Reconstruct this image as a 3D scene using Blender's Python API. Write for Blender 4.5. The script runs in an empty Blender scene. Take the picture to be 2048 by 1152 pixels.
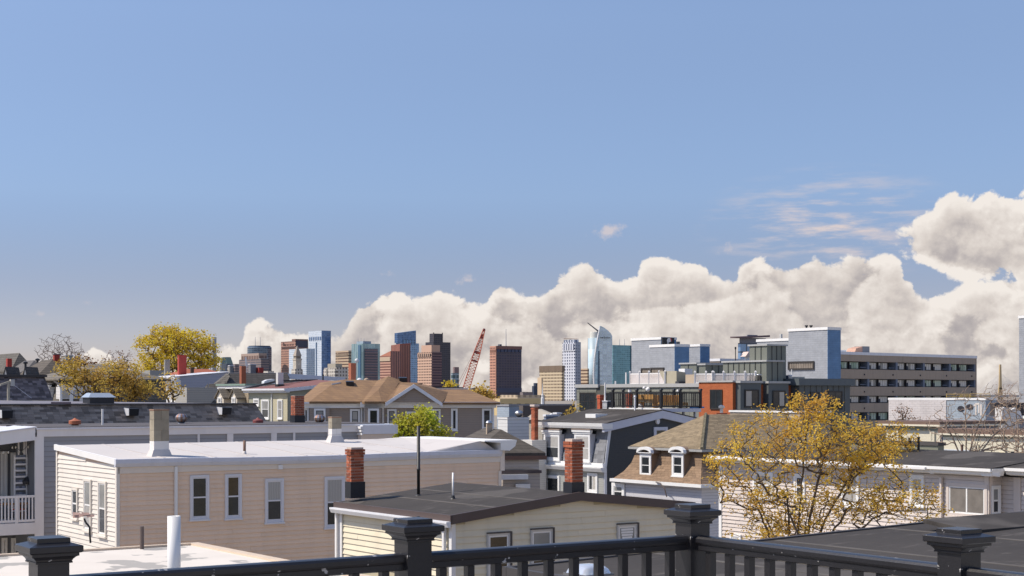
import bpy, bmesh, math, random
from mathutils import Vector, Matrix, noise

# ------------------------------------------------------------------ camera, sky, sun, exposure
F = 3057.0          # focal length in photograph pixels (2048 px wide frame)
CX, HY = 1024.0, 790.0
ZC = 12.0           # camera height above the ground
R = math.radians
scene = bpy.context.scene
col = scene.collection
cam_d = bpy.data.cameras.new('camera')
cam_d.sensor_width = 36.0
cam_d.lens = 36.0 * F / 2048.0
cam_d.shift_y = (HY - 576.0) / 2048.0
cam_d.clip_start = 0.1
cam_d.clip_end = 60000
cam = bpy.data.objects.new('camera', cam_d)
cam.location = (0, 0, ZC)
cam.rotation_euler = (R(90), 0, 0)
col.objects.link(cam)
scene.camera = cam
scene.view_settings.view_transform = 'Standard'
scene.view_settings.look = 'None'
scene.view_settings.exposure = 0.25
scene.view_settings.gamma = 1.0
scene.view_settings.use_curve_mapping = False

SUN_EL, SUN_AZ = 50.0, 268.0      # degrees; azimuth clockwise from +Y
sd = bpy.data.lights.new('sun', 'SUN')
sd.energy = 4.25
sd.angle = R(0.53)
sd.color = (1.0, 0.905, 0.775)
sun = bpy.data.objects.new('sun', sd)
_d = Vector((math.sin(R(SUN_AZ)) * math.cos(R(SUN_EL)), math.cos(R(SUN_AZ)) * math.cos(R(SUN_EL)), math.sin(R(SUN_EL))))
sun.rotation_euler = _d.to_track_quat('Z', 'Y').to_euler()
sun.location = (-60, 0, 80)
col.objects.link(sun)

def make_world():
    w = bpy.data.worlds.new('World')
    scene.world = w
    w.use_nodes = True
    nt = w.node_tree
    nt.nodes.clear()

    class NT:
        def __init__(s, t): s.t = t
        def n(s, typ, **kw):
            nd = s.t.nodes.new(typ)
            for k, v in kw.items(): setattr(nd, k, v)
            return nd
        def put(s, sock, v):
            if isinstance(v, (int, float)): sock.default_value = v
            elif isinstance(v, (tuple, list)): sock.default_value = v
            else: s.t.links.new(v, sock)
        def m(s, op, a, b=0.0, c=0.0, clamp=False):
            nd = s.n('ShaderNodeMath', operation=op, use_clamp=clamp)
            s.put(nd.inputs[0], a); s.put(nd.inputs[1], b); s.put(nd.inputs[2], c)
            return nd.outputs[0]
        def v(s, op, a, b=None, c=None):
            nd = s.n('ShaderNodeVectorMath', operation=op)
            s.put(nd.inputs[0], a)
            if b is not None: s.put(nd.inputs[1], b)
            if c is not None: s.put(nd.inputs[2], c)
            return nd.outputs['Value'] if op in ('LENGTH', 'DOT_PRODUCT') else nd.outputs[0]
        def mix(s, f, a, b):
            nd = s.n('ShaderNodeMix', data_type='RGBA')
            s.put(nd.inputs[0], f); s.put(nd.inputs[6], a); s.put(nd.inputs[7], b)
            return nd.outputs[2]
        def smooth(s, x, a, b):
            nd = s.n('ShaderNodeMapRange', interpolation_type='SMOOTHSTEP')
            s.put(nd.inputs[0], x); nd.inputs[1].default_value = a; nd.inputs[2].default_value = b
            return nd.outputs[0]

    # ---- cloud density as a function of compass direction (degrees east of +Y, degrees up)
    g = bpy.data.node_groups.new('cloud_density', 'ShaderNodeTree')
    g.interface.new_socket('P', in_out='INPUT', socket_type='NodeSocketVector')
    g.interface.new_socket('D', in_out='OUTPUT', socket_type='NodeSocketFloat')
    g.interface.new_socket('S', in_out='OUTPUT', socket_type='NodeSocketFloat')
    g.interface.new_socket('H', in_out='OUTPUT', socket_type='NodeSocketFloat')
    G = NT(g)
    gi = G.n('NodeGroupInput'); go = G.n('NodeGroupOutput')
    P = gi.outputs[0]
    def deg(px, py):
        dx = px - CX
        return math.degrees(math.atan2(dx, F)), math.degrees(math.atan2(HY - py, math.hypot(F, dx)))
    # outline of the cumulus bank in the compass sector ahead: (azimuth, height of the tops) in photo marks
    tops = [(-120, 735), (0, 742), (110, 744), (160, 728), (195, 708), (232, 726), (260, 752), (390, 752), (415, 722), (446, 700), (470, 700), (488, 668), (505, 648), (525, 642), (556, 652), (590, 664), (630, 670), (668, 680),
            (692, 660), (705, 636), (735, 606), (775, 596), (815, 602), (850, 596), (885, 582), (925, 592), (960, 612), (985, 588), (1003, 576), (1030, 590), (1075, 606), (1098, 590), (1112, 560), (1140, 545), (1180, 537), (1225, 552), (1262, 556), (1285, 532), (1315, 520), (1350, 526), (1395, 536), (1432, 552), (1455, 566),
            (1490, 548), (1530, 528), (1580, 532), (1625, 524), (1680, 534), (1730, 530), (1770, 520), (1810, 552), (1845, 585), (1885, 596), (1930, 575), (1985, 560), (2048, 556), (2170, 545)]
    A0, A1 = -22.0, 22.0
    sp = G.n('ShaderNodeSeparateXYZ'); G.put(sp.inputs[0], P)
    azn, eln = sp.outputs[0], sp.outputs[1]
    fc = G.n('ShaderNodeFloatCurve')
    cv = fc.mapping.curves[0]
    for i_, (px_, py_) in enumerate(tops):
        a_, e_ = deg(px_, py_); x_, y_ = (a_ - A0) / (A1 - A0), e_ / 10
        if i_ < 2:
            cv.points[i_].location = (max(0, x_) if i_ == 0 else x_, y_)
        else: cv.points.new(min(1, x_), y_)
    for p_ in cv.points: p_.handle_type = 'AUTO_CLAMPED'
    fc.mapping.update()
    G.put(fc.inputs['Value'], G.m('DIVIDE', G.m('SUBTRACT', azn, A0), A1 - A0, clamp=True))
    # the bank goes on round the rest of the horizon, uneven
    wn = G.n('ShaderNodeTexNoise', noise_dimensions='2D'); G.put(wn.inputs['Vector'], G.v('MULTIPLY', P, (.09, 0, 0))); wn.inputs['Detail'].default_value = 4
    far = G.m('MULTIPLY_ADD', wn.outputs['Fac'], 1.1, -.12)
    inside = G.smooth(G.m('ABSOLUTE', azn), 20.0, 26.0)
    hgt = G.m('MULTIPLY', G.m('ADD', G.m('MULTIPLY', fc.outputs[0], G.m('SUBTRACT', 1.0, inside)), G.m('MULTIPLY', far, inside)), 10.0)
    acc = G.m('MINIMUM', G.m('MULTIPLY', G.m('SUBTRACT', hgt, eln), 0.60), G.m('MAXIMUM', .46, G.m('MULTIPLY_ADD', eln, -.35, 1.4)))
    # free-standing puffs above the bank; unseen ones, in degrees, serve as warm fill light
    puffs = [(1990, 470, 160, 82, 1.0), (2140, 470, 170, 105, 1.0), (1905, 485, 76, 58, 1.0), ('deg', 40, 8, 9, 2.5, 1.0), ('deg', -75, 9, 12, 2.0, .8), ('deg', 120, 14, 16, 4, 1.0), ('deg', -140, 12, 18, 4, 1.0), ('deg', 175, 16, 14, 3, .8)]
    for p in puffs:
        if p[0] == 'deg':
            a, e, rx, ry, s_ = p[1:]
        else:
            a, e = deg(p[0], p[1]); rx, ry, s_ = p[2] / 53.4, p[3] / 53.4, p[4]
        q = G.v('MULTIPLY_ADD', P, (1 / rx, 1 / ry, 0), (-a / rx, -e / ry, 0))
        f = G.m('MULTIPLY_ADD', G.v('LENGTH', q), -max(s_, .35), s_)
        acc = G.m('SMOOTH_MAX', acc, f, 0.10)
    def vor(scale, sx, sy, detail, rough, warp=.8):
        nd = G.n('ShaderNodeTexVoronoi', voronoi_dimensions='2D', feature='F1')
        nd.normalize = True
        G.put(nd.inputs['Vector'], G.v('MULTIPLY', P, (sx, sy, 1)))
        nd.inputs['Scale'].default_value = scale
        nd.inputs['Detail'].default_value = detail
        nd.inputs['Roughness'].default_value = rough
        # warp the cells a little so that no two lumps look alike
        wv = G.n('ShaderNodeTexNoise', noise_dimensions='2D'); G.put(wv.inputs['Vector'], P); wv.inputs['Scale'].default_value = scale * 1.3; wv.inputs['Detail'].default_value = 3
        G.put(nd.inputs['Vector'], G.v('MULTIPLY_ADD', G.v('SUBTRACT', wv.outputs['Color'], (.5, .5, .5)), (warp, warp, 0), G.v('MULTIPLY', P, (sx, sy, 1))))
        return nd.outputs['Distance']
    def noi(scale, detail, rough, off=0.0, sx=1.0, sy=1.0, dist=0.0):
        nd = G.n('ShaderNodeTexNoise', noise_dimensions='2D')
        G.put(nd.inputs['Vector'], G.v('MULTIPLY_ADD', P, (sx, sy, 1), (off, off * .7, off)))
        nd.inputs['Scale'].default_value = scale
        nd.inputs['Detail'].default_value = detail
        nd.inputs['Roughness'].default_value = rough
        nd.inputs['Distortion'].default_value = dist
        return nd.outputs['Fac']
    n1 = noi(0.62, 8, .56, 3.1)
    b1 = vor(0.55, 1, 1.2, 5.0, .58, .7)
    b1 = G.m('MULTIPLY', b1, b1)
    bill = G.m('SUBTRACT', 0.45, b1)            # rounded lumps with creases between
    fine = G.m('ADD', G.m('MULTIPLY', G.m('SUBTRACT', n1, .5), .60), G.m('MULTIPLY', G.m('SUBTRACT', bill, .30), 1.35))
    g.links.new(G.m('ADD', acc, fine), go.inputs[0])
    g.links.new(fine, go.inputs[1])
    # rows of cloud one behind another: bright heads, grey flat bases
    n2 = noi(0.20, 2, .45, 9.4, 1.0, 1.35)
    n3 = noi(0.33, 2, .5, 31.7, .8, 1.2)
    row = G.m('ADD', G.m('MULTIPLY', eln, -.16), G.m('ADD', G.m('MULTIPLY', fine, .62), G.m('MULTIPLY_ADD', n2, 2.3, G.m('MULTIPLY', n3, .9))))
    g.links.new(row, go.inputs[2])

    W = NT(nt)
    tc = W.n('ShaderNodeTexCoord')
    sep = W.n('ShaderNodeSeparateXYZ'); W.put(sep.inputs[0], tc.outputs['Generated'])
    x, y, z = sep.outputs
    az = W.m('MULTIPLY', W.m('ARCTAN2', x, y), 57.29578)
    el = W.m('MULTIPLY', W.m('ARCSINE', z), 57.29578)
    cb = W.n('ShaderNodeCombineXYZ'); W.put(cb.inputs[0], az); W.put(cb.inputs[1], el)
    Pw = cb.outputs[0]
    def dens(off):
        nd = W.n('ShaderNodeGroup'); nd.node_tree = g
        W.put(nd.inputs[0], W.v('ADD', Pw, (off[0], off[1], 0)) if off != (0, 0) else Pw)
        return nd.outputs
    d0 = dens((0, 0)); d1 = dens((-.15, .22)); d2 = dens((-.55, .75))
    alpha = W.smooth(d0[0], 0.0, 0.10)
    s1 = W.m('ADD', W.m('MULTIPLY', W.m('SUBTRACT', d0[1], d1[1]), 1.1), W.m('MULTIPLY', W.m('SUBTRACT', d0[1], d2[1]), .75))
    ph = W.m('FRACT', d0[2])
    saw = W.m('SUBTRACT', W.smooth(ph, .0, .16), W.smooth(ph, .16, .98))       # base of one row against the head of the next
    edge = W.m('SUBTRACT', 1.0, W.smooth(d0[0], .06, .75))
    shade = W.m('ADD', W.m('MULTIPLY_ADD', s1, 1.0, .40), W.m('ADD', W.m('MULTIPLY', saw, .34), W.m('MULTIPLY', edge, .26)))
    # thin edges let light through and read brighter
    shade = W.m('ADD', shade, W.m('MULTIPLY', W.m('SUBTRACT', 1.0, W.smooth(d0[0], .05, .5)), .16))
    cr = W.n('ShaderNodeValToRGB'); W.put(cr.inputs[0], shade)
    e = cr.color_ramp.elements
    e[0].position = 0.0; e[0].color = (.41, .375, .39, 1)
    e[1].position = 1.0; e[1].color = (.95, .885, .825, 1)
    m1 = e.new(.34); m1.color = (.53, .485, .475, 1)
    m2 = e.new(.62); m2.color = (.72, .655, .61, 1)
    cloud = cr.outputs[0]
    # high thin streaks
    st = W.n('ShaderNodeTexNoise'); W.put(st.inputs['Vector'], W.v('MULTIPLY', Pw, (.42, 2.4, 1)))
    st.inputs['Scale'].default_value = 1.0; st.inputs['Detail'].default_value = 7; st.inputs['Roughness'].default_value = .6
    a_, e_ = deg(1665, 450)
    q = W.v('MULTIPLY_ADD', Pw, (1 / 5.2, 1 / 2.3, 0), (-a_ / 5.2, -e_ / 2.3, 0))
    win = W.m('SUBTRACT', 1.0, W.v('LENGTH', q), clamp=True)
    wisp = W.m('MULTIPLY', W.smooth(st.outputs['Fac'], .42, .74), W.m('MULTIPLY', win, 1.35), clamp=True)
    # ragged see-through scraps of cloud
    sc_ = W.n('ShaderNodeTexNoise', noise_dimensions='2D'); W.put(sc_.inputs['Vector'], Pw); sc_.inputs['Scale'].default_value = 1.5; sc_.inputs['Detail'].default_value = 7; sc_.inputs['Roughness'].default_value = .62
    for cx_, cy_, rx_, ry_, k_ in ((1214, 464, 62, 26, .75), (934, 560, 36, 17, .6), (770, 548, 28, 12, .45), (1450, 502, 34, 24, .5), (1780, 470, 80, 30, .5), (176, 604, 20, 10, .3), (82, 628, 26, 9, .3), (1004, 546, 20, 10, .3)):
        a_, e_ = deg(cx_, cy_); rx_ /= 53.4; ry_ /= 53.4
        q = W.v('MULTIPLY_ADD', Pw, (1 / rx_, 1 / ry_, 0), (-a_ / rx_, -e_ / ry_, 0))
        f_ = W.m('ADD', W.m('SUBTRACT', .62, W.v('LENGTH', q)), W.m('MULTIPLY_ADD', sc_.outputs['Fac'], 2.6, -1.3))
        wisp = W.m('MAXIMUM', wisp, W.m('MULTIPLY', W.smooth(f_, 0.0, .9), k_))
    sky = W.n('ShaderNodeTexSky')
    sky.sky_type = 'NISHITA'
    sky.sun_disc = False
    sky.sun_elevation = R(SUN_EL)
    sky.sun_rotation = R(SUN_AZ)
    sky.altitude = 0
    sky.air_density = 1.0
    sky.dust_density = 0.35
    sky.ozone_density = 3.0
    # hazy spring air: the low sky is duller and greyer than clean air would make it, all round
    hz = W.n('ShaderNodeValToRGB'); W.put(hz.inputs[0], W.m('DIVIDE', el, 30.0))
    he = hz.color_ramp.elements; hz.color_ramp.interpolation = 'CARDINAL'
    he[0].position = .05; he[0].color = (.355, .318, .395, 1)
    he[1].position = .85; he[1].color = (.63, .59, .61, 1)
    for p_, c_ in ((.145, (.312, .287, .36)), (.245, (.38, .368, .43)), (.46, (.52, .475, .495))):
        q_ = he.new(p_); q_.color = c_ + (1,)
    tint = W.mix(1.0, sky.outputs[0], hz.outputs[0]); tint.node.blend_type = 'MULTIPLY'
    bg1 = W.n('ShaderNodeBackground'); W.put(bg1.inputs[0], tint); bg1.inputs[1].default_value = 0.115 * 2 * .985
    bg2 = W.n('ShaderNodeBackground'); W.put(bg2.inputs[0], cloud); bg2.inputs[1].default_value = 0.79
    bg3 = W.n('ShaderNodeBackground'); bg3.inputs[0].default_value = (.70, .62, .62, 1); bg3.inputs[1].default_value = 0.84
    mx0 = W.n('ShaderNodeMixShader'); W.put(mx0.inputs[0], wisp); W.put(mx0.inputs[1], bg1.outputs[0]); W.put(mx0.inputs[2], bg3.outputs[0])
    mx = W.n('ShaderNodeMixShader'); W.put(mx.inputs[0], alpha); W.put(mx.inputs[1], mx0.outputs[0]); W.put(mx.inputs[2], bg2.outputs[0])
    out = W.n('ShaderNodeOutputWorld'); W.put(out.inputs[0], mx.outputs[0])
    w.cycles.sampling_method = 'MANUAL'
    w.cycles.sample_map_resolution = 1024
make_world()

# ------------------------------------------------------------------ helpers
rnd = random.Random(11)
scene.cycles.max_bounces = 6
scene.cycles.diffuse_bounces = 3
scene.cycles.glossy_bounces = 3
scene.cycles.transparent_max_bounces = 8

MATS = {}
def new_mat(name):
    m = bpy.data.materials.new(name); m.use_nodes = True
    nt = m.node_tree; b = nt.nodes['Principled BSDF']
    MATS[name] = m
    return m, nt, b
def _math(nt, op, a, b=0.0, c=0.0, clamp=False):
    n = nt.nodes.new('ShaderNodeMath'); n.operation = op; n.use_clamp = clamp
    for i, v in enumerate((a, b, c)):
        if isinstance(v, (int, float)): n.inputs[i].default_value = v
        else: nt.links.new(v, n.inputs[i])
    return n.outputs[0]
def _mix(nt, f, a, b, mode='MIX'):
    n = nt.nodes.new('ShaderNodeMix'); n.data_type = 'RGBA'; n.blend_type = mode
    for i, v in ((0, f), (6, a), (7, b)):
        if isinstance(v, (int, float)): n.inputs[i].default_value = v
        elif isinstance(v, (tuple, list)): n.inputs[i].default_value = tuple(v) + ((1,) if len(v) == 3 else ())
        else: nt.links.new(v, n.inputs[i])
    return n.outputs[2]
def _noise(nt, vec, scale, detail=4, rough=.55):
    n = nt.nodes.new('ShaderNodeTexNoise')
    nt.links.new(vec, n.inputs['Vector']); n.inputs['Scale'].default_value = scale
    n.inputs['Detail'].default_value = detail; n.inputs['Roughness'].default_value = rough
    return n.outputs['Fac']
def _map(nt, vec, sc):
    n = nt.nodes.new('ShaderNodeMapping'); nt.links.new(vec, n.inputs[0]); n.inputs['Scale'].default_value = sc
    return n.outputs[0]
def _ramp(nt, f, a, b):
    n = nt.nodes.new('ShaderNodeMapRange'); n.interpolation_type = 'SMOOTHSTEP'
    nt.links.new(f, n.inputs[0]); n.inputs[1].default_value = a; n.inputs[2].default_value = b
    return n.outputs[0]
def _objco(nt):
    return nt.nodes.new('ShaderNodeTexCoord').outputs['Object']
def _bump(nt, b, h, strength, dist=.02):
    n = nt.nodes.new('ShaderNodeBump'); n.inputs['Strength'].default_value = strength; n.inputs['Distance'].default_value = dist
    nt.links.new(h, n.inputs['Height']); nt.links.new(n.outputs[0], b.inputs['Normal'])
def mul(c, k): return tuple(min(1, x * k) for x in c)

def M(name, c, rough=.8, var=.12, scale=3.0, bump=.0, streak=0.0, rand=0.0, metal=0.0, spots=None, spec=None, fine=0.0, island=0.0):
    """plain weathered surface: patchy tone, rain streaks, grain, per-piece tone"""
    if name in MATS: return MATS[name]
    m, nt, b = new_mat(name)
    co = _objco(nt)
    n1 = _noise(nt, co, scale, 5)
    colr = _mix(nt, n1, mul(c, 1 - var), mul(c, 1 + var))
    if streak:
        s = _noise(nt, _map(nt, co, (1.3, 1.3, .16)), 1.6, 5)
        colr = _mix(nt, _math(nt, 'MULTIPLY', _ramp(nt, s, .45, .75), streak), colr, mul(c, .55))
    if rand:
        oi = nt.nodes.new('ShaderNodeObjectInfo')
        k = _math(nt, 'MULTIPLY_ADD', oi.outputs['Random'], 2 * rand, 1 - rand)
        v = nt.nodes.new('ShaderNodeHueSaturation'); nt.links.new(k, v.inputs['Value']); nt.links.new(colr, v.inputs['Color'])
        colr = v.outputs[0]
    if island:
        ge = nt.nodes.new('ShaderNodeNewGeometry')
        k = _math(nt, 'MULTIPLY_ADD', ge.outputs['Random Per Island'], 2 * island, 1 - island)
        v = nt.nodes.new('ShaderNodeHueSaturation'); nt.links.new(k, v.inputs['Value']); nt.links.new(colr, v.inputs['Color'])
        colr = v.outputs[0]
    if spots:
        s = _noise(nt, co, spots[1], 3, .6)
        colr = _mix(nt, _ramp(nt, s, spots[2], spots[2] + .03), colr, spots[0])
    nt.links.new(colr, b.inputs['Base Color'])
    b.inputs['Roughness'].default_value = rough; b.inputs['Metallic'].default_value = metal
    if spec is not None: b.inputs['Specular IOR Level'].default_value = spec
    if bump or fine:
        _bump(nt, b, _noise(nt, co, scale * 14 if not fine else fine, 3), bump or .2)
    return m

def along(nt):
    """horizontal coordinate along any wall of a building frame, and height"""
    co = _objco(nt)
    s = nt.nodes.new('ShaderNodeSeparateXYZ'); nt.links.new(co, s.inputs[0])
    return co, _math(nt, 'ADD', s.outputs[0], s.outputs[1]), s.outputs[2]

def siding(name, c, pitch, dark=.55, var=.06, rough=.6):
    if name in MATS: return MATS[name]
    m, nt, b = new_mat(name)
    co, h, z = along(nt)
    f = _math(nt, 'FRACT', _math(nt, 'DIVIDE', z, pitch))
    line = _math(nt, 'LESS_THAN', f, .13)
    n1 = _noise(nt, _map(nt, co, (1, 1, 2)), 1.2, 4)
    colr = _mix(nt, n1, mul(c, 1 - var), mul(c, 1 + var))
    colr = _mix(nt, _math(nt, 'MULTIPLY', line, .8), colr, mul(c, dark))
    nt.links.new(colr, b.inputs['Base Color']); b.inputs['Roughness'].default_value = rough
    _bump(nt, b, f, .5, .03)
    return m

def shingle(name, c, tw, th, c2=None, mortar=.5, rough=.9, var=.25):
    if name in MATS: return MATS[name]
    m, nt, b = new_mat(name)
    co, h, z = along(nt)
    cb = nt.nodes.new('ShaderNodeCombineXYZ'); nt.links.new(h, cb.inputs[0]); nt.links.new(z, cb.inputs[1])
    br = nt.nodes.new('ShaderNodeTexBrick')
    nt.links.new(cb.outputs[0], br.inputs['Vector'])
    c2 = c2 or mul(c, 1 - var)
    br.inputs['Color1'].default_value = c + (1,); br.inputs['Color2'].default_value = tuple(c2) + (1,)
    br.inputs['Mortar'].default_value = mul(c, mortar) + (1,)
    br.inputs['Scale'].default_value = 1.0; br.inputs['Mortar Size'].default_value = th * .09; br.inputs['Bias'].default_value = -.1
    br.inputs['Brick Width'].default_value = tw; br.inputs['Row Height'].default_value = th
    n1 = _noise(nt, co, .7, 5)
    colr = _mix(nt, 1.0, br.outputs['Color'], _mix(nt, n1, (.72, .72, .72), (1.2, 1.2, 1.2)), 'MULTIPLY')
    nt.links.new(colr, b.inputs['Base Color']); b.inputs['Roughness'].default_value = rough
    _bump(nt, b, _math(nt, 'SUBTRACT', 1.0, br.outputs['Fac']), .6, .02)
    return m

def facade(name, wall, glass, ph, fh, pz, fz, rough=.55, grough=.12, metal=.0, gmetal=0.0, var=.25, band=None):
    """distant tower wall: bays ph wide of which fh glass, storeys pz high of which fz glass"""
    if name in MATS: return MATS[name]
    m, nt, b = new_mat(name)
    co, h, z = along(nt)
    a = _math(nt, 'LESS_THAN', _math(nt, 'FRACT', _math(nt, 'DIVIDE', h, ph)), fh)
    c = _math(nt, 'LESS_THAN', _math(nt, 'FRACT', _math(nt, 'DIVIDE', z, pz)), fz)
    f = _math(nt, 'MULTIPLY', a, c)
    cell = nt.nodes.new('ShaderNodeTexWhiteNoise'); cell.noise_dimensions = '2D'
    cb = nt.nodes.new('ShaderNodeCombineXYZ')
    nt.links.new(_math(nt, 'FLOOR', _math(nt, 'DIVIDE', h, ph)), cb.inputs[0]); nt.links.new(_math(nt, 'FLOOR', _math(nt, 'DIVIDE', z, pz)), cb.inputs[1])
    nt.links.new(cb.outputs[0], cell.inputs['Vector'])
    g = _mix(nt, cell.outputs['Value'], mul(glass, 1 - var), mul(glass, 1 + var))
    big = _noise(nt, co, .012, 3)
    wl = _mix(nt, big, mul(wall, .9), mul(wall, 1.1))
    nt.links.new(_mix(nt, f, wl, g), b.inputs['Base Color'])
    nt.links.new(_math(nt, 'MULTIPLY_ADD', f, grough - rough, rough), b.inputs['Roughness'])
    nt.links.new(_math(nt, 'MULTIPLY_ADD', f, gmetal - metal, metal), b.inputs['Metallic'])
    return m

def glassm(name, c=(.02, .024, .028), rough=.06, curtain=0.0, cc=(.5, .48, .44), pat=2.0, spec=.6):
    """window pane: dark room, sometimes a blind behind it, mirror-like face"""
    if name in MATS: return MATS[name]
    m, nt, b = new_mat(name)
    co = _objco(nt)
    oi = nt.nodes.new('ShaderNodeObjectInfo')
    n1 = _noise(nt, co, pat, 3)
    colr = _mix(nt, n1, mul(c, .5), mul(c, 1.8))
    if curtain:
        w = nt.nodes.new('ShaderNodeTexWave'); w.inputs['Scale'].default_value = 5; w.inputs['Distortion'].default_value = 2; nt.links.new(co, w.inputs[0])
        cur = _mix(nt, w.outputs['Fac'], mul(cc, .7), cc)
        on = _math(nt, 'LESS_THAN', oi.outputs['Random'], curtain)
        colr = _mix(nt, on, colr, cur)
    nt.links.new(colr, b.inputs['Base Color'])
    b.inputs['Roughness'].default_value = rough
    b.inputs['Specular IOR Level'].default_value = spec
    wob = _noise(nt, co, 1.3, 2)
    _bump(nt, b, wob, .04, .05)
    return m

class MB:
    def __init__(s): s.v, s.f, s.c = [], [], []
    def add(s, vs, fs):
        o = len(s.v); s.v += [tuple(p) for p in vs]; s.f += [tuple(i + o for i in f) for f in fs]; return s
    def box(s, x0, x1, y0, y1, z0, z1):
        return s.add([(x0, y0, z0), (x1, y0, z0), (x1, y1, z0), (x0, y1, z0), (x0, y0, z1), (x1, y0, z1), (x1, y1, z1), (x0, y1, z1)],
                     [(0, 3, 2, 1), (4, 5, 6, 7), (0, 1, 5, 4), (1, 2, 6, 5), (2, 3, 7, 6), (3, 0, 4, 7)])
    def hexa(s, bot, top):
        n = len(bot)
        return s.add(list(bot) + list(top), [tuple(range(n))[::-1], tuple(range(n, 2 * n))] + [(i, (i + 1) % n, n + (i + 1) % n, n + i) for i in range(n)])
    def slab(s, pts, th):
        """a sheet of given thickness hanging below the outline pts"""
        return s.hexa([(x, y, z - th) for x, y, z in pts], pts)
    def prism(s, prof, a, b, axis='y'):
        """extrude a 2-D profile (p,q) from a to b: axis y -> (p, t, q); axis x -> (t, p, q); axis z -> (p, q, t)"""
        f = {'y': lambda p, q, t: (p, t, q), 'x': lambda p, q, t: (t, p, q), 'z': lambda p, q, t: (p, q, t)}[axis]
        return s.hexa([f(p, q, a) for p, q in prof], [f(p, q, b) for p, q in prof])
    def poly(s, pts): return s.add(pts, [tuple(range(len(pts)))])
    def tube(s, p, q, r0, r1=None, n=8, cap=True):
        p, q = Vector(p), Vector(q); r1 = r0 if r1 is None else r1
        d = (q - p); d = d.normalized() if d.length > 1e-9 else Vector((0, 0, 1))
        a = d.cross(Vector((0, 0, 1)) if abs(d.z) < .9 else Vector((1, 0, 0))).normalized(); b = d.cross(a)
        ring = lambda c, r: [tuple(c + a * math.cos(2 * math.pi * i / n) * r + b * math.sin(2 * math.pi * i / n) * r) for i in range(n)]
        fs = [(i, (i + 1) % n, n + (i + 1) % n, n + i) for i in range(n)]
        if cap: fs += [tuple(range(n))[::-1], tuple(range(n, 2 * n))]
        return s.add(ring(p, r0) + ring(q, r1), fs)
    def lathe(s, prof, c=(0, 0, 0), n=16, rot=0.0):
        """prof: (radius, z) from bottom to top"""
        vs = []; fs = []
        for r, z in prof:
            vs += [(c[0] + r * math.cos(2 * math.pi * i / n + rot), c[1] + r * math.sin(2 * math.pi * i / n + rot), c[2] + z) for i in range(n)]
        for k in range(len(prof) - 1):
            fs += [(k * n + i, k * n + (i + 1) % n, (k + 1) * n + (i + 1) % n, (k + 1) * n + i) for i in range(n)]
        fs += [tuple(range(n))[::-1], tuple(range((len(prof) - 1) * n, len(prof) * n))]
        return s.add(vs, fs)
    def mesh(s, name, mat, smooth=False):
        me = bpy.data.meshes.new(name); me.from_pydata(s.v, [], s.f)
        if mat: me.materials.append(mat)
        if smooth: me.polygons.foreach_set('use_smooth', [True] * len(me.polygons))
        me.update(); return me
    def build(s, name, mat, parent=None, smooth=False):
        return link(name, s.mesh(name, mat, smooth), parent)

def link(name, me, parent=None, loc=(0, 0, 0), rz=0.0, scale=None):
    o = bpy.data.objects.new(name, me); col.objects.link(o)
    o.location = loc; o.rotation_euler = (0, 0, rz)
    if scale: o.scale = scale
    if parent is not None: o.parent = parent
    return o
def tag(o, label, cat=None, group=None, kind=None):
    if label: o['label'] = label
    if cat: o['category'] = cat
    if group: o['group'] = group
    if kind: o['kind'] = kind
    return o
def structure(o): o['kind'] = 'structure'; return o
def stuff(o): o['kind'] = 'stuff'; return o
def empty(name, loc, rz=0.0, label=None, cat=None, group=None):
    o = bpy.data.objects.new(name, None); col.objects.link(o); o.location = loc; o.rotation_euler = (0, 0, rz)
    o.empty_display_size = .2
    return tag(o, label, cat, group)
def copy_tree(o, parent=None):
    c = o.copy(); col.objects.link(c); c.parent = parent
    for ch in list(o.children): copy_tree(ch, c)
    return c
def W(px, py, d):
    return Vector(((px - CX) * d / F, d, ZC - (py - HY) * d / F))

class Bd:
    """a building frame: corner nearest the camera at photo column pc, d metres away; local x runs right and away, y left and away"""
    def __init__(s, name, label, cat='house', pc=0, d=50, g=35.1, group=None, z0=0.0):
        s.g = R(g); s.c, s.s = math.cos(s.g), math.sin(s.g)
        s.X, s.d = (pc - CX) * d / F, d
        s.o = empty(name, (s.X, d, z0), s.g, label, cat, group); s.z0 = z0
    def sf(s, px, v=0.0):
        k = (px - CX) / F; ox, oy = s.X - s.s * v, s.d + s.c * v
        return (k * oy - ox) / (s.c - k * s.s)
    def tl(s, px, u=0.0):
        k = (px - CX) / F; ox, oy = s.X + s.c * u, s.d + s.s * u
        return (ox - k * oy) / (s.s + k * s.c)
    def z(s, py, x=0.0, y=0.0):
        return ZC - (py - HY) * (s.d + s.s * x + s.c * y) / F - s.z0
    def world(s, x, y, z):
        return Vector((s.X + s.c * x - s.s * y, s.d + s.s * x + s.c * y, z + s.z0))
    def pt(s, px, py, v=0.0):
        x = s.sf(px, v); return (x, v, s.z(py, x, v))
    def pl(s, px, py, u=0.0):
        y = s.tl(px, u); return (u, y, s.z(py, u, y))
    def px(s, x, y, z):
        w = s.world(x, y, z); return CX + w.x * F / w.y, HY - (w.z - ZC) * F / w.y

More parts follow.
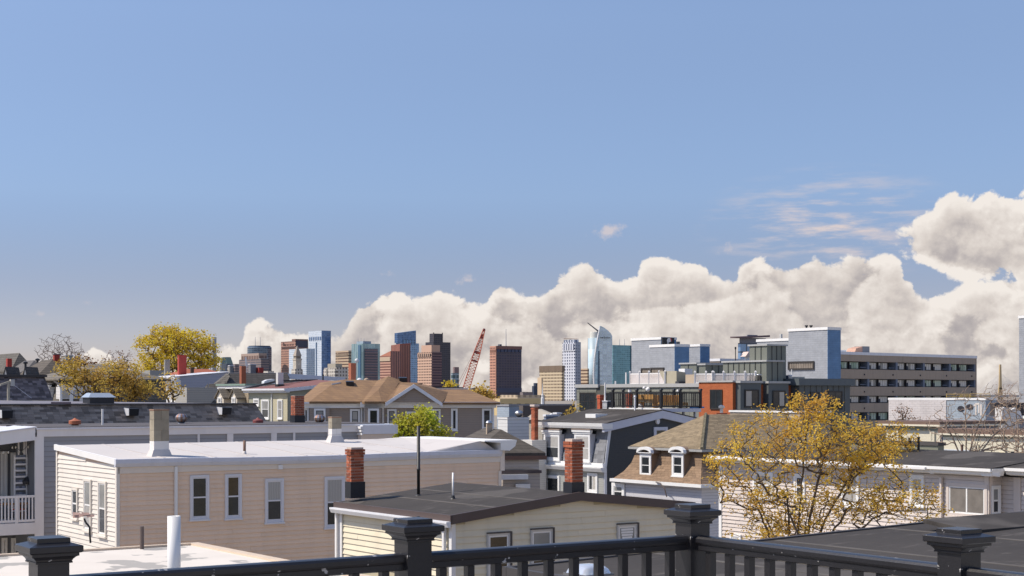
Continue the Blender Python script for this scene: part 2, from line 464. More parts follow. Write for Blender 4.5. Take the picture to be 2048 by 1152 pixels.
def fmap(face, p):
    """face frame (along, outward, up) -> building frame; 'F' wall y=p looking -y, 'L' wall x=p looking -x, 'R' wall x=p looking +x"""
    if face == 'F': return lambda s, n, z: (s, p - n, z)
    if face == 'L': return lambda s, n, z: (p - n, s, z)
    return lambda s, n, z: (p + n, s, z)
def fbox(mb, fm, s0, s1, n0, n1, z0, z1):
    P = [fm(s, n, z) for z in (z0, z1) for s, n in ((s0, n0), (s1, n0), (s1, n1), (s0, n1))]
    return mb.hexa(P[:4], P[4:])
def ring(mb, fm, s0, s1, z0, z1, w, n0, n1, wb=None, wt=None):
    wb = w if wb is None else wb; wt = w if wt is None else wt
    fbox(mb, fm, s0, s0 + w, n0, n1, z0, z1); fbox(mb, fm, s1 - w, s1, n0, n1, z0, z1)
    fbox(mb, fm, s0 + w, s1 - w, n0, n1 - .002, z0, z0 + wb); fbox(mb, fm, s0 + w, s1 - w, n0, n1 - .002, z1 - wt, z1)
    return mb

def clapboards(parent, face, p, s0, s1, z0, z1, expo, mat, ext=None, pieces=3.6, th=.032, name='clapboard', gap=.010):
    fm = fmap(face, p)
    z = z1
    while z > z0:
        zb = max(z - expo, z0)
        a, b = ext((z + zb) / 2) if ext else (s0, s1)
        if b - a > .05:
            cuts = [a]
            x = a + rnd.uniform(.4, 1) * pieces
            while x < b - .5: cuts.append(x); x += rnd.uniform(.6, 1.15) * pieces
            cuts.append(b)
            for i in range(len(cuts) - 1):
                u0, u1 = cuts[i] + (.002 if i else 0), cuts[i + 1] - (.002 if i < len(cuts) - 2 else 0)
                t = th * rnd.uniform(.85, 1.15)
                zg = zb + gap
                P = [(u0, 0, zg), (u1, 0, zg), (u1, t, zg), (u0, t, zg), (u0, 0, z), (u1, 0, z), (u1, .004, z), (u0, .004, z)]
                mb = MB(); mb.hexa([fm(*q) for q in P[:4]], [fm(*q) for q in P[4:]])
                mb.build(name, mat, parent)
        z = zb

def window(parent, face, p, s0, s1, z0, z1, trim, glass, style='double', casing=.09, n0=0.0, sill=True, split=.5, glass2=None, sash=.045, name='window', trim2=None, out=.075):
    """casing ring (the window itself) with panes and sash as sub-parts"""
    fm = fmap(face, p)
    mb = MB(); ring(mb, fm, s0, s1, z0, z1, casing, n0, n0 + out)
    if sill: fbox(mb, fm, s0 - .03, s1 + .03, n0, n0 + out + .035, z0 - .05, z0 + .012)
    w = mb.build(name, trim, parent)
    a, b, c, d = s0 + casing, s1 - casing, z0 + casing, z1 - casing
    sm = MB()
    ring(sm, fm, a, b, c, d, sash, n0, n0 + out - .022)
    cells = []
    if style == 'double':
        zm = c + (d - c) * split
        fbox(sm, fm, a + sash, b - sash, n0, n0 + out - .018, zm - .025, zm + .025)
        cells = [(a + sash, b - sash, c + sash, zm - .025), (a + sash, b - sash, zm + .025, d - sash)]
    elif style == 'pair':
        xm = (a + b) / 2
        fbox(sm, fm, xm - .025, xm + .025, n0, n0 + out - .018, c + sash, d - sash)
        cells = [(a + sash, xm - .025, c + sash, d - sash), (xm + .025, b - sash, c + sash, d - sash)]
    elif style.startswith('grid'):
        nx, nz = int(style[4]), int(style[5])
        for i in range(1, nx):
            x = a + (b - a) * i / nx; fbox(sm, fm, x - .02, x + .02, n0, n0 + out - .018, c + sash, d - sash)
        for j in range(1, nz):
            zz = c + (d - c) * j / nz; fbox(sm, fm, a + sash, b - sash, n0, n0 + out - .020, zz - .02, zz + .02)
        for i in range(nx):
            for j in range(nz):
                cells.append((a + (b - a) * i / nx + .03, a + (b - a) * (i + 1) / nx - .03, c + (d - c) * j / nz + .03, c + (d - c) * (j + 1) / nz - .03))
    else:
        cells = [(a + sash, b - sash, c + sash, d - sash)]
    if style == 'double' and glass2 is None and 'pane_light' in MATS and rnd.random() < .5: glass2 = MATS['pane_light']
    sm.build('sash', trim2 or trim, w)
    for i, (x0, x1, y0, y1) in enumerate(cells):
        g = MB(); fbox(g, fm, x0 - .004, x1 + .004, n0, n0 + .045, y0 - .004, y1 + .004)
        g.build('pane', (glass2 if (glass2 and i % 2) else glass), w)
    return w

UNITBOX = None
def unit_box(mat):
    key = 'unit_' + mat.name
    me = bpy.data.meshes.get(key)
    if me is None:
        me = MB().box(-.5, .5, -.5, .5, -.5, .5).mesh(key, mat)
    return me

def brick_chimney(parent, x0, x1, y0, y1, z0, z1, brick, mortar, bh=.067, corbel=2, flash=None, flash_h=0.0, cap=None, bl=.205):
    """chimney laid brick by brick round a mortar core"""
    ch = MB().box(x0 + .012, x1 - .012, y0 + .012, y1 - .012, z0, z1 - .01).build('chimney', mortar, parent)
    if flash:
        MB().box(x0 - .025, x1 + .025, y0 - .025, y1 + .025, z0 - .1, z0 + flash_h).build('flashing', flash, ch)
    j = .014; wb = .1
    z = z0 + flash_h; k = 0; n = int((z1 - z) / (bh + j)); me = unit_box(brick)
    for k in range(n):
        zc = z + (bh + j) * k + bh / 2 + j / 2
        e = .028 if k >= n - corbel else 0
        X0, X1, Y0, Y1 = x0 - e, x1 + e, y0 - e, y1 + e
        runs = [('x', Y0 + wb / 2, X0, X1 - wb), ('y', X1 - wb / 2, Y0, Y1 - wb), ('x', Y1 - wb / 2, X0 + wb, X1), ('y', X0 + wb / 2, Y0 + wb, Y1)]
        if k % 2: runs = [('x', Y0 + wb / 2, X0 + wb, X1), ('y', X1 - wb / 2, Y0 + wb, Y1), ('x', Y1 - wb / 2, X0, X1 - wb), ('y', X0 + wb / 2, Y0, Y1 - wb)]
        for ax, c, a, b in runs:
            m = max(1, round((b - a) / bl)); L = (b - a) / m
            for i in range(m):
                p = a + L * (i + .5); dj = rnd.uniform(-.002, .002)
                if ax == 'x': link('brick', me, ch, (p, c + dj, zc), 0, (L - j, wb, bh))
                else: link('brick', me, ch, (c + dj, p, zc), 0, (wb, L - j, bh))
    return ch

def shingle_field(parent, quad, tw, th, mat, single=True, skip=None, name='shingle', lift=.012):
    """lay overlapping shingles on a quad (bl, br, tr, tl); skip(u, v) leaves holes. quad edges in metres"""
    bl, br, tr, tl = [Vector(q) for q in quad]
    H = ((tl - bl).length + (tr - br).length) / 2
    nrm = (br - bl).cross(tl - bl).normalized()
    rows = max(1, round(H / th)); big = MB()
    for r in range(rows):
        v0, v1 = r / rows, min(1.0, (r + 1.25) / rows)
        L0, R0 = bl.lerp(tl, v0), br.lerp(tr, v0); L1, R1 = bl.lerp(tl, v1), br.lerp(tr, v1)
        Lw = (R0 - L0).length; x = -rnd.uniform(0, tw)
        while x < Lw:
            a, b = max(0, x), min(Lw, x + tw * rnd.uniform(.9, 1.1)); x = b if b < Lw else Lw
            if b - a < tw * .15: continue
            a_, b_ = (a + .004) / Lw, (b - .004) / Lw
            if skip and skip((a_ + b_) / 2, (v0 + v1) / 2): continue
            hh = lift * rnd.uniform(.8, 1.5)
            P = [L0.lerp(R0, a_), L0.lerp(R0, b_), L1.lerp(R1, b_), L1.lerp(R1, a_)]
            drop = (tl - bl).normalized() * rnd.uniform(-.006, .006)
            top = [P[0] + nrm * hh + drop, P[1] + nrm * hh + drop, P[2] + nrm * .003, P[3] + nrm * .003]
            mb = MB() if single else big
            mb.hexa([tuple(q) for q in P], [tuple(q) for q in top])
            if single: mb.build(name, mat, parent)
    if not single:
        return stuff(big.build(name + '_field', mat, parent))

def sheets(b, name, mat, polys, th=.12, v=None, parent=None):
    """roof planes given by photo points (px, py, metres behind the front wall), each its own solid sheet"""
    out = []
    for P in polys:
        out.append(MB().slab([b.pt(*q) for q in P], th).build(name, mat, parent or b.o))
    return out

def hip_roof(b, x0, x1, y0, y1, ze, zr, mat, ov=.3, th=.14, gable=None):
    """hip or gable roof over a rectangle, one sheet for each slope"""
    x0, x1, y0, y1 = x0 - ov, x1 + ov, y0 - ov, y1 + ov
    w, d = x1 - x0, y1 - y0
    A, B_, C, D = (x0, y0, ze), (x1, y0, ze), (x1, y1, ze), (x0, y1, ze)
    if gable == 'x':      # ridge along x, gable ends left and right
        r0, r1 = (x0, (y0 + y1) / 2, zr), (x1, (y0 + y1) / 2, zr)
    elif gable == 'y':
        r0, r1 = ((x0 + x1) / 2, y0, zr), ((x0 + x1) / 2, y1, zr)
    elif w >= d:
        r0, r1 = (x0 + d / 2, (y0 + y1) / 2, zr), (x1 - d / 2, (y0 + y1) / 2, zr)
    else:
        r0, r1 = ((x0 + x1) / 2, y0 + w / 2, zr), ((x0 + x1) / 2, y1 - w / 2, zr)
    if gable == 'y' or (gable is None and w < d):
        polys = [[A, r0, r1, D], [B_, C, r1, r0]] + ([] if gable else [[A, B_, r0], [C, D, r1]])
    else:
        polys = [[A, B_, r1, r0], [C, D, r0, r1]] + ([] if gable else [[A, r0, D], [B_, C, r1]])
    for P in polys: MB().slab(P, th).build('roof', mat, b.o)

def plain_house(name, label, pc, d, pl, pr, ye, yr, wall, roof, gable=None, ov=.3, g=35.1, trim=None, cat='house', group=None, trim_h=.25):
    b = Bd(name, label, cat, pc, d, g, group)
    T, Wd = b.tl(pl), b.sf(pr); ze = b.z(ye); zr = b.z(yr, Wd / 2, T / 2)
    MB().box(0, Wd, 0, T, 0, ze - .02).build('wall', wall, b.o)
    if gable == 'y': MB().prism([(0, ze - .02), (Wd, ze - .02), (Wd / 2, zr - .12)], 0, T, 'y').build('gable_wall', wall, b.o)
    if gable == 'x': MB().prism([(0, ze - .02), (T, ze - .02), (T / 2, zr - .12)], 0, Wd, 'x').build('gable_wall', wall, b.o)
    hip_roof(b, 0, Wd, 0, T, ze, zr, roof, ov, gable=gable)
    if trim:
        MB().box(-.04, Wd + .04, -.04, T + .04, ze - trim_h - .14, ze - .13).build('eaves_trim', trim, b.o)
    b.T, b.W, b.ze, b.zr = T, Wd, ze, zr
    return b
def flat_block(name, label, pc, d, pl, pr, yt, wall, roof=None, g=35.1, cat='building', group=None, cap=None, cap_h=.25, cap_o=.06):
    b = Bd(name, label, cat, pc, d, g, group)
    T, Wd = b.tl(pl), b.sf(pr); zt = b.z(yt)
    MB().box(0, Wd, 0, T, 0, zt - (cap_h if cap else 0)).build('wall', wall, b.o)
    if cap: MB().box(-cap_o, Wd + cap_o, -cap_o, T + cap_o, zt - cap_h, zt).build('coping', cap, b.o)
    if roof: MB().box(.02, Wd - .02, .02, T - .02, zt - .004, zt + .02).build('roof', roof, b.o)
    b.T, b.W, b.zt = T, Wd, zt
    return b
def wins(b, face, plane, rects, trim, glass, **kw):
    for px0, px1, py0, py1 in rects:
        if face == 'F':
            s0, s1 = b.sf(px0, plane), b.sf(px1, plane); m = (s0 + s1) / 2; z0, z1 = b.z(py1, m, plane), b.z(py0, m, plane)
        else:
            s1, s0 = b.tl(px0, plane), b.tl(px1, plane); m = (s0 + s1) / 2; z0, z1 = b.z(py1, plane, m), b.z(py0, plane, m)
        window(b.o, face, plane, s0, s1, z0, z1, trim, glass, **kw)
def stack(name, label, px0, pxc, px1, ytop, ybase, d, mat, g=35.1, cat='chimney', cap=None, group=None, part_of=None):
    """plain shaft standing on its own (or as part of a building frame)"""
    b = Bd(name, label, cat, pxc, d, g, group)
    T, Wd = b.tl(px0), b.sf(px1); z0, z1 = b.z(ybase), b.z(ytop)
    b.o.location.z = z0
    h = z1 - z0
    MB().box(0, Wd, 0, T, -.3, h).build('shaft', mat, b.o)
    if cap: MB().box(-.05, Wd + .05, -.05, T + .05, h, h + .06).build('cap', cap, b.o)
    b.T, b.W, b.h = T, Wd, h
    return b
def turbine_vent(px, ytop, ybase, d, label, mat, group=None):
    w = W(px, ybase, d); h = (ybase - ytop) * d / F; r = h * .46
    t = empty('turbine_vent', w, 0, label, 'roof vent', group)
    MB().lathe([(r * .55, -.12), (r * .55, h * .28)], (0, 0, 0), 14).build('neck', STEEL, t, True)
    n = 16
    for i in range(n):
        a = 2 * math.pi * i / n; vs = []
        for k in range(7):
            ph = -math.pi / 2 * .75 + math.pi * .86 * k / 6; rr = r * math.cos(ph) * 1.02 + .01; zz = h * .62 + h * .36 * math.sin(ph)
            for da, dr in ((0, 0), (.52, -.02)):
                vs.append((rr * math.cos(a + da) * (1 + dr), rr * math.sin(a + da) * (1 + dr), zz))
        MB().add(vs, [(2 * k, 2 * k + 1, 2 * k + 3, 2 * k + 2) for k in range(6)]).build('vane', STEEL if i % 2 else mat, t)
    MB().lathe([(r * .6, h * .27), (r * .5, h * .5), (r * .3, h * .9), (r * .35, h * .97), (.02, h)], (0, 0, 0), 14).build('hub', FLASH, t)
    return t
def mushroom_vent(px, ytop, ybase, wpx, d, label, mat):
    w = W(px, ybase, d); h = (ybase - ytop) * d / F; r = wpx * d / F / 2
    t = empty('mushroom_vent', w, 0, label, 'roof vent')
    MB().lathe([(r * .6, -.1), (r * .6, h * .3)], (0, 0, 0), 16).build('neck', FLASH, t)
    MB().lathe([(r * .96, h * .25), (r, h * .30), (r, h * .66), (r * .96, h * .7), (r * .5, h * .8), (r * .28, h * .9), (r * .1, h)], (0, 0, 0), 18).build('cap', mat, t)
    return t
def dormer(parent, face, p, s0, s1, z0, z1, depth, trim, glass, side, roofm, n=.12, head=.16, style='double', curved=False):
    """dormer window standing out from a steep roof; p = wall plane of the dormer front"""
    fm = fmap(face, p)
    mb = MB(); fbox(mb, fm, s0 + .02, s1 - .02, -depth, -.01, z0, z1 + .02); dm = mb.build('dormer', side, parent)
    w = window(dm, face, p, s0, s1, z0, z1, trim, glass, style, casing=.13, sill=True, out=.06)
    mb = MB(); fbox(mb, fm, s0 - .10, s1 + .10, -.05, .10, z1 + .02, z1 + .02 + head * .45); mb.build('dormer_trim', trim, dm)
    mb = MB(); fbox(mb, fm, s0 - .14, s1 + .14, -.05, .16, z1 + .022 + head * .45, z1 + head); mb.build('dormer_trim', trim, dm)
    if curved:
        N = 8; cs = (s0 + s1) / 2; hw = (s1 - s0) / 2 + .15
        up = [(cs + hw * math.cos(math.pi - math.pi * i / N), z1 + head + .30 * math.sin(math.pi * i / N) ** .8) for i in range(N + 1)]
        lo = [(cs + hw * .8 * math.cos(math.pi - math.pi * i / N), z1 + head - .02 + .17 * math.sin(math.pi * i / N)) for i in range(N + 1)]
        mb = MB()
        for i in range(N):
            q = [lo[i], lo[i + 1], up[i + 1], up[i]]
            mb.hexa([fm(s, -.04, z) for s, z in q], [fm(s, .17, z) for s, z in q])
        mb.build('arched_hood', trim, dm)
        mb = MB()
        for i in range(N):
            q = [(up[i][0], up[i][1] - .05), (up[i + 1][0], up[i + 1][1] - .05), up[i + 1], up[i]]
            mb.hexa([fm(s, -depth, z) for s, z in q], [fm(s, -.045, z) for s, z in q])
        mb.build('dormer_roof', roofm, dm)
    else:
        P = [(s0 - .16, .18, z1 + head), (s1 + .16, .18, z1 + head), (s1 + .16, -depth, z1 + head + .22), (s0 - .16, -depth, z1 + head + .22)]
        MB().hexa([fm(*q) for q in P], [fm(s, n_, z + .05) for s, n_, z in P]).build('dormer_roof', roofm, dm)
    return dm

# ------------------------------------------------------------------ ground
gm = M('ground_yards', (.27, .24, .20), .95, .3, .05)
MB().box(-30000, 30000, -3000, 40000, -1, 0).build('ground', gm); structure(bpy.data.objects['ground'])

# shared materials
WHITE = M('white_paint', (.80, .80, .79), .5, .05, 1.5, streak=.12)
WHITE2 = M('white_vinyl', (.78, .77, .76), .4, .04, 2)
GUTTER = M('gutter_white', (.74, .75, .78), .45, .05, 1.2, streak=.2)
MEMB = M('white_membrane', (.565, .53, .505), .75, .10, .35, spots=((.50, .465, .44), .55, .60))
def bitumen(name):
    m, nt, b = new_mat(name); co = _objco(nt)
    base = _mix(nt, _noise(nt, co, .45, 5), (.034, .030, .027), (.078, .069, .062))
    pat = _ramp(nt, _noise(nt, co, .33, 3), .56, .60)
    base = _mix(nt, _math(nt, 'MULTIPLY', pat, .75), base, (.105, .095, .086))
    dust = _ramp(nt, _noise(nt, _map(nt, co, (.9, 3.2, 1)), 1.3, 6, .65), .56, .76)
    base = _mix(nt, _math(nt, 'MULTIPLY', dust, .55), base, (.19, .17, .155))
    nt.links.new(base, b.inputs['Base Color']); b.inputs['Roughness'].default_value = .82; b.inputs['Specular IOR Level'].default_value = .22
    _bump(nt, b, _noise(nt, co, 5, 5), .35, .03)
    return m
BLKROOF = bitumen('black_membrane')
GLASS = glassm('pane_dark', (.022, .026, .03), curtain=.18)
GLASS_B = glassm('pane_blind', (.05, .055, .06), curtain=.55, cc=(.45, .44, .42))
GLASS_L = glassm('pane_light', (.22, .225, .22), pat=1.2, rough=.12, curtain=.5, cc=(.5, .49, .46))
GLASS_W = glassm('pane_warm', (.05, .035, .02), pat=5)
RAILM = M('black_composite', (.017, .0165, .019), .32, .4, 5, bump=.05, spots=((.42, .41, .40), 24, .68), fine=90, spec=.6)
BRICK = M('red_brick', (.34, .095, .045), .9, .3, 20, rand=.38, bump=.3)
BRICK_D = M('dark_brick', (.30, .10, .055), .9, .3, 20, rand=.4, bump=.3)
MORTAR = M('mortar', (.55, .47, .40), .95, .1, 8)
FLASH = M('black_flashing', (.014, .016, .022), .45, .3, 4)
LEADG = M('lead_flashing', (.16, .16, .17), .5, .2, 4)
PIPEW = M('white_pipe', (.80, .79, .77), .35, .04, 2)
PIPEB = M('black_pipe', (.02, .02, .022), .5, .2, 5)
STEEL = M('galvanised_steel', (.55, .55, .56), .32, .15, 6, metal=.9)

# ------------------------------------------------------------------ own roof deck and railing
def sq(mb, prof, cx, cy, rot):
    """square-section turned profile (half width, z)"""
    return mb.lathe([(h * math.sqrt(2), z) for h, z in prof], (cx, cy, 0), 4, rot + math.pi / 4)

def deck():
    g = R(33.5); ca, sa = math.cos(g), math.sin(g)
    corner = Vector((361 / F * 6.8, 6.8, 0))
    DZ = ZC - 1.69
    o = empty('deck_building', (0, 0, 0), 0, 'dark flat roof under the black deck railing', 'building')
    b = MB()
    cx, cy = corner.x, corner.y
    P = lambda u, v: (cx + ca * u - sa * v, cy + sa * u + ca * v)
    base = [P(-10, 9.0), P(-10, -14), P(6.0, -14), P(6.0, .3), P(.9, .3), P(.9, 9.0)]
    b.hexa([(x, y, 0) for x, y in base], [(x, y, DZ - .22) for x, y in base])
    b.build('wall', M('deck_wall', (.3, .3, .3)), o)
    for i in range(64):
        u1 = .12 - i * .145
        MB().hexa([(*P(u1, .12), DZ - .03), (*P(u1 - .14, .12), DZ - .03), (*P(u1 - .14, -9), DZ - .03), (*P(u1, -9), DZ - .03)],
                  [(*P(u1, .12), DZ), (*P(u1 - .14, .12), DZ), (*P(u1 - .14, -9), DZ), (*P(u1, -9), DZ)]).build('deck_board', M('deck_plank', (.33, .30, .27), .7, .2, 2, rand=.1), o)
    r = empty('deck_railing', (cx, cy, DZ), g, 'black deck railing with capped posts in the foreground', 'railing')
    top = ZC - .485 - DZ
    def post(u, v):
        prof = [(.0537, 0), (.0537, top - .086), (.0625, top - .0855), (.0625, top - .0805), (.0605, top - .079), (.064, top - .072), (.072, top - .064), (.080, top - .0605), (.080, top - .051), (.0865, top - .0495), (.0905, top - .046), (.0905, top - .0275), (.0895, top - .026)]
        me = bpy.data.meshes.get('post_mesh')
        if me is None:
            me = sq(MB(), [(.0537, 0), (.0537, top - .06)], 0, 0, 0).mesh('post_mesh', RAILM)
            cp = sq(MB(), [(.0537 + .001, top - .087)] + prof[2:] + [(.0575, top - .0165), (.0565, top - .0155), (.0565, top - .002), (.0545, top)], 0, 0, 0).mesh('post_cap_mesh', RAILM)
        cp = bpy.data.meshes['post_cap_mesh']
        p = link('post', me, r, (u, v, 0)); link('post_cap', cp, p); return p
    step = 1.43
    us = [0, -step, -2 * step, -3 * step]
    for u in us: post(u, 0)
    post(0, -1.49); post(0, -2 * 1.49)
    rt = top - .135                                     # top of hand rail
    prof = [(-.018, rt - .066), (-.026, rt - .062), (-.026, rt - .040), (-.031, rt - .036), (-.036, rt - .028), (-.036, rt - .012), (-.028, rt - .003), (-.012, rt), (.012, rt), (.028, rt - .003), (.036, rt - .012), (.036, rt - .028), (.031, rt - .036), (.026, rt - .040), (.026, rt - .062), (.018, rt - .066)]
    low = [(-.022, .08), (.022, .08), (.022, .135), (-.022, .135)]
    for i in range(3):
        MB().prism([(p, q) for p, q in prof], us[i + 1] + .05, us[i] - .05, 'x').build('hand_rail', RAILM, r)
        MB().prism(low, us[i + 1] + .05, us[i] - .05, 'x').build('bottom_rail', RAILM, r)
    for i in range(2):
        MB().prism(prof, -1.49 * (i + 1) + .05, -1.49 * i - .05, 'y').build('hand_rail', RAILM, r)
        MB().prism(low, -1.49 * (i + 1) + .05, -1.49 * i - .05, 'y').build('bottom_rail', RAILM, r)
    bm = MB().box(-.016, .016, -.016, .016, .1, rt - .05).mesh('baluster_mesh', RAILM)
    for i in range(3):
        n = 11
        for k in range(1, n):
            link('baluster', bm, r, (us[i] - step * k / n, 0, 0))
    for i in range(2):
        n = 12
        for k in range(1, n): link('baluster', bm, r, (0, -1.49 * (i + k / n), 0))
deck()

# plastic vent pipe on the own roof, left
p = W(348, 1032, 13.6)
mb = MB().lathe([(.058, 0), (.058, .85), (.050, .85), (.050, .80)], (0, 0, 0), 20)
tag(mb.build('vent_pipe', PIPEW, None, True), 'thick white plastic vent pipe standing behind the left railing', 'pipe').location = (p.x, p.y, p.z - .85)
MB().box(-.3, .3, -.3, .3, -.9, .0)

# ------------------------------------------------------------------ dark roof next door with the skylight dome
def dark_roof():
    g = R(33.5); b = Bd('low_flat_building', 'low dark flat roofed building just behind the corner railing post', 'building', 1026, 18.5, 36)
    o = b.o
    L = 26.0
    z0 = ZC - 2.1; z1 = z0 + .55
    pts = [(0, 0), (L, 0), (L, -14), (-.2, -14)]
    zt = lambda x: z0 + .021 * x
    MB().hexa([(x, y, 0) for x, y in pts], [(x, y, zt(x) - .16) for x, y in pts]).build('wall', M('beige_stucco', (.55, .48, .38), .8), o)
    MB().slab([(-.06, .06, zt(0)), (L, .06, zt(L)), (L, -14, zt(L)), (-.26, -14, zt(0))], .15).build('roof', BLKROOF, o)
    MB().hexa([(-.09, .02, zt(0) - .2), (L, .02, zt(L) - .2), (L, .10, zt(L) - .2), (-.09, .10, zt(0) - .2)], [(-.09, .02, zt(0) + .02), (L, .02, zt(L) + .02), (L, .10, zt(L) + .02), (-.09, .10, zt(0) + .02)]).build('roof_edge', M('dark_edge', (.06, .055, .055), .6), o)
    MB().hexa([(-.10, .0, zt(0) - .2), (-.02, .0, zt(0) - .2), (-.22, -14, zt(0) - .2), (-.30, -14, zt(0) - .2)], [(-.10, .0, zt(0) + .02), (-.02, .0, zt(0) + .02), (-.22, -14, zt(0) + .02), (-.30, -14, zt(0) + .02)]).build('roof_edge', MATS['dark_edge'], o)
    # membrane laps
    for x in (2.2, 4.4, 6.7, 8.9, 11.2, 13.4, 15.7, 18):
        MB().hexa([(x, -.05, zt(x) - .01), (x + .10, -.05, zt(x) - .01), (x + .10, -13.9, zt(x) - .01), (x, -13.9, zt(x) - .01)], [(x, -.05, zt(x) + .006), (x + .10, -.05, zt(x) + .008), (x + .10, -13.9, zt(x) + .008), (x, -13.9, zt(x) + .006)]).build('membrane_lap', M('lap', (.11, .10, .09), .8, .5, 1.2, spec=.2), o)
    # skylight dome
    w = W(1177, 1139, 17.8)
    sk = empty('skylight_dome', (w.x, w.y, zt(.3) + 0.0), R(36), 'clear bubble skylight dome seen through the corner railing balusters', 'skylight')
    MB().box(-.21, .21, -.21, .21, -.05, .025).build('curb', M('skylight_curb', (.30, .30, .31), .4, metal=.6), sk)
    gl, nt, bs = new_mat('acrylic_dome')
    bs.inputs['Base Color'].default_value = (.72, .74, .76, 1); bs.inputs['Roughness'].default_value = .08; bs.inputs['Transmission Weight'].default_value = .55; bs.inputs['IOR'].default_value = 1.3
    dm = MB(); n = 12
    vs = [[None] * (n + 1) for _ in range(n + 1)]
    pts, fs = [], []
    for i in range(n + 1):
        for j in range(n + 1):
            u, v = -1 + 2 * i / n, -1 + 2 * j / n
            h = .30 * max(0, (1 - u ** 4)) ** .6 * max(0, (1 - v ** 4)) ** .6
            pts.append((u * .20, v * .20, .025 + h * .34))
    for i in range(n):
        for j in range(n):
            a = i * (n + 1) + j; fs.append((a, a + 1, a + n + 2, a + n + 1))
    dm.add(pts, fs); dm.build('dome', gl, sk, True)
dark_roof()

def raised_hatch():
    # raised dark roof strip at the right edge
    b = Bd('raised_roof_strip', 'raised dark membrane covered roof strip behind the rightmost post', 'roof', 1946, 21.5, 36)
    t0 = b.z(1061); L = 6.0
    MB().hexa([(.1, .12, t0 - .6), (L, .12, t0 - .6), (L, .6, t0 - .6), (.1, .6, t0 - .6)], [(.1, .12, t0 - .05), (L, .12, t0 - .05), (L, .6, t0 + .06), (.1, .6, t0 + .06)]).build('curb', M('dark_metal_curb', (.035, .035, .04), .5), b.o)
    MB().slab([(-.15, .75, t0 + .12), (0, 0, t0), (L, 0, t0), (L, .75, t0 + .12)], .06).build('roof', BLKROOF, b.o)
    MB().box(.62, 1.4, .02, .5, t0 - .45, t0 - .061).build('bracket', M('dark_metal_curb', (.035, .035, .04)), b.o)
raised_hatch()

# ------------------------------------------------------------------ tan patched roof, lower left
def tan_roof():
    b = Bd('low_tan_building', 'low building with a pale patched flat roof at lower left', 'building', 390, 38, 35.1)
    zt = b.z(1090)
    m, nt, bs = new_mat('patched_roof')
    co = _objco(nt)
    n1 = _noise(nt, co, .8, 5)
    base = _mix(nt, n1, (.60, .545, .48), (.74, .69, .62))
    st = nt.nodes.new('ShaderNodeTexNoise'); nt.links.new(_map(nt, co, (1.1, .8, 1)), st.inputs['Vector']); st.inputs['Scale'].default_value = .9; st.inputs['Detail'].default_value = 3
    pat = _ramp(nt, st.outputs['Fac'], .565, .60)
    base = _mix(nt, pat, base, (.37, .35, .32))
    nt.links.new(base, bs.inputs['Base Color']); bs.inputs['Roughness'].default_value = .85
    w, dp = 22.0, 12.0
    MB().box(-w, 0, -dp, 0, 0, zt - .2).build('wall', M('tan_wall', (.55, .47, .38)), b.o)
    MB().box(-w, .1, -dp, .1, zt - .2, zt).build('roof', m, b.o)
    for i, (x0, x1, y0, y1) in enumerate([(-.12, .14, -dp, .14), (-w, -.12, -.02, .14)]):
        MB().box(x0, x1, y0, y1, zt - .22, zt + .05 + i * .003).build('roof_edge', M('tan_edge', (.62, .50, .38), .7, .15, 2), b.o)
    # low strip of paler sheets at the far left
    for k in range(5):
        MB().box(-w + .1, -10.4, -1.2 - k * 1.15, -.15 - k * 1.15, zt + .004, zt + .024 + .004 * (k % 2)).build('roof_sheet', M('pale_sheet', (.66, .62, .56), .8, .1, 2, rand=.06), b.o)
    p = W(284, 1072, 37.0)
    tag(MB().lathe([(.05, 0), (.05, .55)], (0, 0, 0), 12).build('stub_pipe', M('brown_pipe', (.12, .09, .08), .6), None), 'short dark stub pipe on the pale patched roof', 'pipe').location = (p.x, p.y, zt)
    # loose conduit with torn flashing tape
    q = W(181, 1091, 38.5); mb = MB()
    pts = [(0, 0, 0), (-.02, 0, .25), (-.02, 0, .4), (-.12, 0, .52), (-.16, 0, .62)]
    for a, c in zip(pts, pts[1:]): mb.tube(a, c, .025, n=8)
    o = mb.build('bent_mast', PIPEB, None); o.location = (q.x, q.y, zt)
    tag(o, 'bent black service mast in front of the cream clapboard wall', 'mast')
    for k in range(7):
        x, zz = -.16 + rnd.uniform(-.32, .1), .6 + rnd.uniform(-.02, .12)
        MB().hexa([(x, 0, zz), (x + .18, .03, zz + .02), (x + .17, .05, zz + .05), (x - .02, .03, zz + .06)], [(x, .01, zz + .02), (x + .18, .04, zz + .04), (x + .17, .06, zz + .07), (x - .02, .04, zz + .08)]).build('torn_strip', M('torn_strip', (.45, .30, .25), .8, .3, 5, rand=.4), o)
tan_roof()

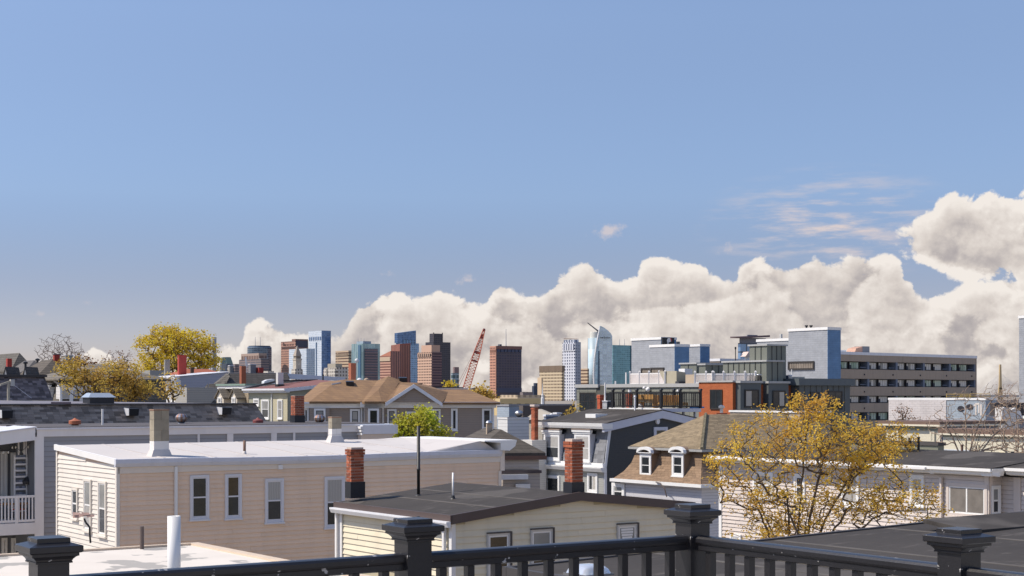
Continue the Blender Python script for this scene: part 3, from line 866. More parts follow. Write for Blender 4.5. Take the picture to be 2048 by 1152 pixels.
# ------------------------------------------------------------------ yellow clapboard house with the black roof
def yellow_house():
    b = Bd('yellow_clapboard_house', 'pale yellow clapboard house with low black roof and two brick chimneys', 'house', 905, 37)
    o = b.o; T = b.tl(683); Wd = b.sf(1375); xr = b.sf(1155)
    ze, zr = b.z(1030), b.z(985, xr)
    YEL = M('yellow_siding', (.74, .665, .50), .55, .08, .8, streak=.2, rand=.03)
    zb = ZC - 8
    xm = Wd / 2
    prof = [(0, 0), (Wd, 0), (Wd, ze - .16), (xm, zr - .16), (0, ze - .16)]
    MB().prism(prof, 0, T, 'y').build('wall', M('yellow_wall', (.5, .44, .3)), o)  # backing darker than the boards, so lap shadows are put into its colour
    def ext(z):
        if z < ze - .2: return 0, Wd
        f = (z - (ze - .2)) / (zr - ze); return xm * f, Wd - xm * f
    clapboards(o, 'F', 0, 0, Wd, b.z(1165), zr - .18, .155, YEL, ext, 5.5, gap=.004)
    clapboards(o, 'L', 0, 0, T, b.z(1165), ze - .2, .150, YEL, None, 9)
    # corner boards and downspout
    MB().box(-.06, .06, -.05, -.028, 0, ze - .2).build('corner_board', WHITE2, o)
    MB().box(-.05, -.028, -.024, .08, 0, ze - .2).build('corner_board', WHITE2, o)
    MB().box(-.06, -.028, T - .12, T + .02, 0, ze - .2).build('corner_board', WHITE2, o)
    MB().box(-.14, -.06, T + .03, T + .12, 0, ze - .25).build('downspout', WHITE2, o)
    MB().box(-.14, -.06, .18, .26, 0, ze - .2).build('downspout', WHITE2, o)
    # roof: two low slopes with a folded metal edge
    ov = .14
    edge = M('brown_edge', (.085, .06, .055), .5, .2, 1.5)
    def top(x): return ze + (zr - ze) * (x / xm if x < xm else (Wd - x) / (Wd - xm))
    for x0, x1 in ((-ov, xm), (xm, Wd + ov)):
        za = ze - (zr - ze) * ov / xm if x0 < 0 else zr
        zc = zr if x0 < 0 else ze - (zr - ze) * ov / xm
        MB().slab([(x0, -ov, za), (x1, -ov, zc), (x1, T + ov, zc), (x0, T + ov, za)], .12).build('roof', BLKROOF, o)
        MB().hexa([(x0, -ov - .03, za - .2), (x1, -ov - .03, zc - .2), (x1, -ov + .03, zc - .2), (x0, -ov + .03, za - .2)], [(x0, -ov - .03, za + .025), (x1, -ov - .03, zc + .025), (x1, -ov + .03, zc + .025), (x0, -ov + .03, za + .025)]).build('roof_edge', edge, o)
    za = ze - (zr - ze) * ov / xm
    MB().box(-ov - .03, -ov + .03, -ov - .03, T + ov, za - .13, za + .022).build('roof_edge', edge, o)
    # eaves gutter on the sunny side
    MB().prism([(-ov - .035, za - .13), (-ov - .16, za - .13), (-ov - .16, za - .17), (-ov - .11, za - .27), (-ov - .035, za - .27)], -ov - .05, T + ov, 'y').build('gutter', GUTTER, o)
    MB().box(-ov - .03, 0, -ov + .05, T + ov, za - .22, za - .13).build('soffit', WHITE2, o)
    # membrane laps
    for x in (1.2, 2.4, 4.9, 6.1):
        z_ = top(x)
        MB().hexa([(x, -.1, z_ - .02), (x + .09, -.1, top(x + .09) - .02), (x + .09, T, top(x + .09) - .02), (x, T, z_ - .02)], [(x, -.1, z_ + .006), (x + .09, -.1, top(x + .09) + .007), (x + .09, T, top(x + .09) + .007), (x, T, z_ + .006)]).build('membrane_lap', MATS['lap'], o)
    # windows
    fr = M('dark_frame', (.06, .05, .05), .5)
    for px0, px1, py0 in ((972, 1018, 1066), (1059, 1103, 1058), (1232, 1272, 1048)):
        s0, s1 = b.sf(px0), b.sf(px1); z1 = b.z(py0, (s0 + s1) / 2); dep = 1.25
        window(o, 'F', 0, s0, s1, z1 - dep, z1, M('grey_trim', (.55, .54, .52), .5), GLASS_W if px0 < 1200 else GLASS, casing=.05, n0=.0, trim2=WHITE2)
        fm = fmap('F', 0); mb = MB(); fbox(mb, fm, s1 - .012, s1 + .035, .0, .10, z1 - dep, z1 + .03); fbox(mb, fm, s0, s1 - .012, 0, .10, z1, z1 + .03)
        mb.build('window_shade_strip', fr, o)
    # lower storey windows, mostly behind the railing
    for px0, px1 in ((975, 1020),):
        s0, s1 = b.sf(px0), b.sf(px1); window(o, 'F', 0, s0, s1, ZC - 7.2, ZC - 5.9, MATS['grey_trim'], GLASS, casing=.05, trim2=WHITE2)
    # lace blind in the third window
    s0, s1 = b.sf(1240), b.sf(1264); z1 = b.z(1054, s0)
    fm = fmap('F', 0); mb = MB()
    for k in range(6):
        w = (s1 - s0) * (.5 - .03 * k * k / 3)
        c = (s0 + s1) / 2; fbox(mb, fm, c - w, c + w, .046, .049 + .001 * k, z1 - .10 - .07 * k, z1 - .045 - .07 * k)
    stuff(mb.build('lace_blind', WHITE2, o))
    # chimneys
    bx0 = b.sf(708, T - .55); z0 = b.z(985, .3, T - .3)
    brick_chimney(o, .10, .50, T - .35, T - .08, z0 - .05, b.z(894, .3, T - .3), BRICK, MORTAR, flash=FLASH, flash_h=.34)
    x2 = xr - .16
    brick_chimney(o, x2, x2 + .36, .02, .34, zr - .08, b.z(877, x2 + .2, .15), BRICK, MORTAR, flash=FLASH, flash_h=.34)
    # roof pipes
    q = (b.sf(837, 4.3), 4.3); zq = top(q[0])
    pz = b.z(850, *q)
    w = b.world(q[0], q[1], zq - .03)
    t = empty('tall_vent_pipe', w, 0, 'tall thin black vent pipe on the black roof of the yellow house', 'pipe')
    MB().lathe([(.042, 0), (.042, .7), (.052, .705), (.052, .76), (.045, .765), (.045, pz - zq)], (0, 0, 0), 14).build('pipe', PIPEB, t, True)
    MB().lathe([(.12, 0.0), (.10, .03), (.05, .06)], (0, 0, 0), 14).build('flange', PIPEB, t)
    q = (b.sf(906, 2.6), 2.6); zq = top(q[0]); w = b.world(q[0], q[1], zq - .03)
    t = empty('small_vent_pipe', w, 0, 'short white plastic vent pipe with black boot on the black roof', 'pipe')
    MB().lathe([(.026, .0), (.026, b.z(943, *q) - zq)], (0, 0, 0), 14).build('pipe', PIPEW, t, True)
    MB().lathe([(.10, 0), (.06, .05), (.04, .12)], (0, 0, 0), 14).build('boot', PIPEB, t)
    q = (b.sf(838, .3), .35)
    MB().box(q[0], q[0] + .05, q[1], q[1] + .05, top(q[0]), top(q[0]) + .06).build('roof_cleat', PIPEB, o)
yellow_house()

# ------------------------------------------------------------------ cream clapboard house with the white roof
def cream_house():
    b = Bd('cream_clapboard_house', 'cream clapboard row house with white membrane roof and block chimneys', 'house', 235, 50)
    o = b.o; T = b.tl(115); Wd = b.sf(1000)
    ze = b.z(922); zk = b.z(893, 0, T)
    CR = M('cream_siding_shaded', (.83, .625, .46), .55, .10, .5, streak=.16, rand=.025)  # copy for the shaded front, warm bounce light put into its colour
    CRW = M('cream_siding_sunlit', (.75, .70, .63), .5, .07, .9, streak=.16, rand=.025)  # paler copy for the gable, sunlight put into its colour
    MB().prism([(0, 0), (T, 0), (T, zk - .1), (0, ze - .1)], 0, Wd, 'x').build('wall', M('cream_wall', (.6, .46, .36)), o)  # darker backing paints the shadow lines between the courses
    clapboards(o, 'F', 0, .0, Wd, b.z(1150), ze - .22, .158, CR, None, 6.5, gap=.003)
    sl = (zk - ze) / T
    fmz = ze - .12
    def ext(z):
        if z < ze - .2: return 0, T
        return (z - (ze - .2)) / sl, T
    clapboards(o, 'L', 0, 0, T, b.z(1120), zk - .12, .158, CRW, ext, 20)
    MB().box(-.055, .06, -.05, -.026, 0, ze - .1).build('corner_board', CRW, o)
    MB().box(-.05, -.026, -.024, .10, 0, ze - .1).build('corner_board', CRW, o)
    MB().box(-.05, -.026, T - .10, T + .03, 0, zk - .1).build('corner_board', CRW, o)
    # roof membrane, wavy as it lies
    n = 26; pts, fs = [], []
    for i in range(n + 1):
        for j in range(7):
            x, y = -.08 + (Wd + .1) * i / n, -.05 + (T + .05) * j / 6
            pts.append((x, y, ze + sl * y + .05 + .05 * (noise.noise(Vector((x * .35, y * .35, 2))) if 0 < j < 6 else 0) - .05 * math.sin(max(0, min(1, (x - 2) / 10)) * math.pi) * (1 - j / 6)))
    top_ = pts[:]; k = len(pts)
    for i in range(n):
        for j in range(6):
            a = i * 7 + j; fs.append((a, a + 7, a + 8, a + 1))
    MB().add(pts, fs).build('roof', MEMB, o, True)
    # welded laps of the membrane
    for k in range(1, 9):
        x = Wd * k / 9 + rnd.uniform(-.3, .3); P_ = []
        for j in range(7):
            y = .05 + (T - .1) * j / 6; P_.append((x, y, ze + sl * y + .05 + .05 * (noise.noise(Vector((x * .35, y * .35, 2))) if 0 < j < 6 else 0) - .05 * math.sin(max(0, min(1, (x - 2) / 10)) * math.pi) * (1 - j / 6)))
        mb = MB()
        for q0, q1 in zip(P_, P_[1:]): mb.hexa([(q0[0], q0[1], q0[2] - .03), (q0[0] + .09, q0[1], q0[2] - .03), (q1[0] + .09, q1[1], q1[2] - .03), (q1[0], q1[1], q1[2] - .03)], [(q0[0], q0[1], q0[2] + .016), (q0[0] + .09, q0[1], q0[2] + .016), (q1[0] + .09, q1[1], q1[2] + .016), (q1[0], q1[1], q1[2] + .016)])
        mb.build('membrane_lap', M('white_lap', (.50, .465, .445), .7, .15, 1), o)
    # sagging gutter along the long eave
    def zs(x): return ze + .04 - .05 * math.sin(max(0, min(1, (x - 2) / 10)) * math.pi)
    N = 14
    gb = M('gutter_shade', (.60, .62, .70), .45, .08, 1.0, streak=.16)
    for i in range(N):
        x0, x1 = Wd * i / N, Wd * (i + 1) / N - .004
        x0 -= .12 if i == 0 else 0
        mb = MB(); P = lambda x, dy, dz: (x, dy, zs(x) + dz)
        pr = [(-.03, -.24), (-.11, -.24), (-.17, -.12), (-.17, .015), (-.155, .02), (-.03, .02)]
        mb.hexa([P(x0, *q) for q in pr], [P(x1, *q) for q in pr]); mb.build('gutter', gb, o)
    fb = MB().box(0, Wd, -.05, -.027, ze - .42, ze - .2).build('fascia', M('cream_trim', (.72, .64, .56), .5, .05), o)
    # rake trim over the sunny gable
    MB().hexa([(-.11, -.1, ze - .13), (-.03, -.1, ze - .13), (-.03, T + .06, zk - .12), (-.11, T + .06, zk - .12)], [(-.11, -.1, ze + .07), (-.03, -.1, ze + .07), (-.03, T + .06, zk + .08), (-.11, T + .06, zk + .08)]).build('rake_board', WHITE, o)
    # downspout
    x = b.sf(350)
    MB().box(x - .045, x + .045, -.12, -.035, 0, ze - .23).build('downspout', WHITE, o)
    # street cornice at the far right end: rests proud of the wall
    zc1 = b.z(880, Wd); zc0 = b.z(901, Wd)
    cor = [(-.15, zc0 + .02), (.25, zc0), (.52, zc0 + .16), (.60, zc1 - .02), (.60, zc1), (-.9, zc1), (-.9, zc1 - .04), (-.15, zc1 - .1)]
    MB().prism([(Wd + p, q) for p, q in cor], -.28, T + .1, 'y').build('cornice', WHITE, o)
    MB().box(Wd - 2.2, Wd - .9, -.02, T, ze - .02, zc1 - .03)
    MB().hexa([(Wd - 3.4, .0, ze - .02), (Wd - .1, -.02, ze - .02), (Wd - .1, T, ze + .2), (Wd - 3.4, T, ze + .2)], [(Wd - 3.2, .05, ze + .06), (Wd - .85, -.02, zc1 - .01), (Wd - .85, T, zc1 - .01), (Wd - 3.2, T, ze + .3)]).build('roof_cant', MEMB, o)
    MB().box(Wd - .02, Wd + .18, -.06, -.026, ze - .75, zc0 - .0).build('bracket', M('cream_trim', (.72, .64, .56)), o)
    MB().box(Wd - .10, Wd + .03, -.055, -.025, 0, ze - .76).build('corner_board', M('cream_trim', (.72, .64, .56)), o)
    # windows, long wall
    VT = M('lilac_vinyl', (.68, .68, .72), .4, .05)
    for px0, px1, py0, py1, g2 in ((379, 417, 950, 1039, GLASS), (449, 482, 948, 1037, GLASS_W), (529, 566, 957, 1045, GLASS_B), (648, 688, 953, 1055, GLASS_B)):
        s0, s1 = b.sf(px0), b.sf(px1); m_ = (s0 + s1) / 2
        window(o, 'F', 0, s0, s1, b.z(py1, m_), b.z(py0, m_), VT, GLASS, casing=.075, glass2=g2, split=.5)
    # windows, sunny gable
    for px0, px1, py0, py1 in ((146, 158, 976, 1038), (170, 185, 958, 1062), (199, 215, 962, 1072)):
        t1, t0 = b.tl(px0), b.tl(px1); m_ = (t0 + t1) / 2
        window(o, 'L', 0, t0, t1, b.z(py1, 0, m_), b.z(py0, 0, m_), CRW, GLASS_B, casing=.08, trim2=WHITE)
    # small meter box high on the wall
    s = b.sf(559); zz = b.z(934, s); MB().box(s - .08, s + .08, -.10, -.02, zz - .08, zz + .08).build('vent_cover', WHITE2, o)
    # block chimneys
    blk = M('concrete_block', (.33, .29, .22), .95, .25, 4, bump=.4, rand=.15)
    wb = M('whitewashed_block', (.72, .70, .67), .85, .08, 3, bump=.3)
    def block_chimney(px0, pxc, px1, ytop, ybase, y_at, white_h, lab):
        x0 = b.sf(pxc, y_at); x1 = b.sf(px1, y_at); ww = x1 - x0; dp = ww * .72
        zt, zb = b.z(ytop, x0, y_at), ze + sl * y_at - .15
        ch = MB().box(x0 + .012, x1 - .012, y_at + .012, y_at + dp - .012, zb, zt - .05).build('chimney', blk, o)
        n = 5; h = (zt - zb) / n
        for k in range(n):
            m_ = wb if (k + .5) * h < white_h else blk
            z0_, z1_ = zb + k * h, zb + (k + 1) * h - .008
            if k % 2: cells = [(x0, x1, y_at, y_at + dp * .5 - .004), (x0, x1, y_at + dp * .5 + .004, y_at + dp)]
            else: cells = [(x0, x0 + ww * .5 - .004, y_at, y_at + dp), (x0 + ww * .5 + .004, x1, y_at, y_at + dp)]
            for c in cells: MB().box(*c, z0_, z1_).build('block', m_, ch)
        MB().box(x0 - .015, x1 + .015, y_at - .015, y_at + dp + .015, zt - .05, zt - .015).build('cap', M('rusty_cap', (.28, .15, .10), .9, .3, 9), ch)
        MB().hexa([(x0 - .18, y_at - .16, zb + .1), (x1 + .1, y_at - .16, zb + .1), (x1 + .1, y_at + dp, zb + .1), (x0 - .18, y_at + dp, zb + .1)], [(x0 - .015, y_at - .015, zb + .42), (x1 + .015, y_at - .015, zb + .42), (x1 + .015, y_at + dp, zb + .42), (x0 - .015, y_at + dp, zb + .42)]).build('flashing', MEMB, ch)
    block_chimney(300, 308, 338, 818, 910, .75, .55, 'a')
    block_chimney(654, 664, 683, 833, 882, T - .9, .72, 'b')
    x = b.sf(489, 1.0); zz = ze + sl * 1.0
    w = b.world(x, 1.0, zz)
    t = empty('rusty_vent_pipe', w, 0, 'short rusty vent pipe on the white roof', 'pipe')
    MB().lathe([(.05, 0), (.05, b.z(881, x, 1.0) - zz)], (0, 0, 0), 12).build('pipe', M('rust', (.20, .12, .09), .85, .3, 8), t, True)
    MB().lathe([(.11, -.02), (.07, .06), (.055, .14)], (0, 0, 0), 12).build('boot', MEMB, t, True)
cream_house()

# ------------------------------------------------------------------ grey porch house behind the cream house
def grey_house():
    b = Bd('grey_porch_house', 'long grey clapboard house with white parapet, porch and brick chimney', 'house', 78, 60)
    o = b.o; T = 7.0; Wd = b.sf(775); zt = b.z(856)
    GR = M('grey_siding', (.32, .335, .355), .6, .06, 1.0, rand=.03)
    MB().box(0, Wd, 0, T, 0, zt - .35).build('wall', M('grey_wall', (.15, .16, .18)), o)  # darkened behind the boards: shade in the gaps is put into this colour
    clapboards(o, 'F', 0, .16, 3.4, b.z(1085), zt - .33, .2, GR, None, 5)
    clapboards(o, 'F', 0, 3.4, Wd, zt - 1.15, zt - .33, .2, GR, None, 5)
    MB().box(-.18, .17, -.07, -.0, 0, zt - .34).build('corner_board', WHITE, o)
    MB().box(-.1, Wd + .1, -.09, .02, zt - .34, zt - .07).build('frieze', WHITE, o)
    MB().box(-.14, Wd + .2, -.15, T + .1, zt - .07, zt).build('parapet_cap', GUTTER, o)
    MB().box(-.05, Wd - .1, .05, T, zt + .002, zt + .03).build('roof', M('dark_roof_b', (.09, .08, .08), .8), o)
    # battens that divide the frieze strip
    for px0, px1 in ((394, 398), (453, 465), (541, 552), (585, 589), (654, 658)):
        s0, s1 = b.sf(px0), b.sf(px1); MB().box(s0, s1, -.085, -.024, zt - 1.2, zt - .345).build('batten', WHITE, o)
    # street cornice with stepped bracket
    s0, s1 = b.sf(714), b.sf(786); zc = b.z(852, s0)
    MB().box(s0 + .05, s1, -.42, .1, zc - .36, zc + .04).build('cornice', GUTTER, o)
    MB().hexa([(s0 + .05, -.3, zc - .62), (s1 - .35, -.3, zc - .62), (s1 - .35, 0, zc - .62), (s0 + .05, 0, zc - .62)], [(s0 + .05, -.36, zc - .365), (s1 - .1, -.36, zc - .365), (s1 - .1, 0, zc - .365), (s0 + .05, 0, zc - .365)]).build('cornice_soffit', M('cream_trim', (.72, .64, .56)), o)
    for k in range(3):
        MB().box(s0 - .07 + .03 * k, s0 + .045, -.45, 0, zc - .12 - .14 * k, zc - .01 - .14 * k).build('bracket_step', WHITE, o)
    MB().box(s0 + .2, s1 - .6, -.12, -.0, zc - 1.0, zc - .63).build('cornice_panel', M('taupe_paint', (.36, .31, .27), .7), o)
    # porch to the left
    pz = lambda y, x=-1.5: b.z(y, x)
    xl = -5.0
    fl1, fl0 = b.z(1046, -.8), b.z(1069, -.8)
    MB().box(xl, -.19, -.1, 2.4, fl0, fl1).build('porch_floor', WHITE, o)
    sl = (pz(864) - pz(856)) / 1.5
    zr0 = zt; zr1 = zt + (xl) * -sl * -1
    zl = zt - .115 * (-xl)
    MB().hexa([(xl, -.13, zl - .47), (-.19, -.13, zt - .47), (-.19, .0, zt - .47), (xl, .0, zl - .47)], [(xl, -.13, zl), (-.19, -.13, zt), (-.19, .0, zt), (xl, .0, zl)]).build('porch_beam', WHITE, o)
    MB().slab([(xl, -.17, zl + .06), (-.15, -.17, zt + .06), (-.15, 3, zt + .06), (xl, 3, zl + .06)], .05).build('porch_roof', GUTTER, o)
    MB().slab([(xl, 0.002, zl - .3), (-.19, 0.002, zt - .3), (-.19, 3, zt - .3), (xl, 3, zl - .3)], .04).build('porch_ceiling', M('porch_ceiling', (.34, .31, .27), .7), o)
    MB().box(xl, -.0, 2.4, 2.6, 0, zt - .3).build('porch_back_wall', M('grey_wall', (.19, .21, .24)), o)
    MB().box(-.19, -.02, .02, 2.4, 0, zt - .3).build('porch_side_wall', M('grey_wall', (.19, .21, .24)), o)
    for px0, px1, y0, y1 in ((1, 14, 903, 1004), (21, 36, 905, 1006)):
        s0, s1 = b.sf(px0, 2.38), b.sf(px1, 2.38); window(o, 'F', 2.39, s0, s1, b.z(y1, s0, 2.38), b.z(y0, s0, 2.38), WHITE, GLASS_B, casing=.09)
    for px0, px1, y0, y1 in ((3, 14, 1076, 1110), (22, 34, 1076, 1110)):
        s0, s1 = b.sf(px0, 2.38), b.sf(px1, 2.38); window(o, 'F', 2.39, s0, s1, b.z(y1, s0, 2.38), b.z(y0, s0, 2.38), WHITE, GLASS_B, casing=.09)
    # balcony railing
    rt, rb = b.z(991, -.8), b.z(1043, -.8)
    MB().box(xl, -.19, -.09, -.02, rt - .09, rt).build('balcony_rail', WHITE, o)
    MB().box(xl, -.19, -.085, -.025, rb - .02, rb + .07).build('balcony_rail', WHITE, o)
    bm = MB().box(-.025, .025, -.075, -.035, rb, rt - .08).mesh('balcony_baluster', WHITE)
    for k in range(36): link('balcony_baluster', bm, o, (-.28 - .132 * k, 0, 0))
    for x in (-.9, -2.6): MB().box(x - .05, x + .05, -.1, -.01, fl1, rt).build('balcony_post', WHITE, o)
    # things on the porch
    w0 = b.world(b.sf(41, .9), .9, b.z(1046))
    t = empty('hanging_shelf', (w0.x, w0.y, 0), b.g, 'tall white slatted shelf hung with pockets on the porch', 'shelf')
    z0_, z1_ = b.z(1000, 0, .9), b.z(914, 0, .9)
    for x in (-.24, .24): MB().box(x - .02, x + .02, -.05, .05, z0_ - .3, z1_ + .1).build('upright', WHITE, t)
    for k in range(8):
        zz = z0_ + (z1_ - z0_) * k / 7.0
        MB().box(-.22, .22, -.06, .06, zz - .07, zz).build('shelf_board', WHITE, t)
        for q in (-.12, 0, .12): MB().box(q - .05, q + .05, -.04, .03, zz + .003, zz + .08).build('jar', M('blue_jar', (.18, .22, .30), .3, rand=.4), t)
    for k, dx in ((0, -.1), (1, .12), (2, .2)):
        MB().box(dx - .03, dx + .03, -.09, -.07, z1_ + .1, zt - .5).build('hanging_strap', WHITE, t)
    w0 = b.world(b.sf(56, .8), .8, 0)
    t = empty('porch_lamp', (w0.x, w0.y, fl1), b.g, 'dark standing lamp with round shade on the porch', 'lamp')
    h = b.z(952, 0, .8) - fl1
    MB().lathe([(.14, 0), (.14, .03), (.02, .05), (.02, h - .3)], (0, 0, 0), 12).build('stand', FLASH, t)
    MB().lathe([(.20, h - .32), (.22, h - .2), (.12, h - .05), (.02, h)], (0, 0, 0), 14).build('shade', FLASH, t)
    w0 = b.world(b.sf(10, .9), .9, 0)
    t = empty('porch_table', (w0.x, w0.y, fl1), b.g, 'orange wooden table behind the white porch balusters', 'table')
    OR = M('orange_wood', (.45, .22, .07), .5, .2, 4)
    MB().box(-.8, .8, -.35, .35, .68, .74).build('table_top', OR, t)
    for x, y in ((-.7, -.28), (.7, -.28), (-.7, .28), (.7, .28)): MB().box(x - .04, x + .04, y - .04, y + .04, 0, .68).build('leg', OR, t)
    w0 = b.world(b.sf(38, .5), .5, 0)
    t = empty('folding_chair', (w0.x, w0.y, fl1), b.g + .5, 'white folding chair with a red cushion on the porch', 'chair')
    MB().box(-.22, .22, -.2, .2, .42, .46).build('seat', WHITE, t); MB().box(-.22, .22, .18, .21, .5, .9).build('backrest', WHITE, t)
    MB().box(-.2, .2, -.18, .16, .463, .52).build('cushion', M('red_cloth', (.5, .08, .06), .9), t)
    for x, y in ((-.2, -.18), (.2, -.18), (-.2, .18), (.2, .18)): MB().box(x - .02, x + .02, y - .02, y + .02, 0, .42).build('leg', WHITE, t)
    # festoon lights under the beam
    t = empty('string_lights', tuple(b.world(-2, .3, zt - .5)), b.g, 'black string of bulb lights hanging under the porch beam', 'lights')
    prev = None; mb = MB(); bul = MB().lathe([(.01, -.12), (.03, -.09), (.03, -.05), (.012, -.02)], (0, 0, 0), 8).mesh('festoon_bulb', M('clear_bulb', (.6, .58, .5), .1))
    for i in range(25):
        f = i / 24; x = -.3 + 2.1 * f; zz = -.05 - .34 * abs(math.sin(f * 3 * math.pi)) ; p_ = (x, .2 * math.sin(f * 9), zz)
        if prev: mb.tube(prev, p_, .008, n=5)
        prev = p_
        if i % 2: link('bulb', bul, t, p_)
    mb.build('cable', PIPEB, t)
    # brick chimney and roof vents
    x0 = b.sf(590, 3.0); x1 = b.sf(603, 3.0)
    zc = zt
    xc = b.sf(586, 3.5); 
    brick_chimney(o, xc, xc + .48, 3.3, 3.3 + .42, zt, b.z(791, xc, 3.4), BRICK, MORTAR, flash=FLASH, flash_h=.36, corbel=0)
    rust = M('rusty_vane', (.30, .16, .10), .55, .5, 6, metal=.4)
    turbine_vent(363, 826, 852, 68, 'rusty round turbine roof vent between the block chimney and grey shingles', rust)
    turbine_vent(639, 828, 852, 71, 'rusty turbine roof vent just right of the brick chimney', rust)
    mushroom_vent(150, 836, 853, 24, 63.5, 'orange mushroom roof vent on the left grey parapet', M('orange_vent', (.42, .13, .06), .6, .2, 4))
    mushroom_vent(516, 835, 852, 21, 69.5, 'dark red mushroom roof vent beside the shingle roof edge', M('dark_red_vent', (.22, .05, .045), .6, .2, 4))
    p = W(205, 855, 64.5)
    tag(MB().lathe([(.045, -.1), (.045, .78)], (0, 0, 0), 12).build('plastic_pipe', PIPEW), 'thin white plastic pipe in front of the grey shingle roof', 'pipe').location = p
    p = W(33, 859, 62.0)
    t = empty('roof_tarp_roll', p, b.g + .1, 'black tarpaulin roll lying on the porch roof edge', 'tarpaulin')
    for k in range(3): MB().prism([(-.18 + .14 * k, -.05), (-.02 + .14 * k, -.05), (.0 + .13 * k, .06), (-.06 + .13 * k, .13 + .02 * k), (-.16 + .14 * k, .08)], -.35, .35, 'x').build('fold', FLASH, t)
grey_house()

# ------------------------------------------------------------------ long house with grey shingle mansard
SHG = M('grey_shingle', (.27, .222, .183), .95, .15, 2, island=.48)
def shingled_house():
    b = Bd('grey_shingled_house', 'long house with steep grey shingle roof and flat lilac top', 'house', -200, 68)
    o = b.o; xr = b.sf(524); xe = b.sf(545)
    zt = b.z(808, xr); zb = b.z(862, xr); lean = .75
    MB().box(0, xe, 0, 9, 0, zb).build('wall', M('grey_wall_c', (.3, .29, .28)), o)
    MB().hexa([(0, 0, zb), (xe, 0, zb), (xe, 9, zb), (0, 9, zb)], [(.2, lean, zt - .02), (xr, lean, zt - .02), (xr, 8.2, zt - .02), (.2, 8.2, zt - .02)]).build('roof_deck', M('roof_felt', (.08, .075, .07), .95), o)
    x0 = b.sf(-8)
    shingle_field(o, [(x0, -.02, zb), (xe, -.02, zb), (xr, lean, zt), (x0, lean, zt)], .30, .138, SHG, single=False)
    MB().box(.2, xr + .05, lean - .12, lean + .16, zt - .01, zt + .05).build('ridge_cap', M('ridge_shingle', (.13, .12, .115), .95, .2, 3), o)
    zc = b.z(797, b.sf(60, 4), 4)
    MB().hexa([(.2, lean + .16, zt - .05), (xr, lean + .16, zt - .05), (xr, 8, zt - .05), (.2, 8, zt - .05)], [(.2, lean + .17, zt + .01), (xr, lean + .17, zt + .01), (b.sf(255, 4), 5, zt + .1), (.2, 5, zc)]).build('flat_roof', M('lilac_membrane', (.20, .19, .215), .7, .1, .8), o)
    # square box vents
    for px, y0, y1 in ((14, 818, 838), (266, 815, 833), (451, 813, 831)):
        v = .30; x = b.sf(px, v); z0_, z1_ = b.z(y1, x, v), b.z(y0, x, v)
        MB().hexa([(x - .30, .0, z0_ + .05), (x + .16, .0, z0_ + .05), (x + .16, .9, z0_ + .05), (x - .30, .9, z0_ + .05)], [(x - .34, -.10, z1_ - .06), (x + .16, -.10, z1_ - .06), (x + .16, .9, z1_), (x - .34, .9, z1_)]).build('box_vent', FLASH, o)
        MB().hexa([(x - .32, .02, z0_ + .05), (x - .305, .02, z0_ + .05), (x - .305, .9, z0_ + .05), (x - .32, .9, z0_ + .05)], [(x - .36, -.09, z1_ - .05), (x - .345, -.09, z1_ - .05), (x - .345, .9, z1_), (x - .36, .9, z1_)]).build('lit_side_sheet', GUTTER, o)  # white sheet on the vent's left side: sunlight put into the colour
    # skylight on the flat top
    w = W(197, 806, 76)
    t = empty('roof_skylight', (w.x, w.y, w.z), b.g, 'black curbed skylight with hazy blue dome on the lilac flat roof', 'skylight')
    MB().box(-.62, .62, -.5, .5, -.1, .28).build('curb', FLASH, t)
    MB().hexa([(-.7, -.58, .28), (.7, -.58, .28), (.7, .58, .28), (-.7, .58, .28)], [(-.5, -.3, .50), (.45, -.3, .50), (.45, .3, .50), (-.5, .3, .50)]).build('dome', M('hazy_dome', (.36, .42, .50), .25, .1), t)
    w = W(122, 806, 73)
    tag(MB().box(-.45, .45, -.1, .1, -.05, .05).build('roof_plank', M('plum_plank', (.16, .12, .14))), 'short dark plank lying on the lilac flat roof', 'plank').location = w
shingled_house()

# ------------------------------------------------------------------ far left roofs
SH_D = shingle('shingle_dark', (.085, .078, .075), .5, .2)
SH_G = shingle('shingle_greyfar', (.13, .12, .105), .5, .2)
SH_T = shingle('shingle_tan', (.20, .175, .14), .5, .2)
SH_P = shingle('shingle_purple', (.10, .085, .09), .42, .17, c2=(.15, .125, .13), mortar=.45)
REDPAINT = M('red_paint', (.33, .035, .025), .7, .15, 3)
WALLG = siding('far_siding_grey', (.38, .37, .34), .2)
WALLC = siding('far_siding_cream', (.62, .58, .48), .2)
WALLW = siding('far_siding_white', (.72, .71, .69), .2)
plain_house('hip_roof_house', 'far house with dark hip roof behind the first red chimney', 26, 150, -70, 64, 741, 709, WALLG, SH_G)
plain_house('hip_roof_house', 'far house with speckled grey roof right of the first red chimney', 48, 135, 10, 108, 752, 721, WALLG, shingle('shingle_speckled', (.15, .14, .135), .5, .2, mortar=.8))
plain_house('hip_roof_house', 'far house with brown flared roof under the square red chimney', 82, 124, 40, 150, 749, 720, WALLG, shingle('shingle_brown', (.125, .105, .085), .5, .2))
stack('red_chimney', 'tall red painted chimney at the far left', 12, 15, 24, 717, 748, 128, REDPAINT)
stack('red_chimney', 'square red chimney in front of the bare tree', 106, 109, 120, 709, 724, 128, REDPAINT, cap=LEADG)
stack('roof_vent_stack', 'grey and black rooftop vent box beside the square red chimney', 124, 132, 146, 711, 724, 128, M('vent_box_grey', (.3, .3, .28)), cat='vent', cap=GUTTER)
for k, (px, y0, y1) in enumerate(((51, 722, 730), (75, 720, 724))):
    p = W(px, y1, 132)
    tag(MB().lathe([(.10, -.3), (.10, .1), (.2, .12), (.2, .25), (.05, .32)], (0, 0, 0), 10).build('roof_cowl', FLASH), ('small black roof cowl on the speckled grey roof', 'tiny dark cowl on the ridge of the speckled roof')[k], 'cowl').location = p
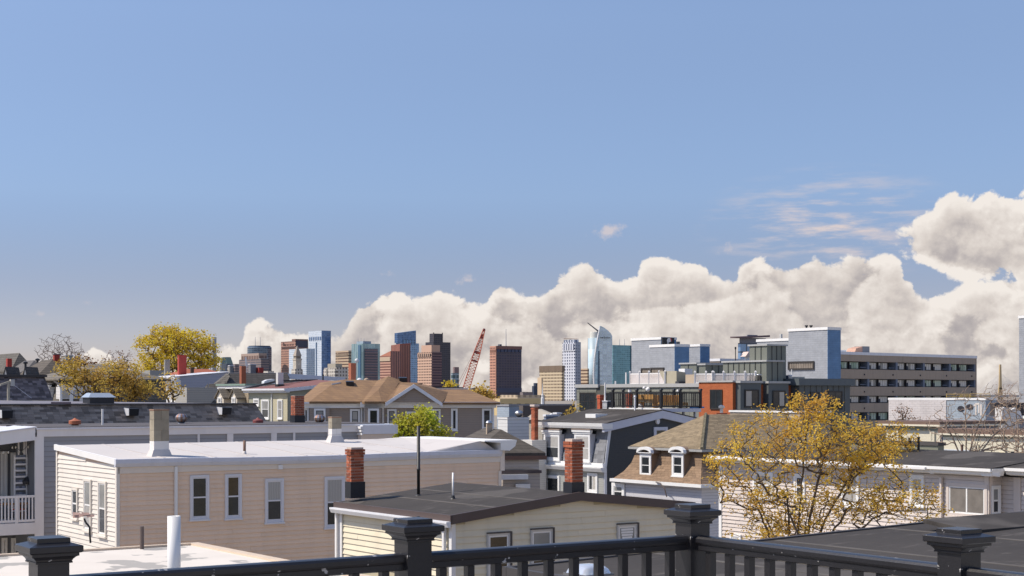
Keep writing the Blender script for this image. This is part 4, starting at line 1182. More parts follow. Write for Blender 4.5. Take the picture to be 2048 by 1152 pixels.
# white gables low between the roofs
for k, (px, w_) in enumerate(((11, 4), (50, 4))):
    b = Bd('small_gable_dormer', ('small white gabled dormer below the first red chimney', 'small white gabled dormer under the speckled roof')[k], 'dormer', px - w_, 112, 0)
    x1 = b.sf(px + w_); z0_ = b.z(760); z1_ = b.z(737)
    MB().prism([(0, z0_ - 5), (x1, z0_ - 5), (x1, z0_), (x1 / 2, z1_), (0, z0_)], 0, 3, 'y').build('wall', M('white_gable', (.75, .73, .70)), b.o)
    MB().prism([(-.1, z0_ - .1), (x1 / 2, z1_ + .02), (x1 + .1, z0_ - .1), (x1 + .1, z0_ + .02), (x1 / 2, z1_ + .14), (-.1, z0_ + .02)], -.06, 3, 'y').build('roof', SH_D, b.o)
def dark_mansard():
    b = Bd('purple_shingled_house', 'dark purple shingle mansard building at the left edge', 'house', -180, 82)
    o = b.o; xr, xe = b.sf(97), b.sf(106); zt, zb = b.z(753, xr), b.z(800, xr)
    MB().box(0, xe, 0, 8, 0, zb).build('wall', WALLG, o)
    MB().hexa([(0, 0, zb), (xe, 0, zb), (xe, 8, zb), (0, 8, zb)], [(.2, .7, zt), (xr, .7, zt), (xr, 7.3, zt), (.2, 7.3, zt)]).build('roof_deck', M('roof_felt', (.08, .075, .07), .95), o)
    shingle_field(o, [(b.sf(-8), -.02, zb), (xe, -.02, zb), (xr, .68, zt), (b.sf(-8), .68, zt)], .26, .14, M('purple_shingle', (.17, .145, .145), .95, .15, 2, island=.5), single=False)
    MB().box(.2, xr + .1, .52, .9, zt - .03, zt + .1).build('ridge_cap', M('ridge_dark', (.06, .055, .055), .95), o)
    # timber antenna post with bracket
    w = W(17, 797, 76)
    t = empty('timber_post', w, b.g, 'weathered timber utility post with bracket on the flat roof', 'post')
    TW = M('weathered_wood', (.36, .33, .26), .9, .25, 5)
    MB().tube((0, 0, -.2), (0, 0, .85), .075, .065, 10).build('shaft', TW, t)
    MB().hexa([(-.42, -.06, .62), (.12, -.06, .80), (.12, .06, .80), (-.42, .06, .62)], [(-.42, -.06, .72), (.12, -.06, .90), (.12, .06, .90), (-.42, .06, .72)]).build('arm', TW, t)
    MB().box(.08, .28, -.1, .1, .62, .95).build('insulator_block', M('grey_block', (.45, .44, .40)), t)
    mb = MB(); mb.tube((.2, 0, .72), (1.05, -.3, .02), .008, n=5); mb.build('guy_wire', GUTTER, t)
dark_mansard()
def olive_mansard():
    b = Bd('dormered_grey_house', 'grey roofed house with white dormers behind the olive tree', 'house', 122, 104)
    T, Wd = b.tl(100), b.sf(330); ze = b.z(757); zr = b.z(728, Wd * .4, 3)
    MB().box(0, Wd, 0, 7, 0, ze - 2.4).build('wall', WALLG, b.o)
    MB().hexa([(-.4, -.4, ze - 2.4), (Wd, -.4, ze - 2.4), (Wd, 7, ze - 2.4), (-.4, 7, ze - 2.4)], [(.1, .1, ze), (Wd, .1, ze), (Wd, 6.5, ze), (.1, 6.5, ze)]).build('roof', shingle('shingle_olive', (.16, .145, .12), .4, .18), b.o)
    hip_roof(b, .1, Wd, .1, 6.5, ze, zr, SH_T, .35)
    MB().box(-.2, Wd, -.2, 6.6, ze - .12, ze - .02).build('eaves_trim', WHITE, b.o)
    MB().box(-.6, Wd, -.55, -.3, ze - 2.5, ze - 2.3).build('lower_eaves', WHITE, b.o)
    for px in (129, 148, 168):
        s = b.sf(px); dormer(b.o, 'F', -.35, s - .45, s + .45, ze - 2.1, ze - .6, .8, WHITE, GLASS, WALLW, SH_D)
    s = b.tl(104); dormer(b.o, 'L', -.35, 1.2, 2.1, ze - 2.1, ze - .6, .8, WHITE, GLASS, WALLW, SH_D)
olive_mansard()
def bracket_house():
    b = Bd('bracketed_white_house', 'white house with arched windows, bracketed cornice and lilac side wall', 'house', 358, 155)
    o = b.o; T = b.tl(306); Wd = b.sf(462); z0_ = b.z(754); z1_ = b.z(744, Wd)
    LIL = siding('lilac_siding', (.36, .38, .46), .16)
    MB().hexa([(0, 0, 0), (Wd, 0, 0), (Wd, T, 0), (0, T, 0)], [(0, 0, z0_), (Wd, 0, z1_), (Wd, T, z1_), (0, T, z0_)]).build('wall', LIL, o)
    MB().hexa([(-.06, -.02, 0), (-.02, -.02, 0), (-.02, T, 0), (-.06, T, 0)], [(-.06, -.02, z0_ - .2), (-.02, -.02, z0_ - .2), (-.02, T, z0_ - .2), (-.06, T, z0_ - .2)]).build('front_wall', WALLW, o)
    MB().prism([(-.02, z0_ - .9), (-.22, z0_ - .7), (-.5, z0_ - .25), (-.55, z0_), (-.02, z0_)], -.15, T + .25, 'y').build('cornice', GUTTER, o)
    for t in (0, T): MB().prism([(-.06, z0_ - 1.5), (-.3, z0_ - 1.1), (-.55, z0_ - .2), (-.06, z0_ - .2)], t - .12, t + .12, 'y').build('bracket', WHITE, o)
    MB().slab([(-.5, -.12, z0_ + .06), (Wd, -.12, z1_ + .06), (Wd, T, z1_ + .06), (-.5, T, z0_ + .06)], .06).build('roof', GUTTER, o)
    MB().box(-.12, .15, -.06, 0, 0, z0_ - .3).build('corner_board', WHITE, o)
    wins(b, 'L', -.06, ((319, 325, 770, 800), (325.5, 331.5, 770, 800), (341, 352, 768, 803)), WHITE, GLASS, casing=.1)
bracket_house()
stack('red_chimney', 'tallest bright red chimney in front of the big yellow tree', 355, 358, 373, 711, 752, 160, M('brick_red_paint', (.36, .045, .035), .8, .2, 5), cap=M('brick_red_paint', (.36, .045, .035)))
stack('grey_chimney', 'plain grey block chimney left of the tall red chimney', 328, 330, 340, 719, 756, 161, M('grey_block_far', (.28, .27, .24), .9))
plain_house('red_roofed_house', 'house with low rust red roof behind the tall red chimney', 352, 170, 325, 462, 752, 738, M('rust_wall', (.3, .15, .1)), M('rust_roof', (.36, .11, .06), .8, .15, 1))
flat_block('grey_dormer_block', 'small grey flat roof block behind the bracketed white house', 300, 168, 280, 330, 741, M('grey_zinc', (.30, .30, .28), .6, .1), M('zinc_roof', (.28, .28, .27)), cap=None)
p = W(372 + 10, 741, 124); 
stack('stub_chimney', 'short dark stub chimney on the rust red roof', 380, 382, 388, 735, 744, 171, M('dark_stub', (.12, .07, .05)))

def grey_gables():
    b = Bd('slate_gabled_house', 'dark grey slate house with steep overlapping gables and long ridge', 'house', 455, 140, 20)
    o = b.o; S = SH_D
    pt = b.pt
    zb = 0
    # long dark mansard front
    x0, x1 = b.sf(440, 0), b.sf(590, 0)
    zt = b.z(747, 0, 1.2)
    MB().hexa([(x0 - 3, 0, 0), (x1, 0, 0), (x1, 8, 0), (x0 - 3, 8, 0)], [(x0 - 3, 0, b.z(775)), (x1, 0, b.z(775)), (x1, 8, b.z(775)), (x0 - 3, 8, b.z(775))]).build('wall', WALLG, o)
    MB().slab([pt(444, 778, 0), pt(585, 778, 0), pt(575, 747, 1.6), pt(458, 747, 1.6)], .2).build('roof', S, o)
    MB().slab([pt(458, 746.5, 1.6), pt(575, 746.5, 1.6), pt(575, 745.5, 7), pt(458, 745.5, 7)], .2).build('flat_roof', M('dark_roof_c', (.07, .07, .08)), o)
    # slopes running down to the left
    for poly in ([(458, 747, 1.4), (452, 747, 2.4), (372, 812, 2.4), (410, 812, 1.0)],
                 [(456, 748, 1.2), (460, 752, .8), (428, 812, -.2), (408, 812, .8)],
                 [(418, 768, .9), (432, 767, .7), (430, 812, -.3), (408, 812, .2)],
                 [(416, 767, 1.0), (408, 812, .0), (378, 812, 1.2)]):
        MB().slab([pt(*q) for q in poly], .15).build('roof', SH_G, o)
    MB().hexa([(b.sf(372, 2.4), 0.6, 0), (x0, .6, 0), (x0, 6, 0), (b.sf(372, 2.4), 6, 0)], [(b.sf(372, 2.4), 1.2, b.z(815)), (x0, 1.2, b.z(800)), (x0, 6, b.z(775)), (b.sf(372, 2.4), 6, b.z(815))]).build('wall', WALLG, o)
    # lilac parapets on the right
    for poly in ([(575, 747, 1.8), (690, 755, 4.5), (690, 762, 4.5), (580, 758, 1.8)],):
        P = [b.pt(*q) for q in poly]; MB().hexa(P, [(x, y + .3, z) for x, y, z in P]).build('parapet', M('lilac_parapet', (.55, .57, .64), .6), o)
    stack('brown_chimney', 'slim brown brick chimney on the dark slate roof', 479, 483, 492, 732, 766, 137, BRICK_D)
    stack('roof_unit', 'small grey rooftop unit left of the slim brown chimney', 457, 460, 467, 732, 748, 147, M('unit_grey', (.2, .2, .2)), cat='vent', cap=GUTTER)
    stack('roof_unit', 'square rooftop fan box right of the slim brown chimney', 497, 501, 512, 729, 745, 145, M('unit_grey2', (.22, .22, .23)), cat='vent', cap=GUTTER)
    stack('red_box_chimney', 'low square red chimney on the slate ridge', 512, 518, 527, 735, 747, 145, REDPAINT)
    # antenna with white panels on the slim chimney
    w = W(493, 745, 144)
    t = empty('antenna', w, 0, 'thin roof antenna with small white reflector panels', 'antenna')
    MB().tube((0, 0, -.6), (0, 0, 1.3), .02, n=6).build('mast', STEEL, t)
    MB().hexa([(-.1, 0, .55), (.12, 0, .55), (.12, .03, .55), (-.1, .03, .55)], [(-.16, 0, 1.45), (-.02, 0, 1.45), (-.02, .03, 1.45), (-.16, .03, 1.45)]).build('reflector', WHITE2, t)
    for k in range(4): MB().tube((-.3, 0, .1 + .15 * k), (.35, 0, .12 + .15 * k), .01, n=5).build('rod', STEEL, t)
grey_gables()

def tan_dormers():
    b = Bd('tan_dormer_house', 'tan house with green cornice and two gabled attic dormers', 'house', 497, 124)
    o = b.o; T = b.tl(441); zt = b.z(771); TAN = shingle('tan_shakes', (.38, .31, .22), .35, .16, mortar=.7)
    MB().box(0, 1.6, 0, T, 0, zt).build('wall', TAN, o)
    MB().box(-.35, 1.6, -.1, T + .2, zt, zt + .14).build('cornice', M('green_copper', (.22, .31, .26), .6), o)
    MB().box(-.25, 1.6, -.08, T + .1, zt - .25, zt - .003).build('frieze', WHITE, o)
    for px0, px1 in ((449, 463), (478, 490)):
        t1, t0 = b.tl(px0), b.tl(px1); tm = (t0 + t1) / 2
        z1_, z0_ = b.z(779, 0, tm), b.z(815, 0, tm); ze = b.z(792, 0, tm)
        d = MB().prism([(t0, z0_), (t1, z0_), (t1, ze), (tm, z1_), (t0, ze)], -.7, 0, 'x').build('dormer', M('cream_paint', (.66, .60, .5)), o)
        for s in (-1, 1):
            e = t1 + .22 if s > 0 else t0 - .22; zz = ze - .25
            MB().hexa([(-.85, tm, z1_ - .02), (0, tm, z1_ - .02), (0, e, zz), (-.85, e, zz)], [(-.85, tm, z1_ + .10), (0, tm, z1_ + .10), (0, e, zz + .10), (-.85, e, zz + .10)]).build('dormer_roof', SH_T, d)
        window(d, 'L', -.7, tm - .35, tm + .35, z0_, ze - .1, WHITE, GLASS_B, casing=.1)
tan_dormers()

def maroon_house():
    b = Bd('maroon_roofed_house', 'yellowish clapboard house with maroon low roof and white gutter', 'house', 576, 117)
    o = b.o; T = b.tl(498); Wd = b.sf(690); ze = b.z(778)
    PY = siding('pale_yellow_far', (.58, .53, .37), .125, .6); DG = siding('grey_green_far', (.40, .40, .31), .125, .7)
    zr = b.z(761, b.sf(590, 3.2), 3.2)
    MB().box(0, Wd, 0, T, 0, ze - .05).build('wall', DG, o)
    t1 = b.tl(546)
    MB().box(-.02, .5, 0.02, t1, 0, ze - .35).build('bay_wall', PY, o)
    MB().box(-.05, -.025, .0, .12, 0, ze - .35).build('corner_board', PY, o)
    RM = M('maroon_membrane', (.20, .085, .075), .8, .12, .6)
    MB().slab([(-.35, -.3, ze + .05), (Wd, -.3, b.z(764, Wd)), (Wd, T * .7, zr + .1), (-.35, T + .3, ze + .05)], .1).build('roof', RM, o)
    MB().slab([(-.35, T + .3, ze + .06), (1.5, T * .7, zr + .02), (1.5, T * .7 + .2, zr + .02), (-.35, T + .5, ze + .1)], .15).build('roof_edge', FLASH, o)
    MB().slab([(1.2, T * .62, zr + .02), (Wd, T * .66, zr + .12), (Wd, T * .7, zr + .12), (1.2, T * .7, zr + .02)], .12).build('roof_edge', FLASH, o)
    MB().prism([(-.35, ze - .22), (-.5, ze - .10), (-.5, ze + .04), (-.35, ze + .04)], -.35, T + .3, 'y').build('gutter', GUTTER, o)
    MB().box(-.34, 0, -.3, T + .3, ze - .28, ze - .1).build('soffit', WHITE, o)
    MB().hexa([(-.35, -.36, ze - .22), (Wd, -.36, b.z(768, Wd) - .1), (Wd, -.3, b.z(768, Wd) - .1), (-.35, -.3, ze - .22)], [(-.35, -.36, ze + .04), (Wd, -.36, b.z(764, Wd)), (Wd, -.3, b.z(764, Wd)), (-.35, -.3, ze + .04)]).build('fascia', GUTTER, o)
    MB().box(-.12, -.03, t1 + .02, t1 + .12, 0, ze - .3).build('downspout', WHITE, o)
    wins(b, 'L', -.02, ((556, 566, 799, 838),), WHITE, GLASS_B, casing=.1, style='grid12')
    wins(b, 'L', 0, ((524, 539, 799, 838), (508, 519, 797, 812)), WHITE, GLASS_B, casing=.12)
    x0 = b.sf(556, 1.9)
    st = stack('white_chimney', 'plain whitewashed square chimney on the maroon roof', 552, 556, 567, 745, 772, 120, M('whitewash', (.62, .62, .60), .8, .08))
    MB().box(-.06, st.W + .06, -.06, st.T + .06, -.25, .14).build('flashing', FLASH, st.o)
    w = W(646, 764, 126); tag(MB().lathe([(.06, -.4), (.06, .65)], (0, 0, 0), 10).build('black_pipe', PIPEB), 'thin black pipe beside the maroon roof ridge', 'pipe').location = w
    w = W(537, 764, 126)
    t = empty('roof_vent_hood', w, b.g, 'low curved white vent hood on the maroon roof ridge', 'vent')
    MB().prism([(-.5, -.15), (.5, -.15), (.5, .15), (.35, .25), (-.2, .18), (-.5, .05)], -.25, .25, 'y').build('hood', GUTTER, t)
maroon_house()

# ------------------------------------------------------------------ brown hipped house
def brown_house():
    b = Bd('brown_hipped_house', 'taupe house with brown shingle hips, front gable and white frieze', 'house', 600, 105, 8)
    o = b.o; Wd = b.sf(986); D = 8.0
    TP = siding('taupe_siding', (.30, .25, .215), .16, .75)
    BR = shingle('brown_shingle', (.275, .165, .085), .42, .13, c2=(.21, .125, .07), mortar=.75)
    ze = b.z(804); zf = b.z(816)
    MB().box(0, Wd, 0, D, 0, zf + .02).build('wall', TP, o)
    MB().box(-.25, Wd + .2, -.22, D, zf, ze - .12).build('frieze', WHITE, o)
    MB().box(-.4, Wd + .45, -.45, D, ze - .12, ze).build('eaves', GUTTER, o)
    sheets(b, 'roof', BR, [
        [(594, 804, 1.5), (619, 803, -.5), (661, 771, 2.4), (690, 759, 4.2), (640, 765, 6)],
        [(619, 803, -.5), (659, 803, -.5), (661, 771, 2.4)],
        [(659, 803, -.5), (724, 803, -.5), (757, 761, 4.2), (690, 759, 4.2), (661, 771, 2.4)],
        [(724, 803, -.7), (730, 803, -1.0), (757, 779, 1.2), (777, 752, 4.4), (755, 761, 4.2)],
        [(729, 803, -1.0), (763, 803, -1.0), (757, 779, 1.2)],
        [(763, 803, -1.0), (776, 803, -.6), (797, 766, 3.6), (777, 752, 4.4), (757, 779, 1.2)],
        [(772, 804, -.9), (828, 768.5, -.9), (845, 766, 4.0), (797, 764, 4.0)],
        [(828, 768.5, -.9), (884, 805, -.9), (900, 785, 3), (850, 769, 4.0)],
        [(876, 805, -.5), (1000, 805, -.5), (936, 779, 3.6), (848, 779, 3.6)],
        [(777, 752, 4.4), (797, 766, 3.6), (830, 770, 4.5), (800, 763, 7)],
    ], .15)
    # gable face and raking boards
    P = [b.pt(779, 804, -.7), b.pt(877, 804.5, -.7), b.pt(828, 772, -.7)]
    MB().hexa(P, [(x, y + .3, z) for x, y, z in P]).build('gable_wall', TP, o)
    for q0, q1 in (((771, 805), (828, 768)), ((828, 768), (885, 806))):
        A, C = b.pt(*q0, -1.0), b.pt(*q1, -1.0); h = .26
        MB().hexa([(A[0], A[1], A[2] - h), (C[0], C[1], C[2] - h), (C[0], C[1] + .2, C[2] - h), (A[0], A[1] + .2, A[2] - h)], [(A[0], A[1], A[2]), (C[0], C[1], C[2]), (C[0], C[1] + .2, C[2]), (A[0], A[1] + .2, A[2])]).build('rake_board', GUTTER, o)
    A, C = b.pt(846, 776, 3.6), b.pt(936, 776, 3.6)
    MB().hexa([(A[0], A[1] + .1, A[2] - .25), (C[0], C[1] + .1, A[2] - .25), (C[0], C[1] + 3, A[2] - .25), (A[0], A[1] + 3, A[2] - .25)], [(A[0], A[1], A[2]), (C[0], C[1], A[2]), (C[0], C[1] + 3, A[2]), (A[0], A[1] + 3, A[2])]).build('ridge_parapet', GUTTER, o)
    # projecting bays
    for px0, px1, v in ((619, 659, -.28), (729, 763, -.7)):
        x0, x1 = b.sf(px0, v), b.sf(px1, v); MB().box(x0, x1, v, .1, 0, zf).build('bay_wall', TP, o)
    fr = M('black_frame', (.02, .02, .02), .5)
    wins(b, 'F', -.28, ((628, 651, 817, 862),), WHITE, GLASS_B, casing=.14, trim2=fr)
    wins(b, 'F', -.7, ((736, 758, 817, 862),), WHITE, GLASS, casing=.14, trim2=fr)
    wins(b, 'F', 0, ((602, 618, 816, 860),), WHITE, GLASS_B, casing=.10, style='pair')
    wins(b, 'F', 0, ((700, 720, 818, 862), (774, 793, 818, 862), (812, 832, 823, 866), (860, 881, 818, 862), (964, 983, 817, 858)), WHITE, GLASS, casing=.14, trim2=fr)
    wins(b, 'F', 0, ((902, 915, 817, 861),), WHITE, GLASS, casing=.14, style='single', trim2=fr)
    for px in (657, 723, 766): 
        x = b.sf(px); MB().box(x - .06, x + .06, -.08, -.0, 0, zf).build('corner_board', WHITE, o)
    x = b.sf(724); MB().box(x - .14, x + .14, -.62, -.46, ze - .35, ze - .02).build('downspout_head', WHITE, o)
    MB().box(x + .1, x + .2, -.4, -.3, 0, ze - .34).build('downspout', WHITE, o)
    x = b.sf(988); MB().box(x - .12, x + .0, -.06, .0, 0, zf).build('corner_board', WHITE, o)
    # roof box vents
    for px, py, v in ((700, 770, 3.2), (806, 762, 4.6)):
        x = b.sf(px, v); zz = b.z(py, x, v)
        MB().hexa([(x - .26, v - .4, zz - .3), (x + .26, v - .4, zz - .3), (x + .26, v + .3, zz - .3), (x - .26, v + .3, zz - .3)], [(x - .30, v - .5, zz + .22), (x + .26, v - .5, zz + .22), (x + .26, v + .3, zz + .3), (x - .30, v + .3, zz + .3)]).build('box_vent', FLASH, o)
    x = b.sf(673, 3); MB().hexa([(x - .35, 2.6, b.z(770, x, 2.6)), (x + .3, 3.2, b.z(767, x, 3)), (x + .3, 3.4, b.z(767, x, 3)), (x - .35, 2.8, b.z(770, x, 2.6))], [(x - .35, 2.6, b.z(767, x, 2.6)), (x + .3, 3.2, b.z(764, x, 3)), (x + .3, 3.4, b.z(764, x, 3)), (x - .35, 2.8, b.z(767, x, 2.6))]).build('roof_light', WHITE2, o)
    # masonry chimney with a satellite ball behind
    st = stack('brown_chimney', 'rough red brown chimney behind the brown hip ridge', 697, 702, 712, 726, 762, 114, BRICK_D)
    w = W(712, 722, 118); t = empty('satellite_dish', w, 0, 'white round dish behind the rough brown chimney', 'dish')
    MB().lathe([(.02, 0), (.1, .03), (.15, .1), (.17, .18)], (0, 0, 0), 16).build('bowl', WHITE2, t, True).rotation_euler = (R(80), 0, R(30))
    MB().tube((0, .2, -1.2), (0, .1, .1), .04, n=6).build('mast', STEEL, t)
    for px, lab in ((719, 'small white vent cap on the brown ridge'), (733, 'small rounded tan vent cap on the brown ridge')):
        w = W(px, 762, 111); tag(MB().lathe([(.16, -.3), (.2, .05), (.16, .16), (.05, .22)], (0, 0, 0), 12).build('ridge_vent', WHITE2 if px < 725 else M('tan_cap', (.4, .3, .22))), lab, 'vent').location = w
brown_house()

# ------------------------------------------------------------------ small roofs in the middle gap
def middle_gap():
    b = plain_house('dark_hip_roof_house', 'low house with dark brown hip roof right of the taupe house', 952, 70, 900, 1078, 906, 857, siding('pale_grey_far', (.5, .47, .45), .14), shingle('shingle_darkbrown', (.10, .085, .07), .35, .14, mortar=.6), g=12, ov=.25)
    MB().box(-.3, b.W + .3, -.3, -.2, b.ze - .32, b.ze - .14).build('fascia', M('brown_fascia', (.16, .085, .06), .7), b.o)
    st = stack('beige_chimney', 'slim beige chimney with steel cap on the dark brown hip roof', 972, 974, 984, 848, 868, 73, M('beige_render', (.50, .40, .30), .9, .12))
    MB().lathe([(.12, st.h), (.16, st.h + .06), (.12, st.h + .14), (.02, st.h + .18)], (st.W / 2, st.T / 2, 0), 12).build('steel_cap', STEEL, st.o)
    # flat annexe under it
    b2 = flat_block('flat_annexe', 'low dark flat annexe with white gutter below the hip roof', 1006, 62, 985, 1080, 941, siding('pale_grey_far2', (.42, .38, .35), .14), BLKROOF, cap=M('annexe_edge', (.09, .07, .07)), cap_h=.12, g=12)
    MB().box(-.2, 1.0, -.22, -.08, b2.zt - .36, b2.zt - .16).build('gutter', GUTTER, b2.o)
    MB().box(.5, 1.1, -.15, -.02, b2.zt - .75, b2.zt - .55).build('window_head', WHITE, b2.o)
    MB().box(-.12, .12, .3, .6, b2.zt - .02, b2.zt + 1.0).build('flue', FLASH, b2.o)
    # white and blue sided box house
    c = flat_block('box_house', 'narrow box house with white front and blue shaded siding', 1015, 100, 996, 1058, 835, siding('box_white', (.74, .74, .73), .22), BLKROOF, cap=WHITE2, cap_h=.1, cap_o=.03)
    turbine_vent(1038, 820, 838, 101, 'shiny steel turbine vent on the narrow box house', STEEL)
    flat_block('painted_brick_block', 'pale blue painted brick block behind the narrow box house', 1018, 130, 994, 1148, 809, shingle('pale_blue_brick', (.40, .47, .55), .5, .16, mortar=.8, var=.1), M('dark_roof_d', (.1, .1, .1)), cap=M('roof_lip', (.30, .30, .32)), cap_h=.15)
    b3 = flat_block('brown_gap_house', 'plain brown house behind the beige dormers', 1046, 120, 1038, 1150, 811, M('brown_stucco', (.13, .11, .10), .9, .1, 1), None)
    # beige steep dormers
    for k, (pc, pl, pr, yt, yb, lab) in enumerate(((1085, 1052, 1112, 818, 882, 'beige steep roofed dormer house left of the slate mansard'), (1142, 1130, 1160, 820, 850, 'beige roofed dormer behind the slate mansard ridge'))):
        q = Bd('beige_dormer_house', lab, 'house', pc, 108 - 2 * k)
        T, Wd = q.tl(pl), q.sf(pr); z1 = q.z(yt, 1, T); z0 = q.z(840); 
        MB().box(0, Wd, 0, T, 0, z0).build('wall', siding('beige_far', (.46, .43, .38), .2), q.o)
        MB().hexa([(-.2, -.2, z0), (Wd, -.2, z0), (Wd, T, z0), (-.2, T, z0)], [(.9, .0, z1 - .4), (Wd, .0, z1 - .4), (Wd, T - .3, z1), (.9, T - .3, z1)]).build('roof', M('beige_roof', (.36, .33, .28), .8, .1, 1.2), q.o)
        for y in (-.2, T - .2): MB().hexa([(-.28, y, z0 - .1), (-.2, y, z0 - .1), (-.2, y + .2, z0 - .1), (-.28, y + .2, z0 - .1)], [(.8, y + .1, z1 - .3), (.9, y + .1, z1 - .3), (.9, y + .3, z1 - .3), (.8, y + .3, z1 - .3)]).build('verge', WHITE, q.o)
    flat_block('blue_roof_box', 'small blue grey roof box beside the slate mansard', 1092, 98, 1088, 1116, 829, M('blue_grey_paint', (.18, .22, .30), .7), None, cap=GUTTER, cap_h=.12)
    flat_block('cream_roof_box', 'small cream roof box behind the blue grey one', 1114, 102, 1108, 1122, 825, M('cream_paint', (.66, .60, .5)), None, cap=GUTTER, cap_h=.1)
    # slender tall brick chimney with white plinth
    st = Bd('slender_brick_chimney', 'slender tall brick chimney on a white sided base', 'chimney', 1069, 94)
    T, Wd = st.tl(1064), st.sf(1074); z0, z1 = st.z(880), st.z(813)
    brick_chimney(st.o, 0, Wd + .1, 0, T + .1, z0, z1, BRICK, M('mortar_b', (.42, .26, .18)), bh=.09, corbel=1)
    MB().box(-.4, Wd + .5, -.3, T + .7, 0, z0).build('base', siding('base_white', (.72, .70, .66), .12), st.o)
    MB().box(-.05, Wd + .15, -.05, T + .15, z1, z1 + .12).build('pot', M('pot_pink', (.6, .5, .45)), st.o)
middle_gap()

# ------------------------------------------------------------------ slate mansard with dark side wall
def slate_mansard():
    b = Bd('slate_mansard_house', 'slate mansard house with white dormers and dark navy side wall', 'house', 1208, 90)
    o = b.o; T = b.tl(1076, -.2); Wd = b.sf(1424); xm = b.sf(1321)
    ze = b.z(851); zr = b.z(825, xm); zb = b.z(926); zc = b.z(945)
    NAVY = siding('navy_siding', (.045, .055, .068), .11, .6)
    xt = .36
    MB().prism([(0, 0), (Wd, 0), (Wd, ze - .12), (xm, zr - .12), (xt, ze - .12), (0.02, zb)], 0, T, 'y').build('wall', NAVY, o)
    SL = M('slate', (.20, .205, .22), .75, .12, 2.5, rand=.22)
    L = [1093.0, 1150.0]
    d1 = (b.tl(1120, -.12), b.tl(1089, -.12)); d2 = (b.tl(1181, -.12), b.tl(1150, -.12))
    def skip(u, v):
        y = T * (1 - u)
        return v < .86 and any(a - .08 < y < c + .08 for a, c in (d1, d2))
    shingle_field(o, [(-.02, T, zb), (-.02, 0, zb), (xt - .02, 0, ze - .1), (xt - .02, T, ze - .1)], .42, .235, SL, True, skip)
    for t0, t1 in (d1, d2):
        dormer(o, 'L', -.12, t0, t1, zb + .02, b.z(869, 0, t0), .62, WHITE, GLASS_B, M('lilac_shade', (.55, .56, .62)), M('brown_felt', (.22, .17, .14)), head=.26)  # dormer sides are lilac: the shade on white is put into the colour
    # cornices
    MB().prism([(xt + .1, ze - .2), (-.25, ze - .2), (-.32, ze - .06), (-.36, ze + .12), (xt + .1, ze + .12)], -.25, T + .3, 'y').build('cornice', WHITE, o)
    MB().box(-.12, .02, -.02, T + .05, zb - .26, zb - .02).build('sill_band', WHITE, o)
    MB().prism([(0, zc), (-.30, zc + .02), (-.42, zc + .22), (-.44, zb - .27), (0, zb - .27)], -.22, T + .35, 'y').build('lower_cornice', WHITE, o)
    MB().box(-.04, .0, 0.02, T, 0, zc).build('front_wall', siding('grey_green_lower', (.40, .41, .39), .14), o)
    wins(b, 'L', -.04, ((1073, 1120, 950, 990), (1176, 1196, 946, 985)), WHITE, GLASS, casing=.14, style='pair')
    # side trim
    MB().hexa([(-.02, -.05, zb - .3), (.16, -.05, zb - .3), (.16, -.0, zb - .3), (-.02, -.0, zb - .3)], [(xt - .02, -.05, ze - .12), (xt + .18, -.05, ze - .12), (xt + .18, 0, ze - .12), (xt - .02, 0, ze - .12)]).build('corner_board', GUTTER, o)
    MB().box(-.02, .18, -.05, 0, 0, zb - .31).build('corner_board', GUTTER, o)
    lil = M('lilac_rake', (.58, .60, .68), .5)
    for x0, z0, x1, z1 in ((-.15, ze - .05, xm, zr), (xm, zr, Wd + .2, ze - .08)):
        MB().hexa([(x0, -.22, z0 - .34), (x1, -.22, z1 - .34), (x1, 0, z1 - .34), (x0, 0, z0 - .34)], [(x0, -.22, z0 + .12), (x1, -.22, z1 + .12), (x1, 0, z1 + .12), (x0, 0, z0 + .12)]).build('rake_board', lil, o)
        MB().slab([(x0, -.24, z0 + .18), (x1, -.24, z1 + .18), (x1, T + .3, z1 + .18), (x0, T + .3, z0 + .18)], .05).build('roof', BLKROOF, o)
    # oval wall lamp and window
    s = b.sf(1314); zz = b.z(842, s)
    MB().prism([(s + .13 * math.cos(a * math.pi / 8), zz + .19 * math.sin(a * math.pi / 8)) for a in range(16)], -.12, -.0, 'y').build('oval_vent', GUTTER, o)
    wins(b, 'F', 0, ((1307, 1334, 854, 895),), lil, GLASS, casing=.16)
    # white curbs on the roof
    s = b.sf(1190, 3.2)
    for px0, px1, y0, y1, v in ((1191, 1215, 828, 836, 2.6),):
        x0, x1 = b.sf(px0, v), b.sf(px1, v); MB().box(x0, x1, v, v + 1.0, b.z(y1, x0, v) - .2, b.z(y0, x0, v)).build('roof_curb', WHITE, o)
    # ---------- roof terrace
    PX, PY = b.sf(1322, .1), .1
    zd = zr + .24; t = Bd('roof_terrace', 'roof terrace with black baluster railing on the slate mansard', 'terrace', 1322, b.d + b.s * PX + b.c * PY)
    L1, L2 = t.tl(1219), t.sf(1401)
    MB().box(0, L2, 0, L1, zd - .10, zd).build('deck', M('terrace_deck', (.55, .52, .48), .8), t.o)
    for k in range(4):
        for q in (.3, L1 - .3): MB().box(.2 + (L2 - .4) * k / 3 - .06, .2 + (L2 - .4) * k / 3 + .06, q - .06, q + .06, ze + .05, zd - .1).build('pier', GUTTER, t.o)
    MB().box(-.06, -.0, 0, L1, zd - .14, zd + .02).build('edge_board', WHITE, t.o)
    MB().box(-.06, L2, -.06, 0, zd - .22, zd + .0).build('edge_board', lil, t.o)
    h = t.z(781) - zd; BK = M('black_rail', (.012, .012, .014), .5)
